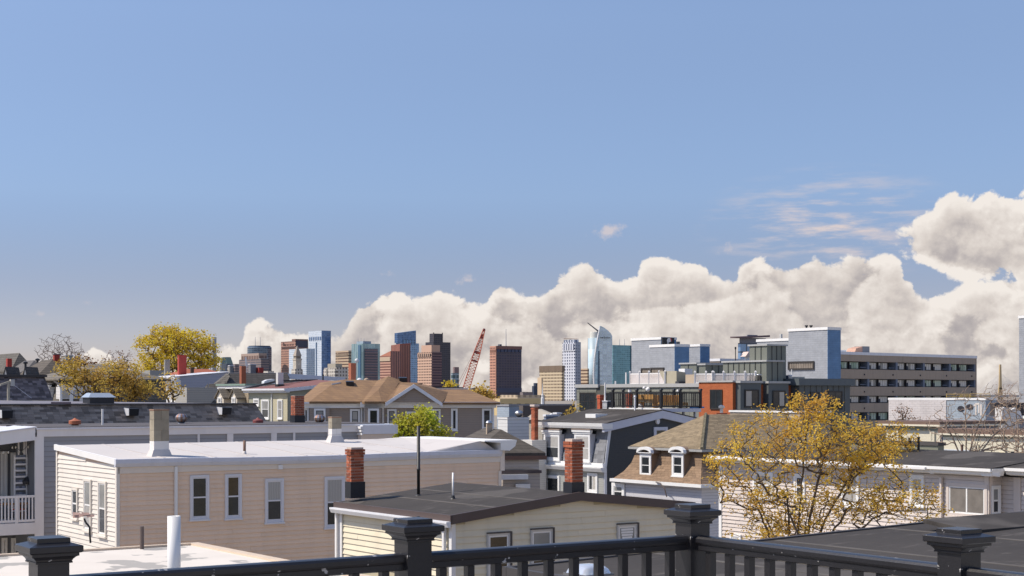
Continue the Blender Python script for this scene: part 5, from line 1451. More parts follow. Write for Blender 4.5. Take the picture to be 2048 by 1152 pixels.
    def run(p0, p1, posts):
        dx, dy = p1[0] - p0[0], p1[1] - p0[1]; ln = math.hypot(dx, dy)
        for f in posts:
            x, y = p0[0] + dx * f, p0[1] + dy * f
            p_ = MB().box(x - .065, x + .065, y - .065, y + .065, zd, zd + h + .02).build('post', BK, t.o)
            MB().hexa([(x - .11, y - .11, zd + h + .02), (x + .11, y - .11, zd + h + .02), (x + .11, y + .11, zd + h + .02), (x - .11, y + .11, zd + h + .02)], [(x - .06, y - .06, zd + h + .12), (x + .06, y - .06, zd + h + .12), (x + .06, y + .06, zd + h + .12), (x - .06, y + .06, zd + h + .12)]).build('post_cap', BK, p_)
        for z0, z1 in ((zd + .08, zd + .15), (zd + h - .18, zd + h - .09)):
            w = .03; nx, ny = -dy / ln * w, dx / ln * w
            MB().hexa([(p0[0] - nx, p0[1] - ny, z0), (p1[0] - nx, p1[1] - ny, z0), (p1[0] + nx, p1[1] + ny, z0), (p0[0] + nx, p0[1] + ny, z0)], [(p0[0] - nx, p0[1] - ny, z1), (p1[0] - nx, p1[1] - ny, z1), (p1[0] + nx, p1[1] + ny, z1), (p0[0] + nx, p0[1] + ny, z1)]).build('rail', BK, t.o)
        n = int(ln / .14); bm = MB().box(-.014, .014, -.014, .014, zd + .1, zd + h - .12).mesh('terrace_baluster', BK)
        for i in range(1, n): link('baluster', bm, t.o, (p0[0] + dx * i / n, p0[1] + dy * i / n, 0))
    run((0, 0), (0, L1), (0, .46, .93)); run((0, 0), (L2, 0), (.48, 1)); run((0, L1), (L2, L1), (.35, .7)); run((L2, 0), (L2, L1), (.5,))
    # furniture on the terrace
    wd = M('golden_wood', (.50, .27, .08), .6, .15, 3)
    def onT(x, y): return t.world(x, y, zd)
    q = empty('garden_sofa', onT(1.7, 1.1), t.g, 'golden wooden slatted sofa on the roof terrace', 'sofa')
    MB().box(-1.15, 1.15, -.35, .35, .18, .36).build('seat', wd, q)
    for k in range(12): MB().box(-1.15 + .19 * k, -1.0 + .19 * k, .30, .35, .36, .82).build('back_slat', wd, q)
    for x, y in ((-1.1, -.3), (1.05, -.3), (-1.1, .3), (1.05, .3)): MB().box(x, x + .07, y - .035, y + .035, 0, .18).build('leg', wd, q)
    q = empty('garden_bench', onT(.6, 1.9), t.g + R(90), 'golden wooden bench at the left side of the roof terrace', 'bench')
    MB().box(-.8, .8, -.25, .25, .36, .42).build('seat', wd, q); MB().box(-.8, .8, .22, .26, .45, .85).build('backrest', wd, q)
    for x in (-.7, .7): MB().box(x - .05, x + .05, -.2, .2, 0, .36).build('leg', wd, q)
    q = empty('patio_heater_table', onT(2.1, .5), t.g, 'dark round patio table behind the terrace corner post', 'table')
    MB().lathe([(.28, 0), (.28, .04), (.04, .06), (.04, .9), (.5, .92), (.5, .97)], (0, 0, 0), 18).build('top', BK, q)
    q = empty('folded_cover', onT(.5, L1 * .55), t.g, 'crumpled white cover lying on the terrace floor', 'cover')
    mb = MB()
    for k in range(7): mb.lathe([(.2, 0), (.17, .1), (.07, .2 + .02 * k)], (rnd.uniform(-.3, .3), rnd.uniform(-.5, .5), 0), 7)
    mb.build('cloth', WHITE2, q)
    q = tag(MB().box(-.5, .5, -.12, .12, 0, .10).build('blue_mat', M('blue_vinyl', (.05, .22, .55), .5)), 'bright blue mat by the terrace rail near the brick corner', 'mat'); q.location = onT(3.1, .2); q.rotation_euler = (0, 0, t.g)
    # air conditioner, pipes and chimneys on the roof
    a = Bd('air_conditioner', 'dark outdoor air conditioner with louvred side on the slate house roof', 'air conditioner', 1215, 97)
    T2, W2 = a.tl(1205), a.sf(1230); z0, z1 = a.z(829), a.z(803); a.o.location.z = z0
    MB().box(0, W2, 0, T2, -.02, z1 - z0).build('case', M('navy_case', (.03, .045, .07), .4), a.o)
    MB().box(-.02, W2 + .02, -.02, T2 + .02, z1 - z0, z1 - z0 + .05).build('lid', GUTTER, a.o)
    for k in range(9): MB().box(-.03, -.003, .03, T2 - .03, .06 + k * .08, .10 + k * .08).build('louvre', GUTTER, a.o)
    MB().box(W2 * .1, W2 * .9, .1, T2 * .9, -.5, -.02).build('feet', GUTTER, a.o)
    w = W(1210, 806, 97.5); tag(MB().lathe([(.05, -.6), (.05, 1.3)], (0, 0, 0), 10).build('white_flue', PIPEW), 'tall thin white flue beside the air conditioner', 'pipe').location = w
    ORB = M('orange_brick', (.48, .10, .045), .85, .3, 9, rand=.25)
    for lab, pl, pc, pr, yt, yb, d, pot in (('orange red brick chimney left of the air conditioner', 1197, 1200, 1207, 789, 830, 99, False), ('orange red chimney with white pot behind the terrace railing', 1255, 1258, 1264, 786, 822, 98, True)):
        s_ = Bd('orange_brick_chimney', lab, 'chimney', pc, d)
        T_, W_ = s_.tl(pl), s_.sf(pr); z0, z1 = s_.z(yb) - .3, s_.z(yt)
        brick_chimney(s_.o, 0, max(.3, W_), 0, max(.3, T_), z0, z1, ORB, M('mortar_o', (.45, .2, .12)), bh=.085, corbel=2)
        if pot: MB().lathe([(.11, z1), (.11, z1 + .22), (.13, z1 + .24)], (W_ / 2, T_ / 2, 0), 12).build('pot', WHITE2, s_.o)
    w = W(1270, 823, 94); q = empty('service_mast', w, 0, 'white electric service mast with bent grey cable by the terrace', 'mast')
    MB().lathe([(.05, .1), (.05, .85), (.08, .88), (.06, 1.0)], (0, 0, 0), 10).build('mast', GUTTER, q)
    mb = MB(); pr_ = [(0, 0, .15), (-.05, -.1, .0), (-.5, -.4, -.12), (-1.2, -.6, -.25), (-1.9, -.5, -.3)]
    for p0, p1 in zip(pr_, pr_[1:]): mb.tube(p0, p1, .03, n=6)
    mb.build('cable', GUTTER, q)
slate_mansard()

# ------------------------------------------------------------------ brown mansard with arched dormers
def brown_mansard():
    b = Bd('brown_mansard_house', 'brown shingled mansard house with arched white dormers', 'house', 1405, 78)
    o = b.o; T = b.tl(1277); Wd = 8.5; ze = b.z(898); zb = b.z(966)
    RB = M('brown_shake', (.245, .165, .105), .95, .12, 2, island=.18); RT = M('tan_shake', (.245, .19, .12), .95, .12, 2, island=.2)
    # flared steep slope, sunny side and front
    prof = [(-.95, zb), (-.55, zb + (ze - zb) * .22), (-.25, zb + (ze - zb) * .5), (0, ze)]
    for (xa, za), (xb, zb_) in zip(prof, prof[1:]):
        MB().hexa([(xa, xa, za), (Wd, xa, za), (Wd, T - xa, za), (xa, T - xa, za)], [(xb, xb, zb_), (Wd, xb, zb_), (Wd, T - xb, zb_), (xb, T - xb, zb_)]).build('roof_deck', M('roof_felt_b', (.12, .09, .07), .95), o)
        shingle_field(o, [(xa - .02, T - xa, za), (xa - .02, xa, za), (xb - .02, xb, zb_), (xb - .02, T - xb, zb_)], .30, .145, RB, False)
        shingle_field(o, [(xa, xa - .02, za), (Wd, xa - .02, za), (Wd, xb - .02, zb_), (xb, xb - .02, zb_)], .30, .145, RB, False)
    MB().box(-.7, Wd, -.7, T + .7, 0, zb + .05).build('wall', siding('lilac_white_far', (.62, .62, .66), .15), o)
    MB().box(-1.1, Wd, -1.1, T + 1.1, zb - .16, zb - .0).build('gutter', WHITE, o)
    # hip above
    zr = b.z(829, T / 2, T / 2); ov = .35
    A, B_, C, D = (-ov, -ov, ze), (Wd, -ov, ze), (Wd, T + ov, ze), (-ov, T + ov, ze)
    r0, r1 = (T / 2, T / 2, zr), (Wd, T / 2, zr)
    for P in ([A, B_, r1, r0], [C, D, r0, r1], [D, A, r0]): MB().slab(P, .12).build('hip_deck', M('roof_felt_b', (.12, .09, .07)), o)
    shingle_field(o, [D, A, (T / 2, T / 2 - .01, zr), (T / 2, T / 2 + .01, zr)], .30, .16, RT, False)
    shingle_field(o, [A, B_, r1, r0], .30, .16, RT, False)
    # hip cap tiles
    for k in range(26):
        p0 = Vector(A).lerp(Vector(r0), k / 26); p1 = Vector(A).lerp(Vector(r0), (k + 1.15) / 26)
        MB().tube(p0 + Vector((0, 0, .04)), p1 + Vector((0, 0, .02)), .10, .085, 6).build('hip_cap', M('hip_tile', (.22, .19, .125), .9, .2, 2, rand=.15), o)
    MB().box(-ov - .05, Wd, -ov - .05, T + ov + .05, ze - .14, ze - .02).build('eaves', M('grey_eaves', (.35, .35, .34), .6), o)
    for px0, px1 in ((1281, 1303), (1345, 1368)):
        t1, t0 = b.tl(px0, -.62), b.tl(px1, -.62); z0, z1 = b.z(953, -.62, t0), b.z(909, -.62, t0)
        dormer(o, 'L', -.62, t0, t1, z0, z1, .75, WHITE, GLASS, RB, M('roof_felt_c', (.20, .14, .10), .9), head=.10, curved=True)
    # small white framed attic window at the left back
    wins(b, 'L', -.72, ((1225, 1250, 966, 1000),), WHITE, GLASS, casing=.18)
    # fallen cable
    mb = MB(); P = [(-1.15, 2.3, zb - .02), (-1.2, 1.9, zb - .06), (-1.15, 1.6, zb - .35), (-1.1, 1.5, zb - .75)]
    for p0, p1 in zip(P, P[1:]): mb.tube(p0, p1, .03, n=6)
    mb.build('drain_pipe', M('brown_pipe', (.12, .09, .08)), o)
    # steel flue on ridge
    w = W(1443, 826, 84); q = empty('steel_flue', w, 0, 'short steel flue cap on the tan hip ridge', 'flue')
    MB().lathe([(.09, -.4), (.09, .25), (.17, .27), (.17, .38), (.03, .44)], (0, 0, 0), 12).build('cap', STEEL, q)
    MB().box(-.3, .3, -.15, .15, -.5, -.0).build('base', BRICK, q)
brown_mansard()

# ------------------------------------------------------------------ beige clapboard house on the right
def beige_house():
    b = Bd('beige_clapboard_house', 'beige clapboard house with black roof behind the golden tree', 'house', 1978, 46)
    o = b.o; T = b.tl(1441); x1 = b.sf(2003); ze = b.z(951); zt = b.z(938)
    BG = M('beige_siding', (.62, .55, .50), .55, .08, .9, streak=.18, rand=.03)
    wl = M('beige_wall', (.30, .27, .25)); Lx = 7.0; S = 6.0  # dark backing colour stands for the shade in the board gaps
    MB().box(0, Lx, 0, T, 0, ze).build('wall', wl, o)
    MB().box(x1, Lx, -S, 0.02, 0, ze - .05).build('wall', wl, o)
    clapboards(o, 'L', 0, 0, T, b.z(1096, 0, T), ze - .05, .135, BG, None, 4.2)
    clapboards(o, 'F', 0, 0, x1, b.z(1060), ze - .05, .135, BG, None, 4)
    clapboards(o, 'L', x1, -S, -.02, b.z(1060), ze - .05, .135, BG, None, 6)
    MB().box(-.05, -.026, -.05, .13, 0, ze).build('corner_board', BG, o); MB().box(-.05, .1, -.05, -.026, 0, ze).build('corner_board', BG, o)
    MB().box(-.05, -.026, T - .1, T + .04, 0, ze).build('corner_board', WHITE, o)
    ycb = b.tl(2036, x1); MB().box(x1 - .055, x1 - .026, ycb - .12, ycb + .12, 0, ze - .05).build('corner_board', BG, o)
    # stepped white cornice
    cor = [(0, ze - .02), (-.10, ze - .02), (-.34, ze + .03), (-.36, zt - .08), (-.46, zt - .06), (-.46, zt + .03), (0, zt + .03)]
    MB().prism(cor, -.40, T + .2, 'y').build('cornice', WHITE, o)
    MB().prism([(x1 + p, q + .02) for p, q in cor], -S, -.41, 'y').build('cornice', WHITE, o)
    MB().hexa([(-.36, -.36, ze - .0), (x1 - .38, -.36, ze - .0), (x1 - .38, -.0, ze - .0), (-.36, -.0, ze - .0)], [(-.40, -.44, zt + .028), (x1 - .40, -.44, zt + .028), (x1 - .40, 0, zt + .028), (-.40, 0, zt + .028)]).build('cornice', WHITE, o)
    # long bent joint piece, as the eaves have settled
    y0_, y1_ = b.tl(1700), b.tl(1985)
    MB().prism([(-.47, zt - .10), (-.54, zt - .08), (-.54, zt - .01), (-.47, zt + .0)], b.tl(1872), T, 'y').build('gutter', WHITE2, o)
    rz = b.z(901, 3.2, 4)
    MB().slab([(-.42, -.4, zt + .05), (3.2, -.4, rz), (3.2, T, rz), (-.42, T, zt + .05)], .06).build('roof', BLKROOF, o)
    MB().slab([(3.2, -S, rz - .1), (Lx, -S, rz - .5), (Lx, T, rz - .4), (3.2, T, rz)], .06).build('roof', BLKROOF, o)
    MB().slab([(x1 - .42, -S, zt + .07), (3.2, -S, rz - .1), (3.2, -.4, rz), (x1 - .42, -.4, zt + .07)], .06).build('roof', BLKROOF, o)
    # windows
    wins(b, 'L', 0, ((1895, 1977, 967, 1034),), BG, glassm('pane_taupe', (.16, .145, .13), pat=2.5, rough=.1), casing=.10, style='pair', trim2=WHITE)
    wins(b, 'L', 0, ((1822, 1850, 950, 1012), (1684, 1720, 946, 1012), (1508, 1548, 944, 996), (1590, 1612, 948, 1000), (1462, 1484, 1068, 1090)), WHITE, GLASS_B, casing=.09)
    wins(b, 'F', 0, ((1980, 1998, 971, 1031),), WHITE, GLASS, casing=.07)
    # downspout with gooseneck
    y = b.tl(1886); MB().box(-.14, -.05, y - .045, y + .045, 0, ze - .12).build('downspout', BG, o); MB().hexa([(-.3, y + .12, ze - .02), (-.2, y + .12, ze - .02), (-.2, y + .25, ze - .02), (-.3, y + .25, ze - .02)], [(-.36, y + .15, ze + .1), (-.26, y + .15, ze + .1), (-.26, y + .28, ze + .1), (-.36, y + .28, ze + .1)]).build('gutter_outlet', WHITE, o)
    y = b.tl(1598); MB().box(-.9, 0, y - .5, y + .8, 0, ze - .1)
    # roof pipes
    for px, yt, yb, lab in ((1820, 876, 897, 'thin black roof pipe, left of the pair on the beige house'), (1837, 874, 901, 'thicker black roof pipe, right of the pair on the beige house'), (1924, 889, 903, 'rusty roof pipe on the beige house roof'), (2025, 903, 912, 'small dark roof pipe at the right edge of the beige house')):
        w = W(px, yb, 52.0); tag(MB().lathe([(.045, -.3), (.045, (yb - yt) * 52 / F - .05), (.06, (yb - yt) * 52 / F - .04), (.06, (yb - yt) * 52 / F)], (0, 0, 0), 10).build('roof_pipe', PIPEB if px != 1924 else M('rust', (.2, .12, .09))), lab, 'pipe').location = w
beige_house()

# ------------------------------------------------------------------ right background houses
def right_houses():
    CREAM = siding('cream_right', (.74, .69, .54), .18, .8); LB = siding('light_blue_right', (.58, .62, .68), .13, .75); BR = M('brown_roof_edge', (.17, .11, .085), .8, .2, 2)
    b = flat_block('cream_corner_house', 'cream and blue house with brown roof slab right of the golden tree', 1880, 88, 1772, 1998, 853, CREAM, None)
    o = b.o; zt = b.zt
    MB().box(-.32, b.W + .3, -.25, b.T + .5, zt, zt + .10).build('eaves', M('cream_fascia', (.72, .66, .52), .6), o)
    MB().box(-.28, b.W + .3, -.2, b.T + .4, zt + .10, zt + .28).build('roof', BR, o)
    MB().box(-.03, 0, .55, b.T - 1.0, 0, zt - 1.0).build('blue_panel', LB, o)
    MB().box(-.05, 0, 0, b.T, zt - .24, zt - .003).build('frieze', M('sage_paint', (.27, .28, .22), .7), o)
    MB().box(.05, b.W, -.04, 0, 0, zt - .003).build('side_wall', siding('navy_right', (.12, .145, .19), .13), o)
    wins(b, 'L', -.03, ((1787, 1798, 861, 884), (1861, 1870, 862, 886)), CREAM, GLASS_B, casing=.1)
    c = flat_block('cream_lower_house', 'lower cream house with brown roof behind the bare tree', 2052, 76, 1886, 2100, 874, CREAM, None)
    o = c.o; zt = c.zt
    MB().box(-.2, c.W, -.2, c.T + .25, zt, zt + .09).build('eaves', MATS['cream_fascia'], o); MB().box(-.16, c.W, -.16, c.T + .2, zt + .09, zt + .34).build('roof', BR, o)
    MB().box(-.05, 0, 0, c.T, zt - .10, zt - .003).build('frieze', MATS['sage_paint'], o)
    MB().box(-.03, 0, c.T * .62, c.T - .05, 0, zt - .75).build('white_panel', LB, o)
    wins(c, 'L', -.03, ((1943, 1958, 888, 905), (2000, 2012, 886, 905)), CREAM, GLASS_B, casing=.1)
    d = flat_block('sage_flat_house', 'sage green flat house with dark coping beside the golden tree', 1876, 66, 1700, 1888, 885, siding('sage_siding', (.24, .25, .19), .14, .8), BLKROOF, cap=M('dark_coping', (.075, .07, .068)), cap_h=.14)
    # white and blue painted wing with murals and yellow rails
    e = flat_block('painted_brick_wing', 'painted brick wing, white then blue, with round black mural', 1971, 125, 1778, 1994, 796, shingle('blue_painted_wing', (.36, .42, .48), .6, .2, mortar=.85, var=.08), M('dark_roof_e', (.2, .2, .2)), cap=WHITE, cap_h=.18)
    o = e.o; t1, t2 = e.tl(1893), e.T
    MB().box(-.05, 0, t1, t2, 0, e.zt - .19).build('white_wall', shingle('white_painted_brick', (.62, .58, .57), .6, .2, mortar=.85, var=.06), o)
    for px, py, r_ in ((1922, 817.5, 5.8), (1940, 814, 5.8)):
        y = e.tl(px); zz = e.z(py, 0, y); r = r_ * (125 + y * e.c) / F
        MB().prism([(y + r * 1.45 * math.cos(a * math.pi / 10), zz + r * math.sin(a * math.pi / 10)) for a in range(20)], -.04, -.003, 'x').build('painted_disc', M('black_mural', (.025, .025, .035), .6, .3, 3), o)
    for px0, px1, py0, py1 in ((1951, 1953.5, 808, 830), (1951, 1959, 806.5, 809.5), (1957, 1959.5, 809, 826), (1961, 1964, 809, 831), (1948, 1950.5, 809, 813)):
        y1, y0 = e.tl(px0), e.tl(px1); MB().box(-.035, -.003, y0, y1, e.z(py1, 0, y0), e.z(py0, 0, y0)).build('painted_letter', M('white_mural', (.68, .62, .56), .7, .15, 3), o)
    YL = M('yellow_rail', (.55, .38, .12), .5)
    for k, (px0, px1, y0, y1, v, lab) in enumerate(((1893, 1938, 788.5, 797, 3.0, 'long yellow pipe guard rail on the painted wing roof'), (1920, 1942, 791, 797, 1.5, 'short yellow pipe guard rail on the painted wing roof'), (1940, 1980, 788, 797, 5.0, 'rightmost yellow pipe guard rail on the painted wing roof'))):
        a, c_ = W(px0, y1, 132 - v), W(px1, y1, 132 - v); hh = (y1 - y0) * 130 / F
        q = empty('guard_rail', a, 0, lab, 'guard rail', 'yellow pipe guard rails')
        L = c_.x - a.x; n = max(2, int(L / .6))
        for zz in (hh, hh * .5): MB().tube((0, 0, zz), (L, 0, zz), .035, n=6).build('rail', YL, q)
        for i in range(n + 1): MB().tube((L * i / n, 0, -.1), (L * i / n, 0, hh), .03, n=6).build('post', YL, q)
    # gambrel at the far right
    f = Bd('white_gambrel_house', 'white house with dark curved roof at the right edge', 'house', 2004, 112)
    T, Wd = f.tl(1990), f.sf(2075); z0 = f.z(832); z1 = f.z(806)
    MB().box(0, Wd, 0, T, 0, z0).build('wall', WALLW, f.o)
    MB().prism([(0, z0), (Wd * .55, z0), (Wd * .52, z0 + .3), (Wd * .38, z0 + .6), (Wd * .25, z1 - .5), (.3, z1 - .3), (0, z1 - .4)], 0, T, 'y').build('gable_wall', M('white_stucco', (.66, .65, .63)), f.o)
    MB().box(.2, Wd, 1.2, T + .2, z0, z1).build('roof', M('dark_roof_f', (.06, .05, .05)), f.o)
    MB().box(Wd * .5, Wd, -.5, 1, 0, z0 - .2).build('annexe', siding('greyblue_annexe', (.32, .33, .36), .2), f.o)
    MB().box(Wd * .5 - .1, Wd, -.6, 1.1, z0 - .2, z0).build('annexe_trim', WHITE, f.o)
right_houses()

# ------------------------------------------------------------------ modern green grey block with brick corner
def modern_block():
    b = Bd('modern_panel_building', 'modern green grey panel building with orange brick corner', 'building', 1466, 110)
    o = b.o; T = b.tl(1153); W1 = b.sf(1590); zt = b.z(766.5)
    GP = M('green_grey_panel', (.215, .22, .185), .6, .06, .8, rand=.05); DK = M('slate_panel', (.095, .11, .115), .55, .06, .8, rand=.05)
    ORB = shingle('orange_brickwork', (.46, .13, .045), .22, .075, c2=(.38, .10, .035), mortar=1.0, var=.2)
    core = M('panel_joint', (.09, .09, .08))
    MB().box(.04, W1, .04, T, 0, zt - .1).build('wall', core, o)
    tb = b.tl(1400)
    # metal panels on the sunny side
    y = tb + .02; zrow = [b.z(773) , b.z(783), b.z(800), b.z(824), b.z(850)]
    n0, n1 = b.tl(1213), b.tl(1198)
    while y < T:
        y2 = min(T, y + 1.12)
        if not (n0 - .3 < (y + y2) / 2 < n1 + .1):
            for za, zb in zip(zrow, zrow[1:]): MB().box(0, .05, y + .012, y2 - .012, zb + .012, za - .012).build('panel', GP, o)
        y = y2
    MB().box(-.12, .3, tb - .02, n0, zt - .25, zt + .02).build('coping', M('coping_grey', (.42, .42, .41), .5), o)
    MB().box(-.12, .3, n1, T + .1, zt - .25, zt + .02).build('coping', MATS['coping_grey'], o)
    fr = M('bronze_frame', (.035, .03, .027), .5)
    wins(b, 'L', 0.0, ((1160, 1191, 785, 821),), fr, GLASS, casing=.07, style='grid32', sill=False)
    wins(b, 'L', 0.0, ((1213, 1226, 785, 818),), fr, GLASS, casing=.07, sill=False)
    # brick corner
    MB().box(-.12, b.sf(1481), -.1, tb, 0, zt + .08).build('brick_corner', ORB, o)
    MB().box(-.2, b.sf(1481) + .05, -.18, tb + .05, zt + .082, zt + .2).build('coping', MATS['coping_grey'], o)
    wins(b, 'L', -.12, ((1421, 1445, 779, 819),), fr, GLASS, casing=.06, style='pair', sill=False)
    # shaded front: bays, brick strips
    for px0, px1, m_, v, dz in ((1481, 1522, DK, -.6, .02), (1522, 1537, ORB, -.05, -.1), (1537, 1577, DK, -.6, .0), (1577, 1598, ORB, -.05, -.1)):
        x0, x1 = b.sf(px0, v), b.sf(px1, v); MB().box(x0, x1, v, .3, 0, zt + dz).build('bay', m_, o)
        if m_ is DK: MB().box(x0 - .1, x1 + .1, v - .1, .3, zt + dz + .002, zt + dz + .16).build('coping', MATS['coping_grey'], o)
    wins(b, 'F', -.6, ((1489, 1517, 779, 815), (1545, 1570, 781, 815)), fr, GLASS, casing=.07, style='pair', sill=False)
    x0, x1 = b.sf(1598, -.9), b.sf(1700, -.9); z2 = b.z(757, x0, -.9)
    e = MB().box(x0, x1, -.9, 6, 0, z2 - .5).build('end_block', DK, o)
    MB().box(x0 - .25, x1 + .3, -1.15, 6, z2 - .5, z2).build('coping', M('dark_fascia', (.10, .12, .13), .5), o)
    for k in range(9): 
        x = x0 + (x1 - x0) * k / 9; MB().box(x - .02, x + .02, -.93, -.9, zt - 6, z2 - .51).build('seam', core, o)
    wins(b, 'F', -.9, ((1655, 1684, 782, 820), (1620, 1638, 784, 820)), fr, GLASS, casing=.07, style='pair', sill=False)
    MB().box(0.1, W1, .1, T, zt - .1, zt - .02).build('roof', M('grey_gravel', (.3, .29, .28), .95, .2, 3), o)
    # ---- roof structures
    SG = siding('sage_metal', (.25, .26, .215), 50); 
    def ribbed(name, lab, pc, d, pl, pr, yt, ybase, mat, rib, step=.62, roofm=None):
        q = Bd(name, lab, 'stair head', pc, d)
        T_, W_ = q.tl(pl), q.sf(pr); z1 = q.z(yt); z0 = zt - .1
        q.o.location.z = z0; h = z1 - z0
        MB().box(0, W_, 0, T_, -.05, h - .12).build('wall', mat, q.o)
        MB().box(-.1, W_ + .1, -.1, T_ + .1, h - .12, h).build('coping', MATS['coping_grey'], q.o)
        n = int(T_ / step)
        for k in range(1, n + 1): MB().box(-.045, 0, T_ * k / (n + 1) - .02, T_ * k / (n + 1) + .02, 0, h - .125).build('rib', rib, q.o)
        n = int(W_ / step)
        for k in range(1, n + 1): MB().box(W_ * k / (n + 1) - .02, W_ * k / (n + 1) + .02, -.045, 0, 0, h - .125).build('rib', rib, q.o)
        q.h, q.T, q.W = h, T_, W_
        return q
    GM = M('green_metal', (.175, .185, .155), .5, .06, 1); DR = M('dark_rib', (.05, .055, .055), .5)
    q = ribbed('stair_head', 'long green ribbed stair head with steel lip on the modern roof', 1533, 112, 1446, 1566, 720, 765, GM, DR)
    ribbed('stair_head', 'taller dark ribbed lift tower above the green stair head', 1534, 113.5, 1499, 1572, 688, 720, GM, DR)
    ribbed('stair_head', 'small green roof cabin with door left of the stair head', 1393, 121, 1361, 1450, 725, 745, GM, DR, 1.4)
    ribbed('stair_head', 'plain green metal box behind the roof cabin', 1411, 119, 1398, 1450, 727, 745, GM, DR, .8)
    # vent hood on tower, wall lights
    w = W(1494, 712, 119); t = empty('vent_hood', w, b.g, 'pinkish louvred vent hood on the green stair head roof', 'vent')
    MB().prism([(-.45, -.05), (.35, -.05), (.35, .35), (-.1, .32)], -.3, .3, 'y').build('hood', M('pink_metal', (.62, .48, .42), .5), t); MB().lathe([(.2, -.5), (.2, -.05)], (0, 0, 0), 10).build('neck', GUTTER, t)
    for px, py, c_, lab in ((1452, 732, (.55, .48, .25), 'yellowish round wall lamp on the green stair head'), (1476, 731, (.5, .08, .06), 'red alarm bell on the green stair head')):
        w = W(px, py, 117.5); tag(MB().lathe([(.05, -.1), (.16, -.06), (.16, .06), (.05, .1)], (0, 0, 0), 12).build('wall_lamp', M('lamp_%d' % px, c_, .4)), lab, 'lamp').location = w
    # white vinyl fences
    VW = M('white_fence', (.74, .72, .70), .5, .08, 1)
    LT = M('fence_panel', (.62, .56, .53), .7, .35, .6)
    def fence(lab, pts, y1, d, grp='white roof fences'):
        f0 = W(pts[0], y1, d[0]); q = empty('roof_fence', (f0.x, f0.y, zt - .05), 0, lab, 'fence', grp)
        hz = W(pts[0], 746, d[0]).z - zt + .05
        P = []
        for i, px in enumerate(pts):
            dd = d[0] + (d[1] - d[0]) * i / (len(pts) - 1); w_ = W(px, y1, dd); P.append((w_.x - f0.x, w_.y - f0.y))
        for x, y in P:
            MB().box(x - .06, x + .06, y - .06, y + .06, 0, hz + .05).build('post', VW, q); MB().hexa([(x - .09, y - .09, hz + .05), (x + .09, y - .09, hz + .05), (x + .09, y + .09, hz + .05), (x - .09, y + .09, hz + .05)], [(x - .02, y - .02, hz + .17), (x + .02, y - .02, hz + .17), (x + .02, y + .02, hz + .17), (x - .02, y + .02, hz + .17)]).build('post_cap', VW, q)
        for (xa, ya), (xb, yb) in zip(P, P[1:]):
            for z0, z1 in ((.05, .15), (hz - .14, hz - .04)):
                MB().hexa([(xa, ya - .03, z0), (xb, yb - .03, z0), (xb, yb + .03, z0), (xa, ya + .03, z0)], [(xa, ya - .03, z1), (xb, yb - .03, z1), (xb, yb + .03, z1), (xa, ya + .03, z1)]).build('rail', VW, q)
            n = 9
            for k in range(n):
                f0_, f1_ = (k + .06) / n, (k + .80) / n
                A, C = (xa + (xb - xa) * f0_, ya + (yb - ya) * f0_), (xa + (xb - xa) * f1_, ya + (yb - ya) * f1_)
                MB().hexa([(A[0], A[1] - .012, .15), (C[0], C[1] - .012, .15), (C[0], C[1] + .012, .15), (A[0], A[1] + .012, .15)], [(A[0], A[1] - .012, hz - .14), (C[0], C[1] - .012, hz - .14), (C[0], C[1] + .012, hz - .14), (A[0], A[1] + .012, hz - .14)]).build('picket', LT, q)
    fence('white vinyl roof fence in front of the blue grey hall', (1260, 1279, 1298, 1318, 1330), 770, (124, 119))
    fence('white vinyl roof fence before the green cabin', (1390, 1412, 1425), 768, (114, 113))
    fence('white vinyl roof fence beside the green stair head', (1427, 1447, 1469, 1490, 1511), 767, (113, 112))
    c = Bd('beige_roof_box', 'beige slanted access box on the modern roof', 'roof box', 1353, 118)
    T_, W_ = c.tl(1318), c.sf(1371); z1 = c.z(742) - zt + .1; c.o.location.z = zt - .1
    MB().hexa([(0, 0, 0), (W_, 0, 0), (W_, T_ * .6, 0), (0, T_ * .6, 0)], [(0, 0, z1), (W_, 0, z1 - .1), (W_, T_, z1 - .1), (0, T_, z1)]).build('box', M('beige_metal', (.42, .38, .28), .6), c.o)
    MB().box(-.3, W_ + .6, -.6, -.2, 0, .3).build('plinth', M('dark_plinth', (.05, .05, .06)), c.o)
    MB().box(W_ + .1, W_ + .9, .2, .9, .3, 1.3).build('duct', GUTTER, c.o)
    c = flat_block('tan_planter_wall', 'tan parapet block between the beige box and white fence', 1388, 116, 1371, 1398, 749, M('tan_render', (.46, .37, .27), .8), None)
    for k, (px, y0, y1, lab) in enumerate(((1500, 748, 766, 'first steel roof flue by the green stair head'), (1505, 748, 766, 'second steel roof flue by the green stair head'), (1511, 750, 766, 'third pale roof flue by the green stair head'), (1518, 749, 766, 'widest black banded roof flue by the green stair head'))):
        w = W(px, y1, 111.5); h = (y1 - y0) * 111.5 / F; r = .07 if k < 3 else .16
        t = empty('roof_flue', w, 0, lab, 'flue', 'flues beside the stair head')
        MB().lathe([(r, -.2), (r, h - .06), (r * 1.3, h - .05), (r * 1.3, h), (r * .5, h + .03)], (0, 0, 0), 12).build('pipe', STEEL, t, True)
        if k == 3: MB().lathe([(r * 1.05, .1), (r * 1.05, h - .15)], (.06, 0, 0), 12).build('band', PIPEB, t)
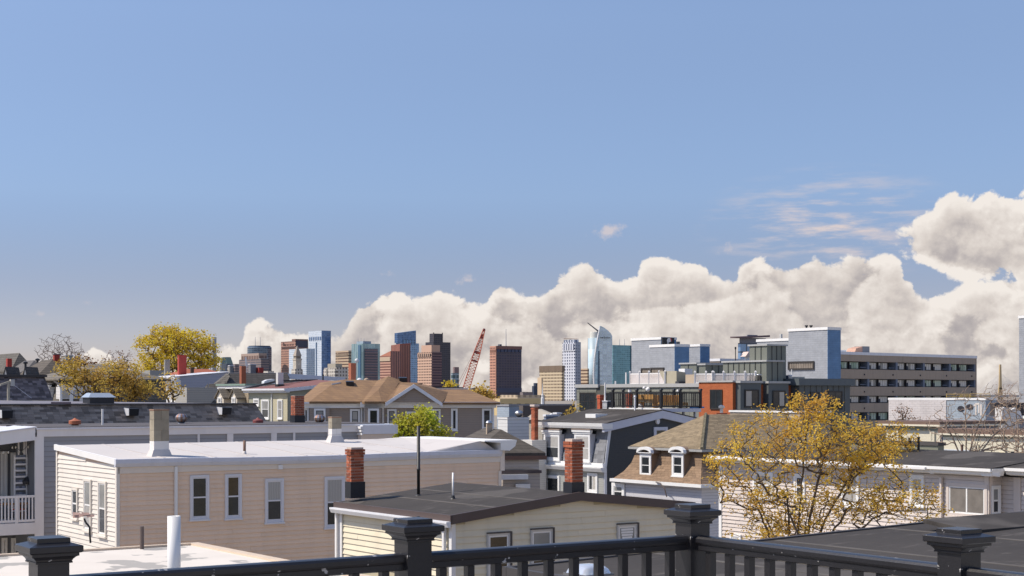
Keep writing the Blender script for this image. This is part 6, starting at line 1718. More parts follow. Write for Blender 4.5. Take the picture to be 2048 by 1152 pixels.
    for k, (px0, px1, lab) in enumerate(((1554, 1564, 'left navy condenser unit with silver pipes behind the brick strip'), (1567, 1580, 'right navy condenser unit behind the brick strip'))):
        w = W((px0 + px1) / 2, 765, 116); wd = (px1 - px0) * 116 / F
        t = empty('condenser', w, b.g, lab, 'condenser', 'condensers on the modern roof')
        MB().box(-wd / 2, wd / 2, -.3, .3, -.1, .55).build('case', M('navy_case2', (.05, .07, .13), .4), t)
        for j in range(3): MB().lathe([(.05, -.1), (.05, .5), (.03, .58)], (-wd / 2 + .1 + j * .13, -.36, 0), 8).build('pipe', STEEL, t)
    w = W(1589, 757, 118); t = empty('roof_hatch', w, b.g, 'low beige roof hatch beside the dark end block', 'hatch')
    MB().box(-.7, .7, -.4, .4, -.4, .12).build('box', M('hatch_beige', (.36, .35, .31), .7), t); MB().lathe([(.04, .1), (.04, .7)], (-.3, 0, 0), 8).build('pipe', PIPEW, t)
    for px, yt, yb, d_, lab in ((1252, 745, 774, 124, 'tall white post at the left end of the roof fence'), (1231, 762, 772, 124, 'short grey stub pipe on the modern building roof')):
        w = W(px, yb, d_); tag(MB().lathe([(.06, -.2), (.06, (yb - yt) * d_ / F)], (0, 0, 0), 8).build('roof_post', PIPEW), lab, 'post').location = w
    w = W(1471, 722, 119); tag(MB().lathe([(.035, -.3), (.035, .9), (.07, .92), (.07, 1.1)], (0, 0, 0), 8).build('roof_mast', PIPEB), 'thin dark mast behind the green stair head', 'mast').location = w
    for px, py, lab in ((1289, 776, 'small white round lamp on the panel wall'), (1297, 779, 'white speaker shaped lamp on the panel wall'), (1357, 782, 'white globe lamp above the terrace railing')):
        y = b.tl(px, -.1); w = b.world(-.14, y, b.z(py, -.1, y)); r = .12 if px != 1297 else .2
        tag(MB().lathe([(.03, -r), (r * .9, -r * .5), (r, 0), (r * .9, r * .5), (.03, r)], (0, 0, 0), 12).build('wall_globe', WHITE2, None, True), lab, 'lamp').location = w
    # plain parapet strip behind the tree
    flat_block('tan_gap_house', 'tan flat house with white coping behind the golden tree', 1600, 92, 1460, 1660, 822, M('tan_house_wall', (.40, .33, .25), .8), BLKROOF, cap=WHITE, cap_h=.12)
modern_block()

# ------------------------------------------------------------------ blue grey hall complex and concrete slab block
def blue_complex():
    BLU = shingle('blue_painted_block', (.35, .37, .405), 1.1, .36, c2=(.32, .34, .375), mortar=.86, var=.1)
    DEEP = shingle('deep_blue_block', (.15, .27, .45), 1.1, .36, c2=(.135, .25, .42), mortar=.86, var=.1)
    def blk(lab, pc, d, pl, pr, yt):
        q = flat_block('blue_grey_hall', lab, pc, d, pl, pr, yt, BLU, M('hall_roof', (.25, .25, .25)), cap=WHITE, cap_h=.45, cap_o=.12)
        MB().box(.0, q.W, -.06, -.003, 0, q.zt - .46).build('deep_blue_wall', DEEP, q.o); return q
    a = blk('tallest left blue grey hall block, with black roof sign', 1322, 276, 1263, 1352, 674)
    a2 = blk('lower blue grey hall block with a strip window', 1349, 270, 1300, 1378, 688)
    y1, y0 = a2.tl(1283), a2.tl(1329)
    strip = glassm('pane_strip', (.20, .17, .14), pat=.8, rough=.2)
    def strip_win(b, px0, px1, py0, py1, n):
        t1, t0 = b.tl(px0), b.tl(px1); z0, z1 = b.z(py1, 0, t0), b.z(py0, 0, t0)
        fm = fmap('L', 0); mb = ring(MB(), fm, t0, t1, z0, z1, .25, 0, .2); w = mb.build('strip_window', M('bronze_frame', (.035, .03, .027)), b.o)
        for k in range(n):
            g = MB(); fbox(g, fm, t0 + .25 + (t1 - t0 - .5) * (k + .06) / n, t0 + .25 + (t1 - t0 - .5) * (k + .94) / n, 0, .08, z0 + .25, z1 - .25); g.build('pane', strip, w)
    a3 = blk('blue grey hall block with deep blue right side', 1400, 290, 1355, 1419, 688)
    strip_win(a2, 1302, 1329, 735, 754, 8)
    strip_win(a, 1283, 1302, 736, 754, 6)
    # black roof sign with round white and red emblem
    w = W(1323, 690, 275); s = empty('roof_sign', w, R(35.1), 'square black roof sign with white and red bird emblem', 'sign')
    wd = 30 * 275 / F; h = 15 * 275 / F
    MB().box(0, wd, -.4, -.01, -.2, h).build('board', M('sign_black', (.012, .012, .015), .5), s)
    cx, cz = wd * .52, h * .50
    def disc(cx_, cz_, r, a0, a1, y, m_, nm, n=16):
        pts = [(cx_ + r * math.cos(R(a0 + (a1 - a0) * i / n)), cz_ + r * math.sin(R(a0 + (a1 - a0) * i / n))) for i in range(n + 1)]
        MB().prism(pts, y - .45, y - .40, 'y').build(nm, m_, s)
    SW, SR = M('sign_white', (.75, .73, .70), .6), M('sign_red', (.5, .05, .04), .6)
    disc(cx, cz + .12, h * .36, -20, 230, -.003, SW, 'emblem_head'); MB().prism([(cx - h * .30, cz + .1), (cx - .05, cz), (cx - h * .15, cz - h * .42), (cx - h * .30, cz - h * .36)], -.46, -.403, 'y').build('emblem_neck', SW, s)
    disc(cx + h * .08, cz + h * .14, h * .36, -30, 75, -.06, SR, 'emblem_crest')
    stack('roof_vent_unit', 'dark roof ventilator beside the black roof sign', 1351, 1353, 1360, 683, 690, 282, M('unit_grey', (.2, .2, .2)), cat='vent')
    # second pair on the right
    b1 = blk('tallest blue grey hall block beside the concrete slab', 1655, 252, 1577, 1681, 654)
    b2 = blk('lower blue grey hall block left of the tallest one', 1580, 262, 1514, 1600, 676)
    b2b = blk('narrow blue link block against the concrete slab', 1676, 262, 1668, 1690, 700)
    strip_win(b1, 1577, 1629, 722, 739, 10)
    stack('hall_chimney', 'short round roof flue on the lower blue grey hall', 1559, 1562, 1565, 668, 680, 268, M('grey_flue', (.5, .5, .48)))
    for k, px in enumerate((1613, 1622)):
        w = W(px, 657, 262); tag(MB().lathe([(.15, -.4), (.15, .3), (.3, .32), (.3, .55)], (0, 0, 0), 8).build('roof_camera', FLASH), ('left tiny dark ventilator on the tallest blue hall', 'right tiny dark ventilator on the tallest blue hall')[k], 'vent').location = w
    blk('blue grey tower cut by the right picture edge', 2150, 250, 2038, 2170, 626)
    flat_block('brown_hall_link', 'long low brown hall behind the roof cabins', 1440, 300, 1405, 1600, 717, M('brown_hall', (.17, .14, .12)), None, cap=GUTTER, cap_h=.5)

    # concrete slab block with rows of windows and loggias
    b = Bd('concrete_slab_building', 'long brown concrete building with rows of loggias and windows', 'building', 1681, 260, 42)
    o = b.o; Wd = b.sf(1953); D = 14; zt = b.z(703)
    CON = M('brown_concrete', (.40, .325, .255), .9, .08, .12, streak=.35)
    BLP = M('blue_pier', (.15, .18, .24), .7)
    DARK = M('loggia_dark', (.03, .035, .05), .8)
    MB().box(0, Wd, 1.6, D, 0, zt - .3).build('core', DARK, o)
    MB().box(-.1, Wd + .1, -.1, D, zt - .5, zt).build('coping', GUTTER, o)
    zs = [(722, 738), (757, 773), (791.5, 806.5), (825, 842), (860, 876)]
    lev = [(b.z(y1, 0), b.z(y0, 0)) for y0, y1 in zs]
    top = zt - .5
    for z0, z1 in lev:
        MB().box(0, Wd, 0, 1.55, z1, top).build('spandrel', CON, o); top = z0
    MB().box(0, Wd, 0, 1.55, 0, top).build('spandrel', CON, o)
    nb = 5; bw = Wd / nb
    gl = [glassm('pane_office', (.16, .17, .17), curtain=.75, cc=(.62, .62, .60), pat=.5), glassm('pane_green', (.14, .24, .19), curtain=.5, cc=(.42, .55, .48), pat=.5)]
    fr = M('bronze_frame', (.035, .03, .027))
    fm = fmap('F', .5)
    for li, (z0, z1) in enumerate(lev):
        for k in range(nb):
            x = bw * k
            for u0, u1, n in ((.03, .31, 3), (.36, .70, 4)):
                s0, s1 = x + bw * u0, x + bw * u1
                w = ring(MB(), fm, s0, s1, z0 + .05, z1 - .05, .10, -.3, .1).build('window', fr, o)
                for j in range(n):
                    a_, c_ = s0 + .1 + (s1 - s0 - .2) * (j + .05) / n, s0 + .1 + (s1 - s0 - .2) * (j + .95) / n
                    g = MB(); fbox(g, fm, a_, c_, -.25, -.05 + .01 * j, z0 + .15, z1 - .15); g.build('pane', gl[(li * 7 + k * 3) % 4 == 0], w)
                # fan box
                g = MB(); fbox(g, fm, s0 - .25, s0 + .25, -.1, .3, z0 + .1, z0 + .75); g.build('window_unit', DARK, w)
            MB().box(x + bw * .92, x + bw * .985, .05, 1.5, z0 + .01, z1 - .01).build('pier', BLP, o)
            MB().box(x + bw * .72, x + bw * .91, .35, .42, z0 + .30, z0 + .42).build('loggia_rail', BLP, o)
            MB().lathe([(.12, 0), (.12, .25)], (x + bw * .8, -.05, z0 - 1.0), 8).build('drain_spout', DARK, o)
    MB().box(Wd - .3, Wd, -.04, D, 0, zt - .5).build('end_wall', CON, o)
    w = W(1718, 703, 270); t = empty('roof_plant', w, R(35), 'rusty and grey rooftop plant box on the concrete building', 'plant box')
    MB().box(-.2, 1.6, -1, 1, -.2, .9).build('box', M('plant_grey', (.2, .21, .23)), t); MB().hexa([(-2.2, -1, -.2), (-.22, -1, -.2), (-.22, 1, -.2), (-2.2, 1, -.2)], [(-1.8, -1, .5), (-.22, -1, .85), (-.22, 1, .85), (-1.8, 1, .5)]).build('hood', M('rust_pink', (.5, .3, .22), .8, .4, 2), t)
blue_complex()

# ------------------------------------------------------------------ downtown skyline, about four kilometres away
DS = 4000.0
def K(px): return px * DS / F            # photo pixels -> metres at that distance
def tower(name, label, pl, pc, pr, yt, mat, d=DS, g=35.1, cat='tower', **k):
    b = Bd(name, label, cat, pc, d, g)
    b.T, b.W, b.zt = b.tl(pl), b.sf(pr), b.z(yt)
    b.main = MB().box(0, b.W, 0, b.T, 0, b.zt).build('shaft', mat, b.o)
    return b
def blockon(b, name, x0, x1, y0, y1, ya, yb, mat):
    """box on a tower: fractions of its plan, photo rows of top and foot"""
    return MB().box(b.W * x0, b.W * x1, b.T * y0, b.T * y1, b.z(yb), b.z(ya)).build(name, mat, b.o)
def mast(b, px, yt, yb, r=1.2, name='mast'):
    x = b.sf(px, b.T / 2); z0, z1 = b.z(yb, x, b.T / 2), b.z(yt, x, b.T / 2)
    MB().tube((x, b.T / 2, z0), (x, b.T / 2, z1), r, r * .5, 6).build(name, M('mast_grey', (.45, .45, .46), .5), b.o)
def skyline():
    gpale = facade('glass_pale', (.62, .67, .73), (.50, .59, .70), 6, .82, 5.0, .72, .3, .15, .0, .25, .12)
    gdeep = facade('glass_deep', (.14, .22, .38), (.09, .17, .33), 5, .8, 5.2, .8, .3, .08, .2, .5, .3)
    gteal = facade('glass_teal', (.17, .33, .38), (.16, .34, .41), 5, .85, 4.6, .78, .3, .12, .2, .35, .2)
    gblue = facade('glass_blue', (.24, .36, .52), (.18, .30, .47), 6, .8, 6, .7, .3, .08, .2, .5, .3)
    ggrey = facade('glass_grey', (.16, .20, .25), (.10, .15, .21), 8, .9, 5.2, .72, .4, .1, .1, .4, .3)
    pink = facade('pink_granite', (.42, .235, .175), (.07, .045, .05), 7.2, .62, 6.4, .48, .7)
    pinkL = facade('pale_granite', (.56, .37, .27), (.11, .07, .06), 7.0, .66, 6.2, .46, .7)
    redb = facade('red_granite', (.34, .145, .105), (.14, .055, .05), 6.4, .45, 300, 1.0, .7)
    dark = facade('dark_stone', (.055, .052, .065), (.035, .036, .055), 6, .7, 5, .6, .5, .15)
    slate = facade('slate_tower', (.07, .055, .075), (.045, .048, .085), 7.0, .72, 5.6, .62, .55, .15)
    tan = facade('tan_grid', (.55, .45, .31), (.12, .085, .06), 5.0, .66, 6.4, .52, .8)
    tanb = facade('tan_bands', (.50, .38, .26), (.14, .09, .07), 60, .97, 7.4, .42, .8)
    whit = facade('white_piers', (.62, .64, .70), (.10, .12, .18), 8.4, .45, 6.5, .56, .6)
    brn = facade('brown_office', (.22, .17, .16), (.085, .085, .11), 30, .93, 6.0, .5, .6)
    lime = M('limestone', (.50, .45, .38), .85, .1, .03); limed = facade('limestone_windows', (.52, .49, .44), (.13, .12, .12), 7, .5, 7.5, .55, .85)
    tower('office_tower', 'plain grey slab tower peeking out right of the big yellow tree', 418, 425, 433, 674, M('grey_slab_far', (.33, .35, .38), .6))
    b = tower('office_tower', 'small grey green tower with sloped crown right of the yellow tree', 440, 453, 466, 727, ggrey); 
    MB().hexa([(0, 0, b.zt), (b.W, 0, b.zt), (b.W, b.T, b.zt), (0, b.T, b.zt)], [(K(2), K(2), b.z(714)), (b.W - K(4), K(2), b.z(714)), (b.W - K(4), b.T - K(2), b.z(714)), (K(2), b.T - K(2), b.z(714))]).build('crown', M('copper_green_far', (.17, .24, .21), .6), b.o)
    for k, (a, c, e, y, lab) in enumerate(((466, 470, 478, 728, 'small pale far block left of the stepped brown tower'), (526, 536, 548, 742, 'low far brick block between rounded and pink towers'), (646, 652, 664, 741, 'low dark block under the tall glass tower'), (455, 459, 466, 733, 'tiny white far block with small windows'))):
        tower('far_block', lab, a, c, e, y, (brn, limed, brn, limed)[k], 3600, cat='building')
    # rounded blue grey glass tower with two masts
    b = Bd('glass_tower', 'rounded blue grey glass tower with two roof masts', 'tower', 515, DS + 100, 0)
    r = K(25); z = b.z(693)
    MB().lathe([(r, 0), (r, z - K(2)), (r * .97, z)], (0, r, 0), 28).build('shaft', ggrey, b.o)
    MB().lathe([(r * .9, z + .1), (r * .9, z + K(2))], (0, r, 0), 28).build('roof_ring', M('ring_dark', (.1, .12, .15)), b.o)
    for px in (510.5, 520.5):
        x = b.sf(px, r); MB().tube((x, r, z), (x, r, b.z(674, 0, r)), 1.0, .5, 6).build('mast', M('mast_grey', (.45, .45, .46), .5), b.o)
    b = tower('stepped_tower', 'stepped brown grey tower in front of the rounded glass one', 478, 522, 538, 718, brn, 3700)
    MB().box(0, b.W, b.T * .1, b.T * .9, b.zt, b.z(706)).build('crown', facade('brown_crown', (.36, .27, .22), (.13, .08, .07), 14, .85, 60, .8), b.o)
    MB().box(b.W * .02, b.W * .98, b.T * .04, b.T * .96, b.zt, b.zt + K(1)).build('terrace', M('grey_far', (.4, .38, .36)), b.o)
    # pink granite tower with stepped openings
    b = tower('pink_granite_tower', 'pink granite tower with notched openings under its roof', 562, 591, 616, 682, pink, 4100)
    MB().box(b.W * .0, b.W * 1.0, b.T * .0, b.T * .25, b.zt, b.z(678)).build('penthouse', M('brown_granite', (.20, .10, .08), .7), b.o)
    MB().box(-K(.6), 0, b.T * .05, b.T * .95, b.z(696), b.z(693)).build('recess_band', M('brown_dark', (.08, .045, .04)), b.o)
    for k in range(4): 
        y = b.T * (.12 + .17 * k); MB().prism([(y, b.z(690)), (y + b.T * .12, b.z(690)), (y + b.T * .06, b.z(687))], -K(.5), 0, 'x').build('notch', MATS['brown_dark'], b.o)
    MB().prism([(b.T * .62, b.z(690)), (b.T * .86, b.z(690)), (b.T * .86, b.z(682.5))], -K(.5), 0, 'x').build('notch', MATS['brown_dark'], b.o)
    MB().box(b.W * .05, b.W, -K(.5), 0, b.z(695), b.z(681)).build('dark_band', M('navy_band', (.05, .055, .09), .3), b.o)
    tower('glass_block', 'pale blue glass block behind the clock tower', 578, 613, 630, 697, gpale, 3900)
    b = tower('glass_tower', 'tallest pale glass tower with deep blue right face', 617, 643, 661, 661, gpale, 4400)
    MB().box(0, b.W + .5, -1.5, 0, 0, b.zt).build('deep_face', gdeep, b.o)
    for k in range(7): 
        y = b.T * (k + .3) / 7.2; MB().box(-1.5, 0, y, y + b.T * .05, b.z(680), b.z(673)).build('fin', M('fin_dark', (.10, .18, .33), .4), b.o)
    MB().box(-2, 0, b.T * .36, b.T * .40, 0, b.z(684)).build('slot', M('slot_dark', (.12, .2, .32), .4), b.o)
    # clock tower with pyramid roof
    b = Bd('clock_tower', 'stone clock tower with pointed pyramid roof', 'tower', 592, 3500, 35.1)
    T, Wd = b.tl(586), b.sf(603); u = lambda y: b.z(y)
    MB().hexa([(-T * .35, -T * .35, 0), (Wd * 1.25, -T * .35, 0), (Wd * 1.25, T * 1.35, 0), (-T * .35, T * 1.35, 0)], [(-T * .2, -T * .2, u(738)), (Wd * 1.12, -T * .2, u(738)), (Wd * 1.12, T * 1.2, u(738)), (-T * .2, T * 1.2, u(738))]).build('base', limed, b.o)
    MB().box(0, Wd, 0, T, u(738), u(719)).build('shaft', lime, b.o)
    MB().box(-K(.8), Wd + K(.8), -K(.8), T + K(.8), u(720), u(717)).build('cornice', lime, b.o)
    MB().box(K(.6), Wd - K(.6), K(.6), T - K(.6), u(717), u(712)).build('loggia', M('stone_shadow', (.22, .19, .16), .9), b.o)
    cx, cy = Wd / 2, T / 2
    MB().hexa([(K(-.4), K(-.4), u(712)), (Wd + K(.4), K(-.4), u(712)), (Wd + K(.4), T + K(.4), u(712)), (K(-.4), T + K(.4), u(712))], [(cx - .6, cy - .6, u(691)), (cx + .6, cy - .6, u(691)), (cx + .6, cy + .6, u(691)), (cx - .6, cy + .6, u(691))]).build('spire', M('spire_stone', (.36, .31, .26), .85), b.o)
    for axis, p in (('F', (cx, -.3)), ('L', (cy, -.3))):
        r_ = Wd * .24; zz = u(727); c0 = p[0]
        pts = [(c0 + r_ * math.cos(a * math.pi / 10), zz + r_ * math.sin(a * math.pi / 10)) for a in range(20)]
        MB().prism(pts, -.6, -.0, 'y' if axis == 'F' else 'x').build('clock_face', M('clock_face', (.62, .58, .5), .6), b.o)
        MB().prism([(c0 - .5, zz), (c0 + .5, zz), (c0 + .4, zz + r_ * .8), (c0 - .4, zz + r_ * .8)], -.9, -.61, 'y' if axis == 'F' else 'x').build('clock_hand', M('clock_hand', (.05, .05, .05)), b.o)
    b = tower('tan_tower', 'tan banded tower left of the green glass tower', 671, 697, 704, 701, tanb, 3900)
    MB().box(-1, 0, b.T * .04, b.T * .96, b.z(712), b.z(707)).build('window_band', facade('tan_crown', (.5, .38, .25), (.08, .06, .05), 6, .6, 99, 1), b.o)
    b = tower('stepped_stone_block', 'pale stone stepped office block in front of the tan tower', 648, 674, 696, 735, limed, 3300)
    MB().box(b.W * .1, b.W * .7, b.T * .2, b.T * .8, b.zt, b.z(727)).build('upper_block', M('olive_stone', (.34, .31, .25), .8), b.o)
    for y in (.05, .72): MB().box(-K(2.5), 0, b.T * y, b.T * (y + .2), 0, b.z(737)).build('bay', limed, b.o)
    # green and blue glass tower
    b = tower('glass_tower', 'green blue glass tower with brown lower slab', 703, 725, 760, 687, facade('glass_green', (.42, .52, .52), (.25, .38, .42), 9, .85, 60, 1, .35, .1, .1, .4), 3800)
    MB().box(b.W * .1, b.W * .55, b.T * .1, b.T * .7, b.zt, b.z(682)).build('penthouse', M('penthouse_blue', (.3, .36, .42), .5), b.o)
    MB().box(b.W * .12, b.W * .84, -3, -.1, 0, b.z(697)).build('brown_slab', facade('mauve_bands', (.22, .16, .165), (.075, .085, .12), 70, .96, 6.6, .5, .6, .15), b.o)
    MB().box(-2, -.1, b.T * .12, b.T * .35, 0, b.z(690)).build('blue_slot', M('slot_blue', (.07, .15, .24), .2), b.o)
    for px in (716, 722, 728): mast(b, px, 676, 684, .8, 'antenna')
    # red granite stepped tower
    b = tower('red_granite_tower', 'red granite tower with three slanted steps', 782, 800, 821, 690, redb, 3700)
    MB().hexa([(0, 0, b.zt), (b.W, 0, b.zt), (b.W, b.T, b.zt), (0, b.T, b.zt)], [(0, 0, b.zt + K(2)), (b.W, 0, b.zt + K(4)), (b.W, b.T, b.zt + K(.2)), (0, b.T, b.zt + K(.2))]).build('slanted_crown', M('red_slant', (.30, .10, .07), .7), b.o)
    b = tower('red_granite_wing', 'lower pinkish wing left of the red granite tower', 760, 781, 801, 712, facade('pink_wing', (.47, .27, .2), (.17, .085, .075), 60, .96, 6.4, .45, .7), 3600)
    MB().hexa([(0, 0, b.zt), (b.W, 0, b.zt), (b.W, b.T, b.zt), (0, b.T, b.zt)], [(0, 0, b.zt + K(9)), (b.W, 0, b.zt + K(9)), (b.W, b.T, b.zt + K(.5)), (0, b.T, b.zt + K(.5))]).build('slanted_roof', M('red_tile', (.42, .17, .11), .7), b.o)
    MB().box(-1, b.W * .0, b.T * .02, b.T * .98, b.z(722), b.z(714)).build('blank_band', M('tan_band', (.46, .36, .26), .8), b.o)
    MB().box(b.W * .02, b.W, -1, 0, 0, b.zt + K(8.5)).build('ribbed_front', facade('ribbed_red', (.40, .19, .15), (.13, .06, .06), 6.2, .55, 999, 1, .7), b.o)
    # blue glass tower with slanted top
    b = tower('glass_tower', 'bright blue glass tower with slanted top behind the red one', 792, 798, 838, 686, gblue, 4300)
    x0 = b.sf(795); x1 = b.sf(832)
    MB().hexa([(x0, 0, b.zt), (x1, 0, b.zt), (x1, b.T, b.zt), (x0, b.T, b.zt)], [(x0, 0, b.z(666)), (x1, 0, b.z(661, x1)), (x1, b.T, b.z(661, x1)), (x0, b.T, b.z(666))]).build('slanted_crown', gdeep, b.o)
    MB().box(b.W * .18, b.W * .82, -1.5, 0, b.z(690), b.z(680)).build('louvre_band', facade('louvre_dark', (.2, .36, .55), (.04, .06, .1), 9, .7, 5, .6), b.o)
    # pale pink stepped tower
    b = tower('pale_granite_tower', 'pale pink gridded tower with brown shaded side', 835, 863, 883, 704, pinkL, 3400)
    MB().box(b.W * 0, b.W, -1.2, 0, 0, b.zt).build('shaded_front', facade('mauve_shade', (.20, .125, .12), (.10, .07, .085), 60, .98, 6, .5, .6), b.o)  # darker sheet over the front, shade put into its facade colours
    MB().box(b.W * .0, b.W * .85, b.T * .0, b.T * .72, b.zt, b.z(690)).build('upper_block', M('pale_granite_plain', (.52, .34, .25), .75), b.o)
    MB().box(-1.2, 0, b.T * .04, b.T * .96, b.z(713), b.z(707)).build('arcade', facade('arcade_dark', (.5, .33, .24), (.05, .04, .04), 8, .62, 99, 1), b.o)
    # dark tower
    b = tower('dark_stone_tower', 'black stone tower with smaller square top block', 851, 867, 901, 684, dark, 3900)
    MB().box(b.W * .0, b.W * .5, b.T * .0, b.T * .5, b.zt, b.z(667)).build('top_block', dark, b.o)
    for x, y in ((-.01, 0), (.5, 0)): MB().box(b.W * x, b.W * x + 2, -1, 1, b.zt, b.z(665)).build('corner_pier', M('pier_dark', (.09, .08, .09)), b.o)
    b = tower('glass_block', 'small teal glass block left of the red crane', 902, 905, 918, 746, facade('teal_block', (.26, .32, .36), (.06, .12, .15), 9, .8, 9, .7), 3000)
    MB().box(b.W * .3, b.W, 0, b.T, b.zt, b.z(734)).build('upper_block', M('brown_upper', (.22, .15, .15)), b.o)
    # big dark blue tower with pink flank
    b = tower('dark_blue_tower', 'broad dark blue office tower with pink sunlit flank', 981, 993, 1043, 692, slate, 3300)
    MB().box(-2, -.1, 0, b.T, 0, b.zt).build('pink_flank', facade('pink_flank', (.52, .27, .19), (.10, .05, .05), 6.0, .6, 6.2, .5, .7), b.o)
    MB().box(-.5, b.W + .3, -1.5, -.1, b.z(698), b.zt + .5).build('roof_band', M('brown_band', (.19, .095, .08), .7), b.o)
    for k in range(7):
        x = b.W * (k + .08) / 7; MB().box(x, x + b.W * .115, -2, -.1, b.z(704), b.z(698.5)).build('louvre', M('navy_louvre', (.03, .045, .10), .3), b.o)
    MB().box(0, b.W, -1.2, -.1, b.z(785), b.z(776)).build('louvre_band', M('navy_louvre', (.03, .045, .10)), b.o)
    MB().box(-2.8, -2.05, b.T * .05, b.T * .95, b.z(704), b.z(699)).build('flank_louvre', M('brown_louvre', (.22, .11, .08)), b.o)
    mast(b, 1012, 658, 692, 1.0); MB().box(b.W * .2, b.W * .28, b.T * .3, b.T * .6, b.zt, b.z(688)).build('roof_unit', M('ring_dark', (.1, .12, .15)), b.o)
    b = tower('dark_far_block', 'small navy stepped block left of the tan tower', 1064, 1068, 1078, 772, M('navy_far', (.035, .05, .085), .6), 3600); MB().box(b.W * .3, b.W, 0, b.T, b.zt, b.z(766)).build('upper_block', MATS['navy_far'], b.o)
    # tan grid tower
    b = tower('tan_grid_tower', 'tan gridded slab tower with ribbed brown crown', 1079, 1124, 1129, 743, tan, 3100)
    MB().box(-.5, b.W + .3, -.5, b.T + .5, b.zt, b.z(731)).build('crown', facade('ribbed_crown', (.30, .22, .15), (.075, .055, .045), 2.6, .55, 99, 1), b.o)
    b2 = tower('tan_wing', 'lower tan wing at the left foot of the tan tower', 1075, 1083, 1086, 755, M('tan_plain_far', (.56, .43, .29), .85), 3050)
    # white pier tower
    b = tower('white_pier_tower', 'slim white tower with vertical dark window strips', 1125, 1150, 1161, 684, whit, 3300, 35.1)
    MB().box(b.W * .0, b.W * .9, b.T * .1, b.T * .9, b.zt, b.z(679)).build('crown', facade('crown_white', (.5, .53, .6), (.1, .13, .2), 9, .5, 99, 1), b.o)
    MB().box(-1.2, 0, 0, b.T, b.z(702), b.z(700.5)).build('belt', M('belt_white', (.66, .68, .72)), b.o)
    MB().box(-1.4, 0, b.T * .06, b.T * .94, b.z(700), b.z(687)).build('tall_windows', facade('tall_strips', (.6, .62, .68), (.12, .14, .2), 8.4, .45, 999, 1), b.o)
    MB().box(b.W * .02, b.W, -1.2, 0, 0, b.zt).build('shaded_front', facade('white_shade', (.30, .33, .40), (.17, .2, .26), 7, .5, 6.5, .5), b.o)  # greyed copy of the white facade: the front's shade is in its colours
    MB().tube((-K(2), b.T * .8, b.z(676)), (b.W * .8, b.T * .1, b.z(677.5)), 1.4, 1.0, 6).build('roof_boom', M('boom_tan', (.4, .33, .28)), b.o); MB().tube((b.W * .3, b.T * .5, b.z(680)), (b.W * .3, b.T * .5, b.z(676)), 1.4, 1.2, 6).build('boom_foot', MATS['boom_tan'], b.o)
    b = tower('tan_tower', 'low pinkish tan tower between the white and glass towers', 1161, 1175, 1178, 737, tanb, 3500); 
    # round pale glass tower with white drum
    b = Bd('round_glass_tower', 'round pale glass tower with white top drum behind the sail tower', 'tower', 1190, 3600, 0)
    r = K(13.5) * .9; z = b.z(676)
    MB().lathe([(r, 0), (r, z)], (0, r, 0), 28).build('shaft', facade('glass_round', (.58, .66, .70), (.46, .58, .64), 7, .9, 30, .97, .6, .5, 0, 0), b.o, True)
    MB().lathe([(r * .83, z), (r * .83, b.z(664)), (r * .8, b.z(663.5))], (r * .12, r, 0), 28).build('drum', M('drum_white', (.66, .66, .60), .6), b.o)
    MB().hexa([(-r * 1.06, r, 0), (-r * .55, r * .2, 0), (-r * .5, r * .3, 0), (-r * 1.0, r * 1.1, 0)], [(-r * 1.02, r, z), (-r * 1.0, r * .9, z), (-r * .98, r * .95, z), (-r * .98, r * 1.05, z)]).build('dark_fin', M('fin_navy', (.05, .10, .15), .3), b.o)
    # sail shaped glass tower
    b = Bd('sail_glass_tower', 'sail shaped glass tower with white edge and dark lettering', 'tower', 1206, 3300, 0)
    def X(px, v=0): return b.sf(px, v)
    Z = lambda y: b.z(y)
    lft = [(1191.5, 808), (1188.5, 780), (1187, 750), (1187.5, 735), (1189, 715), (1192, 695), (1196, 672), (1199.5, 655)]
    rgt = [(1201, 651.5), (1208, 655), (1216, 661), (1222, 667), (1224.5, 672), (1224.7, 700), (1224.5, 808)]
    prof = [(X(p), Z(q)) for p, q in lft + rgt]; prof[0] = (prof[0][0], 0); prof[-1] = (prof[-1][0], 0)
    sg = facade('glass_sail', (.55, .63, .70), (.44, .56, .66), 9, .86, 5.6, .8, .3, .1, .1, .5, .15)
    MB().prism(prof, 0, 40, 'y').build('shaft', sg, b.o)
    for (p0, q0), (p1, q1) in zip(lft, lft[1:]):
        MB().tube((X(p0), -.6, max(0, Z(q0)) if q0 < 800 else 0), (X(p1), -.6, Z(q1)), 1.5, 1.5, 6).build('white_edge', M('edge_white', (.8, .8, .8), .5), b.o)
    MB().prism([(X(1194), 0), (X(1200), 0), (X(1199), Z(702)), (X(1196.5), Z(702))], -.8, -.05, 'y').build('dark_recess', M('recess_navy', (.06, .11, .17), .2), b.o)
    MB().prism([(X(1189), 0), (X(1194), 0), (X(1199), Z(660)), (X(1192.5), Z(700))], -.5, -.03, 'y').build('side_facet', facade('glass_facet', (.42, .55, .64), (.30, .46, .58), 9, .9, 7, .8, .3, .1, .1, .4), b.o)
    cu = bpy.data.curves.new('lettering', 'FONT'); cu.body = 'InterSystems'; cu.size = K(3.9) * 3300 / DS * 1.15; cu.extrude = .4
    to = bpy.data.objects.new('lettering_tmp', cu); col.objects.link(to)
    dg = bpy.context.evaluated_depsgraph_get(); me = bpy.data.meshes.new_from_object(to.evaluated_get(dg)); bpy.data.objects.remove(to)
    me.materials.clear(); me.materials.append(M('letter_navy', (.02, .025, .045), .5))
    lt = link('lettering', me, b.o, (X(1199.6), -.9, Z(676.5))); lt.rotation_euler = (R(90), 0, 0)
    xs = [v.co.x for v in me.vertices]; sc = (X(1220.5) - X(1199.6)) / (max(xs) - min(xs)); lt.scale = (sc, max(sc, 1.2), 1)
    w = W(1176, 645, 3300); q = empty('roof_crane', W(1196, 662, 3345), 0, 'dark thin crane jib leaning left of the sail tower tip', 'crane')
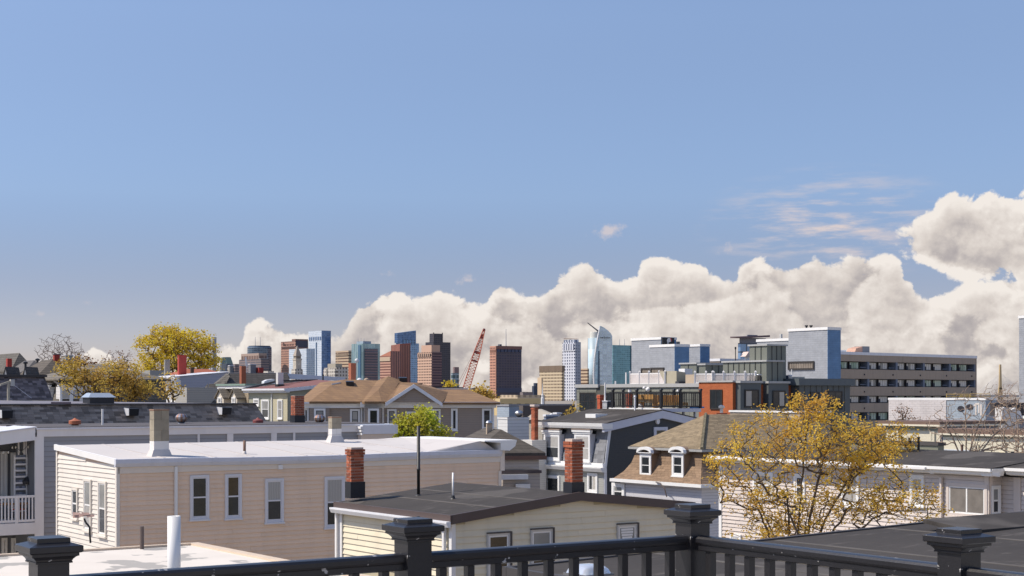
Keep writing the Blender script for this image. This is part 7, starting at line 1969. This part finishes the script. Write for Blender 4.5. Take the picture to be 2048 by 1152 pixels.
    A = W(1175, 645.5, 3345) - W(1196, 662, 3345)
    MB().tube((0, 0, 0), A, 1.8, 1.0, 6).build('jib', M('jib_dark', (.09, .09, .10)), q); MB().tube((0, 0, -60), (0, 0, 0), 2, 2, 6).build('mast', MATS['jib_dark'], q)
    # teal slab
    b = tower('teal_glass_tower', 'flat teal glass tower right of the sail tower', 1222, 1226, 1263, 690, gteal, 3400)
    MB().box(b.W * .94, b.W + .2, -1, 0, 0, b.zt).build('dark_edge', M('teal_dark', (.03, .09, .13), .3), b.o)
    for px in (1239, 1249): mast(b, px, 678, 691, .7)
    # overhanging roof tower
    b = tower('overhang_tower', 'blue glass tower with dark overhanging roof behind the green lift tower', 1476, 1481, 1520, 686, facade('glass_square', (.055, .07, .10), (.22, .36, .58), 4.2, .84, 4.0, .84, .4, .06, 0, .5, .2), 700)
    MB().box(b.W * .06, b.W * 1.32, b.T * .05, b.T * .9, b.zt, b.z(675)).build('upper_floor', M('grey_upper', (.15, .16, .20), .5), b.o)
    MB().hexa([(-2.0, -2.5, b.z(677)), (b.W * 1.32, -2.5, b.z(673)), (b.W * 1.32, b.T + 2, b.z(673)), (-3.0, b.T + 2, b.z(676))], [(-3.0, -2.5, b.z(674)), (b.W * 1.32, -2.5, b.z(669)), (b.W * 1.32, b.T + 2, b.z(669)), (-3.0, b.T + 2, b.z(673))]).build('overhang', M('plum_roof', (.12, .08, .09), .6), b.o)
    MB().box(b.W * .4, b.W * .9, b.T * .2, b.T * .6, b.z(673), b.z(669)).build('roof_box', M('grey_upper', (.15, .16, .20)), b.o)
    # low distant tan sheds and roofs along the horizon
    lows = [(985, 1000, 1085, 797, (.58, .45, .24), 900, 'long pale tan warehouse below the dark blue tower'), (1000, 1035, 1090, 790, (.52, .42, .30), 1300, 'tan far terminal roof beyond the pale warehouse'), (1040, 1046, 1066, 784, (.20, .17, .17), 2200, 'dim far low block right of the dark blue tower'),
            (920, 926, 982, 783, (.17, .15, .16), 1500, 'dim far rooftops right of the red crane'), (940, 944, 958, 776, (.16, .14, .15), 1600, 'far rooftop hut near the red crane foot'), (1660, 1700, 2000, 800, (.3, .28, .26), 900, 'far low block behind the concrete building'),
            (-40, 30, 330, 768, (.28, .27, .25), 700, 'far low block behind the left hip roofs'), (850, 858, 985, 781, (.16, .15, .14), 500, 'dark low roof behind the brown ridge'), (540, 560, 860, 772, (.27, .25, .24), 900, 'far low block behind the brown hips'), (380, 400, 620, 760, (.25, .24, .24), 1100, 'far low block behind the slate ridge'), (1900, 1960, 2200, 800, (.36, .33, .30), 800, 'far low block under the bridge cables')]
    for a, c, e, y, cl, d, lab in lows:
        q = tower('far_low_block', lab, a, c, e, y, facade('far_low_%d' % a, cl, mul(cl, .5), 6, .5, 5, .4, .9), d, cat='building')
    q = flat_block('dark_roof_shed', 'dark flat roof edge with hatch above the brown shingle ridge', 864, 135, 845, 925, 774, M('dark_shed', (.07, .07, .075)), None, cap=M('shed_edge', (.05, .05, .055)), cap_h=.2)
    # white church spire
    w = W(1085, 812, 420); q = empty('church_steeple', (w.x, w.y, 0), R(30), 'slim white church steeple in front of the tan tower', 'steeple')
    z0 = w.z; s_ = 420 / F
    MB().box(-4 * s_, 4 * s_, -4 * s_, 4 * s_, 0, z0 + 4 * s_).build('tower', M('steeple_white', (.70, .71, .72), .7), q)
    MB().lathe([(3.2 * s_, z0 + 4 * s_), (3.2 * s_, z0 + 16 * s_), (2.2 * s_, z0 + 17 * s_), (2.2 * s_, z0 + 22 * s_), (1.3 * s_, z0 + 24 * s_), (.25 * s_, z0 + 45 * s_)], (0, 0, 0), 8).build('spire', MATS['steeple_white'], q)
skyline()

def red_crane():
    d = 560.0
    foot, tip = W(930, 785, d), W(968, 660, d)
    o = empty('lattice_crane', (foot.x, foot.y, 0), 0, 'red lattice boom crane leaning right above the rooftops', 'crane')
    RED = M('crane_red', (.66, .16, .08), .6, .1, .3); DKR = M('crane_dark', (.16, .03, .03), .6)
    off = Vector((foot.x, foot.y, 0)); f, t = foot - off, tip - off
    ax = (t - f).normalized(); sx = ax.cross(Vector((0, 1, 0))).normalized(); sy = Vector((0, 1, 0))
    wpx = lambda k: (6.4 if k < .62 else 6.4 - (k - .62) / .38 * 4.6) * d / F
    def c(k, i, j): return f + (t - f) * k + sx * (wpx(k) * i) + sy * (wpx(k) * j)
    N = 22
    ch = MB(); br = MB()
    for i in (-1, 1):
        for j in (-1, 1):
            m = MB()
            for k in range(N): m.tube(c(k / N, i, j), c((k + 1) / N, i, j), .15, n=5)
            m.build('chord', RED, o)
    for side in range(4):
        m = MB()
        for k in range(N):
            a, e = k / N, (k + 1) / N
            (i0, j0), (i1, j1) = [((-1, -1), (1, -1)), ((1, -1), (1, 1)), ((1, 1), (-1, 1)), ((-1, 1), (-1, -1))][side]
            if k % 2: i0, j0, i1, j1 = i1, j1, i0, j0
            m.tube(c(a, i0, j0), c(e, i1, j1), .07, n=4); m.tube(c(a, i0, j0), c(a, i1, j1), .06, n=4)
        stuff(m.build('lacing', RED, o))
    m = MB(); e = tip - off
    m.lathe([(.1, -.6), (.45, -.4), (.55, 0), (.45, .4), (.1, .6)], tuple(e), 10); m.build('boom_head', DKR, o)
    for q0, q1 in ((.86, .93), (.62, .66), (.49, .52)):
        P = [c(q0, -1, -1), c(q0, 1, -1), c(q0, 1, 1), c(q0, -1, 1)]; Q = [c(q1, -1, -1), c(q1, 1, -1), c(q1, 1, 1), c(q1, -1, 1)]
        MB().hexa(P, Q).build('splice_plate', DKR, o)
    for k in (0, 1):
        p0 = c(.97, -1, 0); p1 = W(905 + 6 * k, 788, d) - off
        MB().tube(p0, p1, .06, n=4).build('pendant_line', DKR, o)
    b = MB().box(-6, 5, -4, 4, 0, f.z - 3.0); b.build('machine_house', RED, o)
    MB().tube((-4.5, 0, f.z - 3), (0, 0, f.z + 1), .5, n=6).build('gantry', DKR, o)
red_crane()

def bridge():
    d = 2600.0; s = d / F
    w = W(2000.5, 800, d)
    o = empty('bridge_pylon', (w.x, w.y, 0), 0, 'sandy cable stayed bridge pylon with fan of pale cables', 'bridge')
    z0 = w.z; SAND = M('pylon_sand', (.48, .36, .20), .8); CAB = M('cable_pale', (.68, .68, .68), .6)
    z = lambda y: z0 + (800 - y) * s
    for sgn in (-1, 1):
        MB().hexa([(sgn * 3.6 * s - 1.5, -2, 0), (sgn * 3.6 * s + 1.5, -2, 0), (sgn * 3.6 * s + 1.5, 3, 0), (sgn * 3.6 * s - 1.5, 3, 0)], [(sgn * 1.6 * s - 1.3, -2, z(775)), (sgn * 1.6 * s + 1.3, -2, z(775)), (sgn * 1.6 * s + 1.3, 3, z(775)), (sgn * 1.6 * s - 1.3, 3, z(775))]).build('leg', SAND, o)
    MB().hexa([(-2.6 * s, -2, z(778)), (2.6 * s, -2, z(778)), (2.6 * s, 3, z(778)), (-2.6 * s, 3, z(778))], [(-1.4 * s, -2, z(729)), (1.4 * s, -2, z(729)), (1.4 * s, 3, z(729)), (-1.4 * s, 3, z(729))]).build('pylon', SAND, o)
    for k in range(14):
        for sgn in (-1, 1):
            MB().tube((sgn * 1.2 * s, 0, z(746 + k * 1.6)), (sgn * (52 - k * 3.0) * s, 0, z(790)), .11, n=4).build('cable', CAB, o)
    MB().box(-70 * s, 70 * s, -6, 6, z(794), z(790)).build('deck', M('bridge_deck', (.4, .38, .36)), o)
bridge()

# ------------------------------------------------------------------ trees
import numpy as np
def leafmat(name, c1, c2, tr=.3):
    m, nt, b = new_mat(name)
    ge = nt.nodes.new('ShaderNodeNewGeometry')
    colr = _mix(nt, ge.outputs['Random Per Island'], c1, c2)
    cl = _noise(nt, _objco(nt), 1.1 if 'gold' in name else .8, 3)
    colr = _mix(nt, _ramp(nt, cl, .35, .7), _mix(nt, 1.0, colr, (.82, .70, .75), 'MULTIPLY'), _mix(nt, 1.0, colr, (1.12, 1.14, 1.0), 'MULTIPLY'))
    nt.links.new(colr, b.inputs['Base Color']); b.inputs['Roughness'].default_value = .6
    t = nt.nodes.new('ShaderNodeBsdfTranslucent'); nt.links.new(colr, t.inputs[0])
    mx = nt.nodes.new('ShaderNodeMixShader'); mx.inputs[0].default_value = tr
    nt.links.new(b.outputs[0], mx.inputs[1]); nt.links.new(t.outputs[0], mx.inputs[2])
    nt.links.new(mx.outputs[0], nt.nodes['Material Output'].inputs[0])
    return m
BARK = M('bark', (.10, .075, .055), .95, .3, 6, bump=.4)
BARK_T = M('bark_tan', (.36, .27, .20), .95, .3, 6, bump=.3)
BARK_G = M('bark_grey', (.20, .16, .14), .95, .3, 6, bump=.4)
def tree(name, label, base, crowns, n_targets, leaf_mat, leaf_size, per_tip, fork_z, seed, r_tip=.010, bark=None, step=.22, group=None, tip_spread=.25, trunk_r=None, expo=2.55, leafy=1.0, hole=-.18, curl=.22, lean=(0, 0), cat='tree'):
    """trunk and limbs grown towards scattered points in a lumpy crown; crowns: ellipsoids (x, y, z, rx, ry, rz, weight) in metres, world"""
    rg = random.Random(seed); np_r = np.random.default_rng(seed)
    base = Vector(base); o = empty(name, base, 0, label, cat, group)
    nodes = []; par = []
    fork = Vector((lean[0], lean[1], fork_z))
    n0 = 8
    for i in range(n0 + 1):
        f = i / n0; nodes.append(fork * f + Vector((.06 * math.sin(f * 5 + seed), .06 * math.cos(f * 4 + seed), 0)) * fork_z * .15 * f); par.append(i - 1)
    # main limbs: one long arc from the fork into each lump of the crown
    for c in crowns:
        tgt = Vector((c[0], c[1], c[2])) - base; a = nodes[n0]; L = (tgt - a).length
        up = a + Vector((0, 0, L * .55)) + (tgt - a) * .12
        k = max(2, int(L / step)); prev = n0 - rg.choice((0, 0, 1, 2))
        a = nodes[prev]
        for s_ in range(1, k + 1):
            f = s_ / k
            nodes.append(a * (1 - f) ** 2 + up * 2 * f * (1 - f) + tgt * f * f + Vector((rg.uniform(-1, 1), rg.uniform(-1, 1), rg.uniform(-1, 1))) * step * .12); par.append(prev); prev = len(nodes) - 1
    ws = [c[6] for c in crowns]; pts = []
    while len(pts) < n_targets:
        c = rg.choices(crowns, ws)[0]
        v = Vector((rg.gauss(0, 1), rg.gauss(0, 1), rg.gauss(0, 1))).normalized() * (rg.random() ** .42)
        p = Vector((c[0] + v.x * c[3], c[1] + v.y * c[4], c[2] + v.z * c[5])) - base
        if noise.noise(p * (1.1 / max(.6, c[3] * .45)) + Vector((seed, 0, 0))) < hole: continue
        pts.append(p)
    ref = nodes[n0]
    pts.sort(key=lambda p: (p - ref).length)
    N = np.array([tuple(p) for p in nodes]); tips = []
    for p in pts:
        d = N - np.array(tuple(p)); dist = np.sqrt((d * d).sum(1))
        # branches prefer to leave nodes that lie below the target
        pen = dist + np.maximum(0, N[:, 2] - p.z) * 1.2
        pen[:n0 - 2] += 50
        i = int(pen.argmin()); a = nodes[i]; L = (p - a).length
        k = max(1, int(L / step)); prev = i
        dirn = (nodes[i] - nodes[par[i]]).normalized() if par[i] >= 0 else Vector((0, 0, 1))
        c1 = a + dirn * L * curl + (p - a) * .18 + Vector((0, 0, .06 * L))
        new = []
        for s in range(1, k + 1):
            f = s / k
            q = a * (1 - f) ** 2 + c1 * 2 * f * (1 - f) + p * f * f + Vector((rg.uniform(-1, 1), rg.uniform(-1, 1), rg.uniform(-1, 1))) * step * .06
            nodes.append(q); par.append(prev); prev = len(nodes) - 1; new.append(tuple(q))
        N = np.vstack([N, np.array(new)]); tips.append(prev)
    n = len(nodes); area = [0.0] * n; kids = [0] * n
    for i in range(n):
        if par[i] >= 0: kids[par[i]] += 1
    for i in range(n - 1, 0, -1):
        if kids[i] == 0: area[i] += r_tip ** expo
        area[par[i]] += area[i]
    if True:
        order_ok = all(par[i] < i for i in range(1, n))
    rad = [max(r_tip * .7, a ** (1 / expo)) for a in area]
    if trunk_r:
        kf = trunk_r / rad[0]
        rad = [r_tip * .7 + (r - r_tip * .7) * kf if r > r_tip * 2 else r for r in rad]
    tr, br = MB(), MB()
    for i in range(1, n):
        p = par[i]; r0, r1 = rad[p], rad[i]
        if r0 > r1 * 1.8: r0 = r1 * 1.25
        (tr if i <= n0 else br).tube(nodes[p], nodes[i], r0, r1, 8 if i <= n0 else (6 if r0 > r_tip * 4 else 4), False)
    tr.build('trunk', bark or BARK, o, True); br.build('limbs', bark or BARK, o, True)
    if leaf_mat:
        V, Fc = [], []
        small = [i for i in range(n0 + 1, n) if rad[i] < r_tip * 3.2]
        for i in small:
            at_tip = kids[i] == 0
            m = per_tip if at_tip else per_tip * .25
            m = int(m) + (rg.random() < m - int(m))
            if rg.random() > leafy: continue
            for _ in range(m):
                c = nodes[i] + Vector((rg.gauss(0, 1), rg.gauss(0, 1), rg.gauss(0, .8))) * tip_spread * .5
                s = leaf_size * rg.uniform(.55, 1.35)
                u = Vector((rg.gauss(0, 1), rg.gauss(0, 1), rg.gauss(0, .6))).normalized(); w = u.cross(Vector((rg.gauss(0, 1), rg.gauss(0, 1), rg.gauss(0, 1)))).normalized()
                b0 = len(V); nn = u.cross(w) * s * .18
                V += [tuple(c - u * s * .5), tuple(c + w * s * .34 + nn), tuple(c + u * s * .55), tuple(c - w * s * .34 + nn)]
                Fc.append((b0, b0 + 1, b0 + 2, b0 + 3))
        cr = MB().add(V, Fc).build('crown', leaf_mat, o); stuff(cr)
    return o
def E(px, py, d, rx, ry, w=1.0, depth=None):
    """crown lump at photo point, radii in photo pixels"""
    p = W(px, py, d); k = d / F
    return (p.x, p.y, p.z, rx * k, (depth if depth else rx * k * .9), ry * k, w)
GOLD = leafmat('leaf_gold', (.72, .47, .055), (.88, .68, .13), .5)
LIME = leafmat('leaf_lime', (.50, .54, .05), (.66, .68, .10), .5)
OLIVE = leafmat('leaf_olive', (.55, .40, .08), (.70, .54, .12), .5)
YEL = leafmat('leaf_yellow', (.66, .52, .04), (.78, .66, .06), .5)
BUD = leafmat('leaf_bud', (.30, .15, .10), (.36, .22, .12), .3)

d = 34.0
tree('golden_tree', 'large golden leaved tree in front of the beige clapboard house', (W(1590, 1000, d).x, d, 0),
     [E(1560, 880, d, 120, 70, 1.3), E(1620, 815, d, 62, 45, .5), E(1660, 890, d, 110, 70, 1.2), E(1500, 980, d, 85, 70, .9), E(1620, 1010, d, 120, 75, 1.2), E(1740, 985, d, 100, 70, 1.0), E(1800, 1010, d, 95, 60, .6), E(1740, 915, d, 70, 40, .5), E(1455, 935, d, 45, 60, .35), E(1570, 1070, d, 130, 40, .6)],
     1750, GOLD, .056, 19, 6.0, 5, r_tip=.0056, step=.17, tip_spread=.135, hole=-.02)
d = 44.0
tree('golden_tree', 'smaller golden tree tops right of the large golden tree by the sage house', (W(1790, 1000, d).x, d + 8, 0),
     [E(1790, 910, d + 8, 45, 30, 1), E(1740, 880, d + 8, 40, 40, .7), E(1800, 870, d + 8, 40, 30, .4), E(1700, 870, d + 8, 40, 50, .5)], 420, GOLD, .09, 10, 8.5, 15, r_tip=.008, step=.25, tip_spread=.25)
d = 80.0
tree('lime_tree', 'small bright lime green tree in front of the taupe house', (W(842, 900, d).x, d, 0),
     [E(842, 862, d, 48, 34, 1.4), E(850, 835, d, 22, 22, .5), E(810, 850, d, 24, 20, .4), E(885, 872, d, 22, 16, .4), E(800, 872, d, 25, 12, .4)], 520, LIME, .17, 11, 8.2, 3, r_tip=.012, step=.3, tip_spread=.36, trunk_r=.13)
d = 205.0
tree('yellow_tree', 'biggest round yellow green tree against the sky on the left', (W(355, 760, d).x, d, 0),
     [E(350, 705, d, 84, 48, 2.0), E(320, 690, d, 50, 38, .8), E(390, 700, d, 48, 46, .8), E(300, 732, d, 36, 25, .5), E(410, 730, d, 34, 26, .5), E(345, 670, d, 40, 20, .4)], 1300, YEL, .27, 17, 10.5, 8, r_tip=.026, step=.7, tip_spread=.62, hole=.0)
d = 116.0
tree('bare_tree', 'leafless grey brown tree with fan of branches at far left', (W(118, 760, d + 60).x, d + 60, 0),
     [E(118, 695, d + 60, 50, 28, 1.5), E(100, 710, d + 60, 30, 20, .5), E(150, 712, d + 60, 30, 18, .5)], 420, None, 0, 0, 12.0, 21, r_tip=.018, step=.9, bark=BARK_G, curl=.06, hole=-.4)
tree('budding_tree', 'thin bare budding tree left of the big yellow tree', (W(235, 760, 150).x, 150, 0),
     [E(238, 722, 150, 34, 26, 1), E(215, 730, 150, 28, 18, .5), E(165, 722, 150, 24, 16, .4)], 260, BUD, .14, 3, 11.5, 22, r_tip=.018, step=.5, tip_spread=.4, trunk_r=.2, bark=BARK_G)
tree('olive_tree', 'olive yellow half leaved tree in front of the dormered grey house', (W(240, 800, 92).x, 92, 0),
     [E(225, 770, 92, 70, 36, 1.5), E(170, 765, 92, 45, 34, .8), E(275, 775, 92, 36, 30, .8), E(140, 740, 92, 34, 22, .5), E(240, 740, 92, 50, 18, .5)], 760, OLIVE, .14, 15, 9.6, 31, r_tip=.013, step=.36, tip_spread=.36, hole=.0)
tree('olive_tree', 'thin olive sprays over the bracketed white house front', (W(345, 800, 96).x, 96, 0),
     [E(345, 770, 96, 28, 26, 1), E(330, 785, 96, 26, 18, .6)], 130, OLIVE, .17, 5, 9.8, 33, r_tip=.012, step=.34, tip_spread=.42, trunk_r=.09)
tree('rusty_shrub', 'rust brown small tree between the olive tree and red gable', (W(150, 745, 120).x, 120, 0),
     [E(160, 728, 120, 22, 16, 1), E(150, 735, 120, 16, 12, .6), E(176, 738, 120, 20, 14, .6)], 170, leafmat('leaf_rust', (.22, .10, .035), (.28, .15, .05)), .20, 6, 12.2, 35, r_tip=.016, step=.4, tip_spread=.5, trunk_r=.15)
tree('bare_tree', 'bare twiggy tree with reddish buds before the cream houses at right', (W(1930, 920, 58).x, 58, 0),
     [E(1960, 860, 58, 70, 44, 1.4), E(1900, 850, 58, 50, 44, .9), E(2030, 850, 58, 50, 50, .9), E(1990, 815, 58, 60, 36, .8), E(1880, 840, 58, 34, 36, .5), E(2000, 890, 58, 70, 24, .8), E(1930, 800, 58, 40, 30, .5), E(2000, 785, 58, 40, 24, .5)], 620, BUD, .045, 2, 8.7, 41, r_tip=.0078, curl=.1, step=.24, tip_spread=.12, bark=BARK_T, leafy=.7)
tree('bare_tree', 'second bare twiggy tree at the right picture edge', (W(2040, 920, 62).x, 62, 0),
     [E(2030, 850, 62, 60, 60, 1), E(2010, 800, 62, 34, 30, .4), E(2050, 880, 62, 60, 40, .8), E(2030, 790, 62, 34, 30, .4)], 380, BUD, .045, 2, 8.5, 43, r_tip=.0078, curl=.1, step=.26, tip_spread=.12, bark=BARK_T, leafy=.7)
tree('olive_tree', 'small thin olive tree in front of the white painted wing', (W(1808, 880, 100).x, 100, 0),
     [E(1806, 828, 100, 22, 18, 1), E(1830, 842, 100, 24, 10, .5)], 120, BUD, .12, 3, 9.8, 45, r_tip=.011, step=.34, tip_spread=.3, trunk_r=.08)
tree('distant_tree', 'far small yellow tree right of the brown roof end', (W(958, 800, 190).x, 190, 0),
     [E(958, 787, 190, 20, 12, 1), E(975, 793, 190, 14, 10, .5)], 150, OLIVE, .38, 6, 10.6, 51, r_tip=.03, step=.8, tip_spread=.9, trunk_r=.2)
tree('distant_tree', 'far tiny yellow tree above the brown ridge parapet', (W(898, 790, 210).x, 210, 0),
     [E(899, 772, 210, 7, 6, 1)], 50, YEL, .34, 6, 11.6, 53, r_tip=.03, step=.8, tip_spread=.7, trunk_r=.15)
tree('distant_tree', 'yellow shrub between the green building and beige dormers', (W(1148, 860, 112).x, 112, 0),
     [E(1148, 830, 112, 10, 16, 1)], 70, OLIVE, .2, 6, 8.6, 55, r_tip=.016, step=.4, tip_spread=.5, trunk_r=.1)
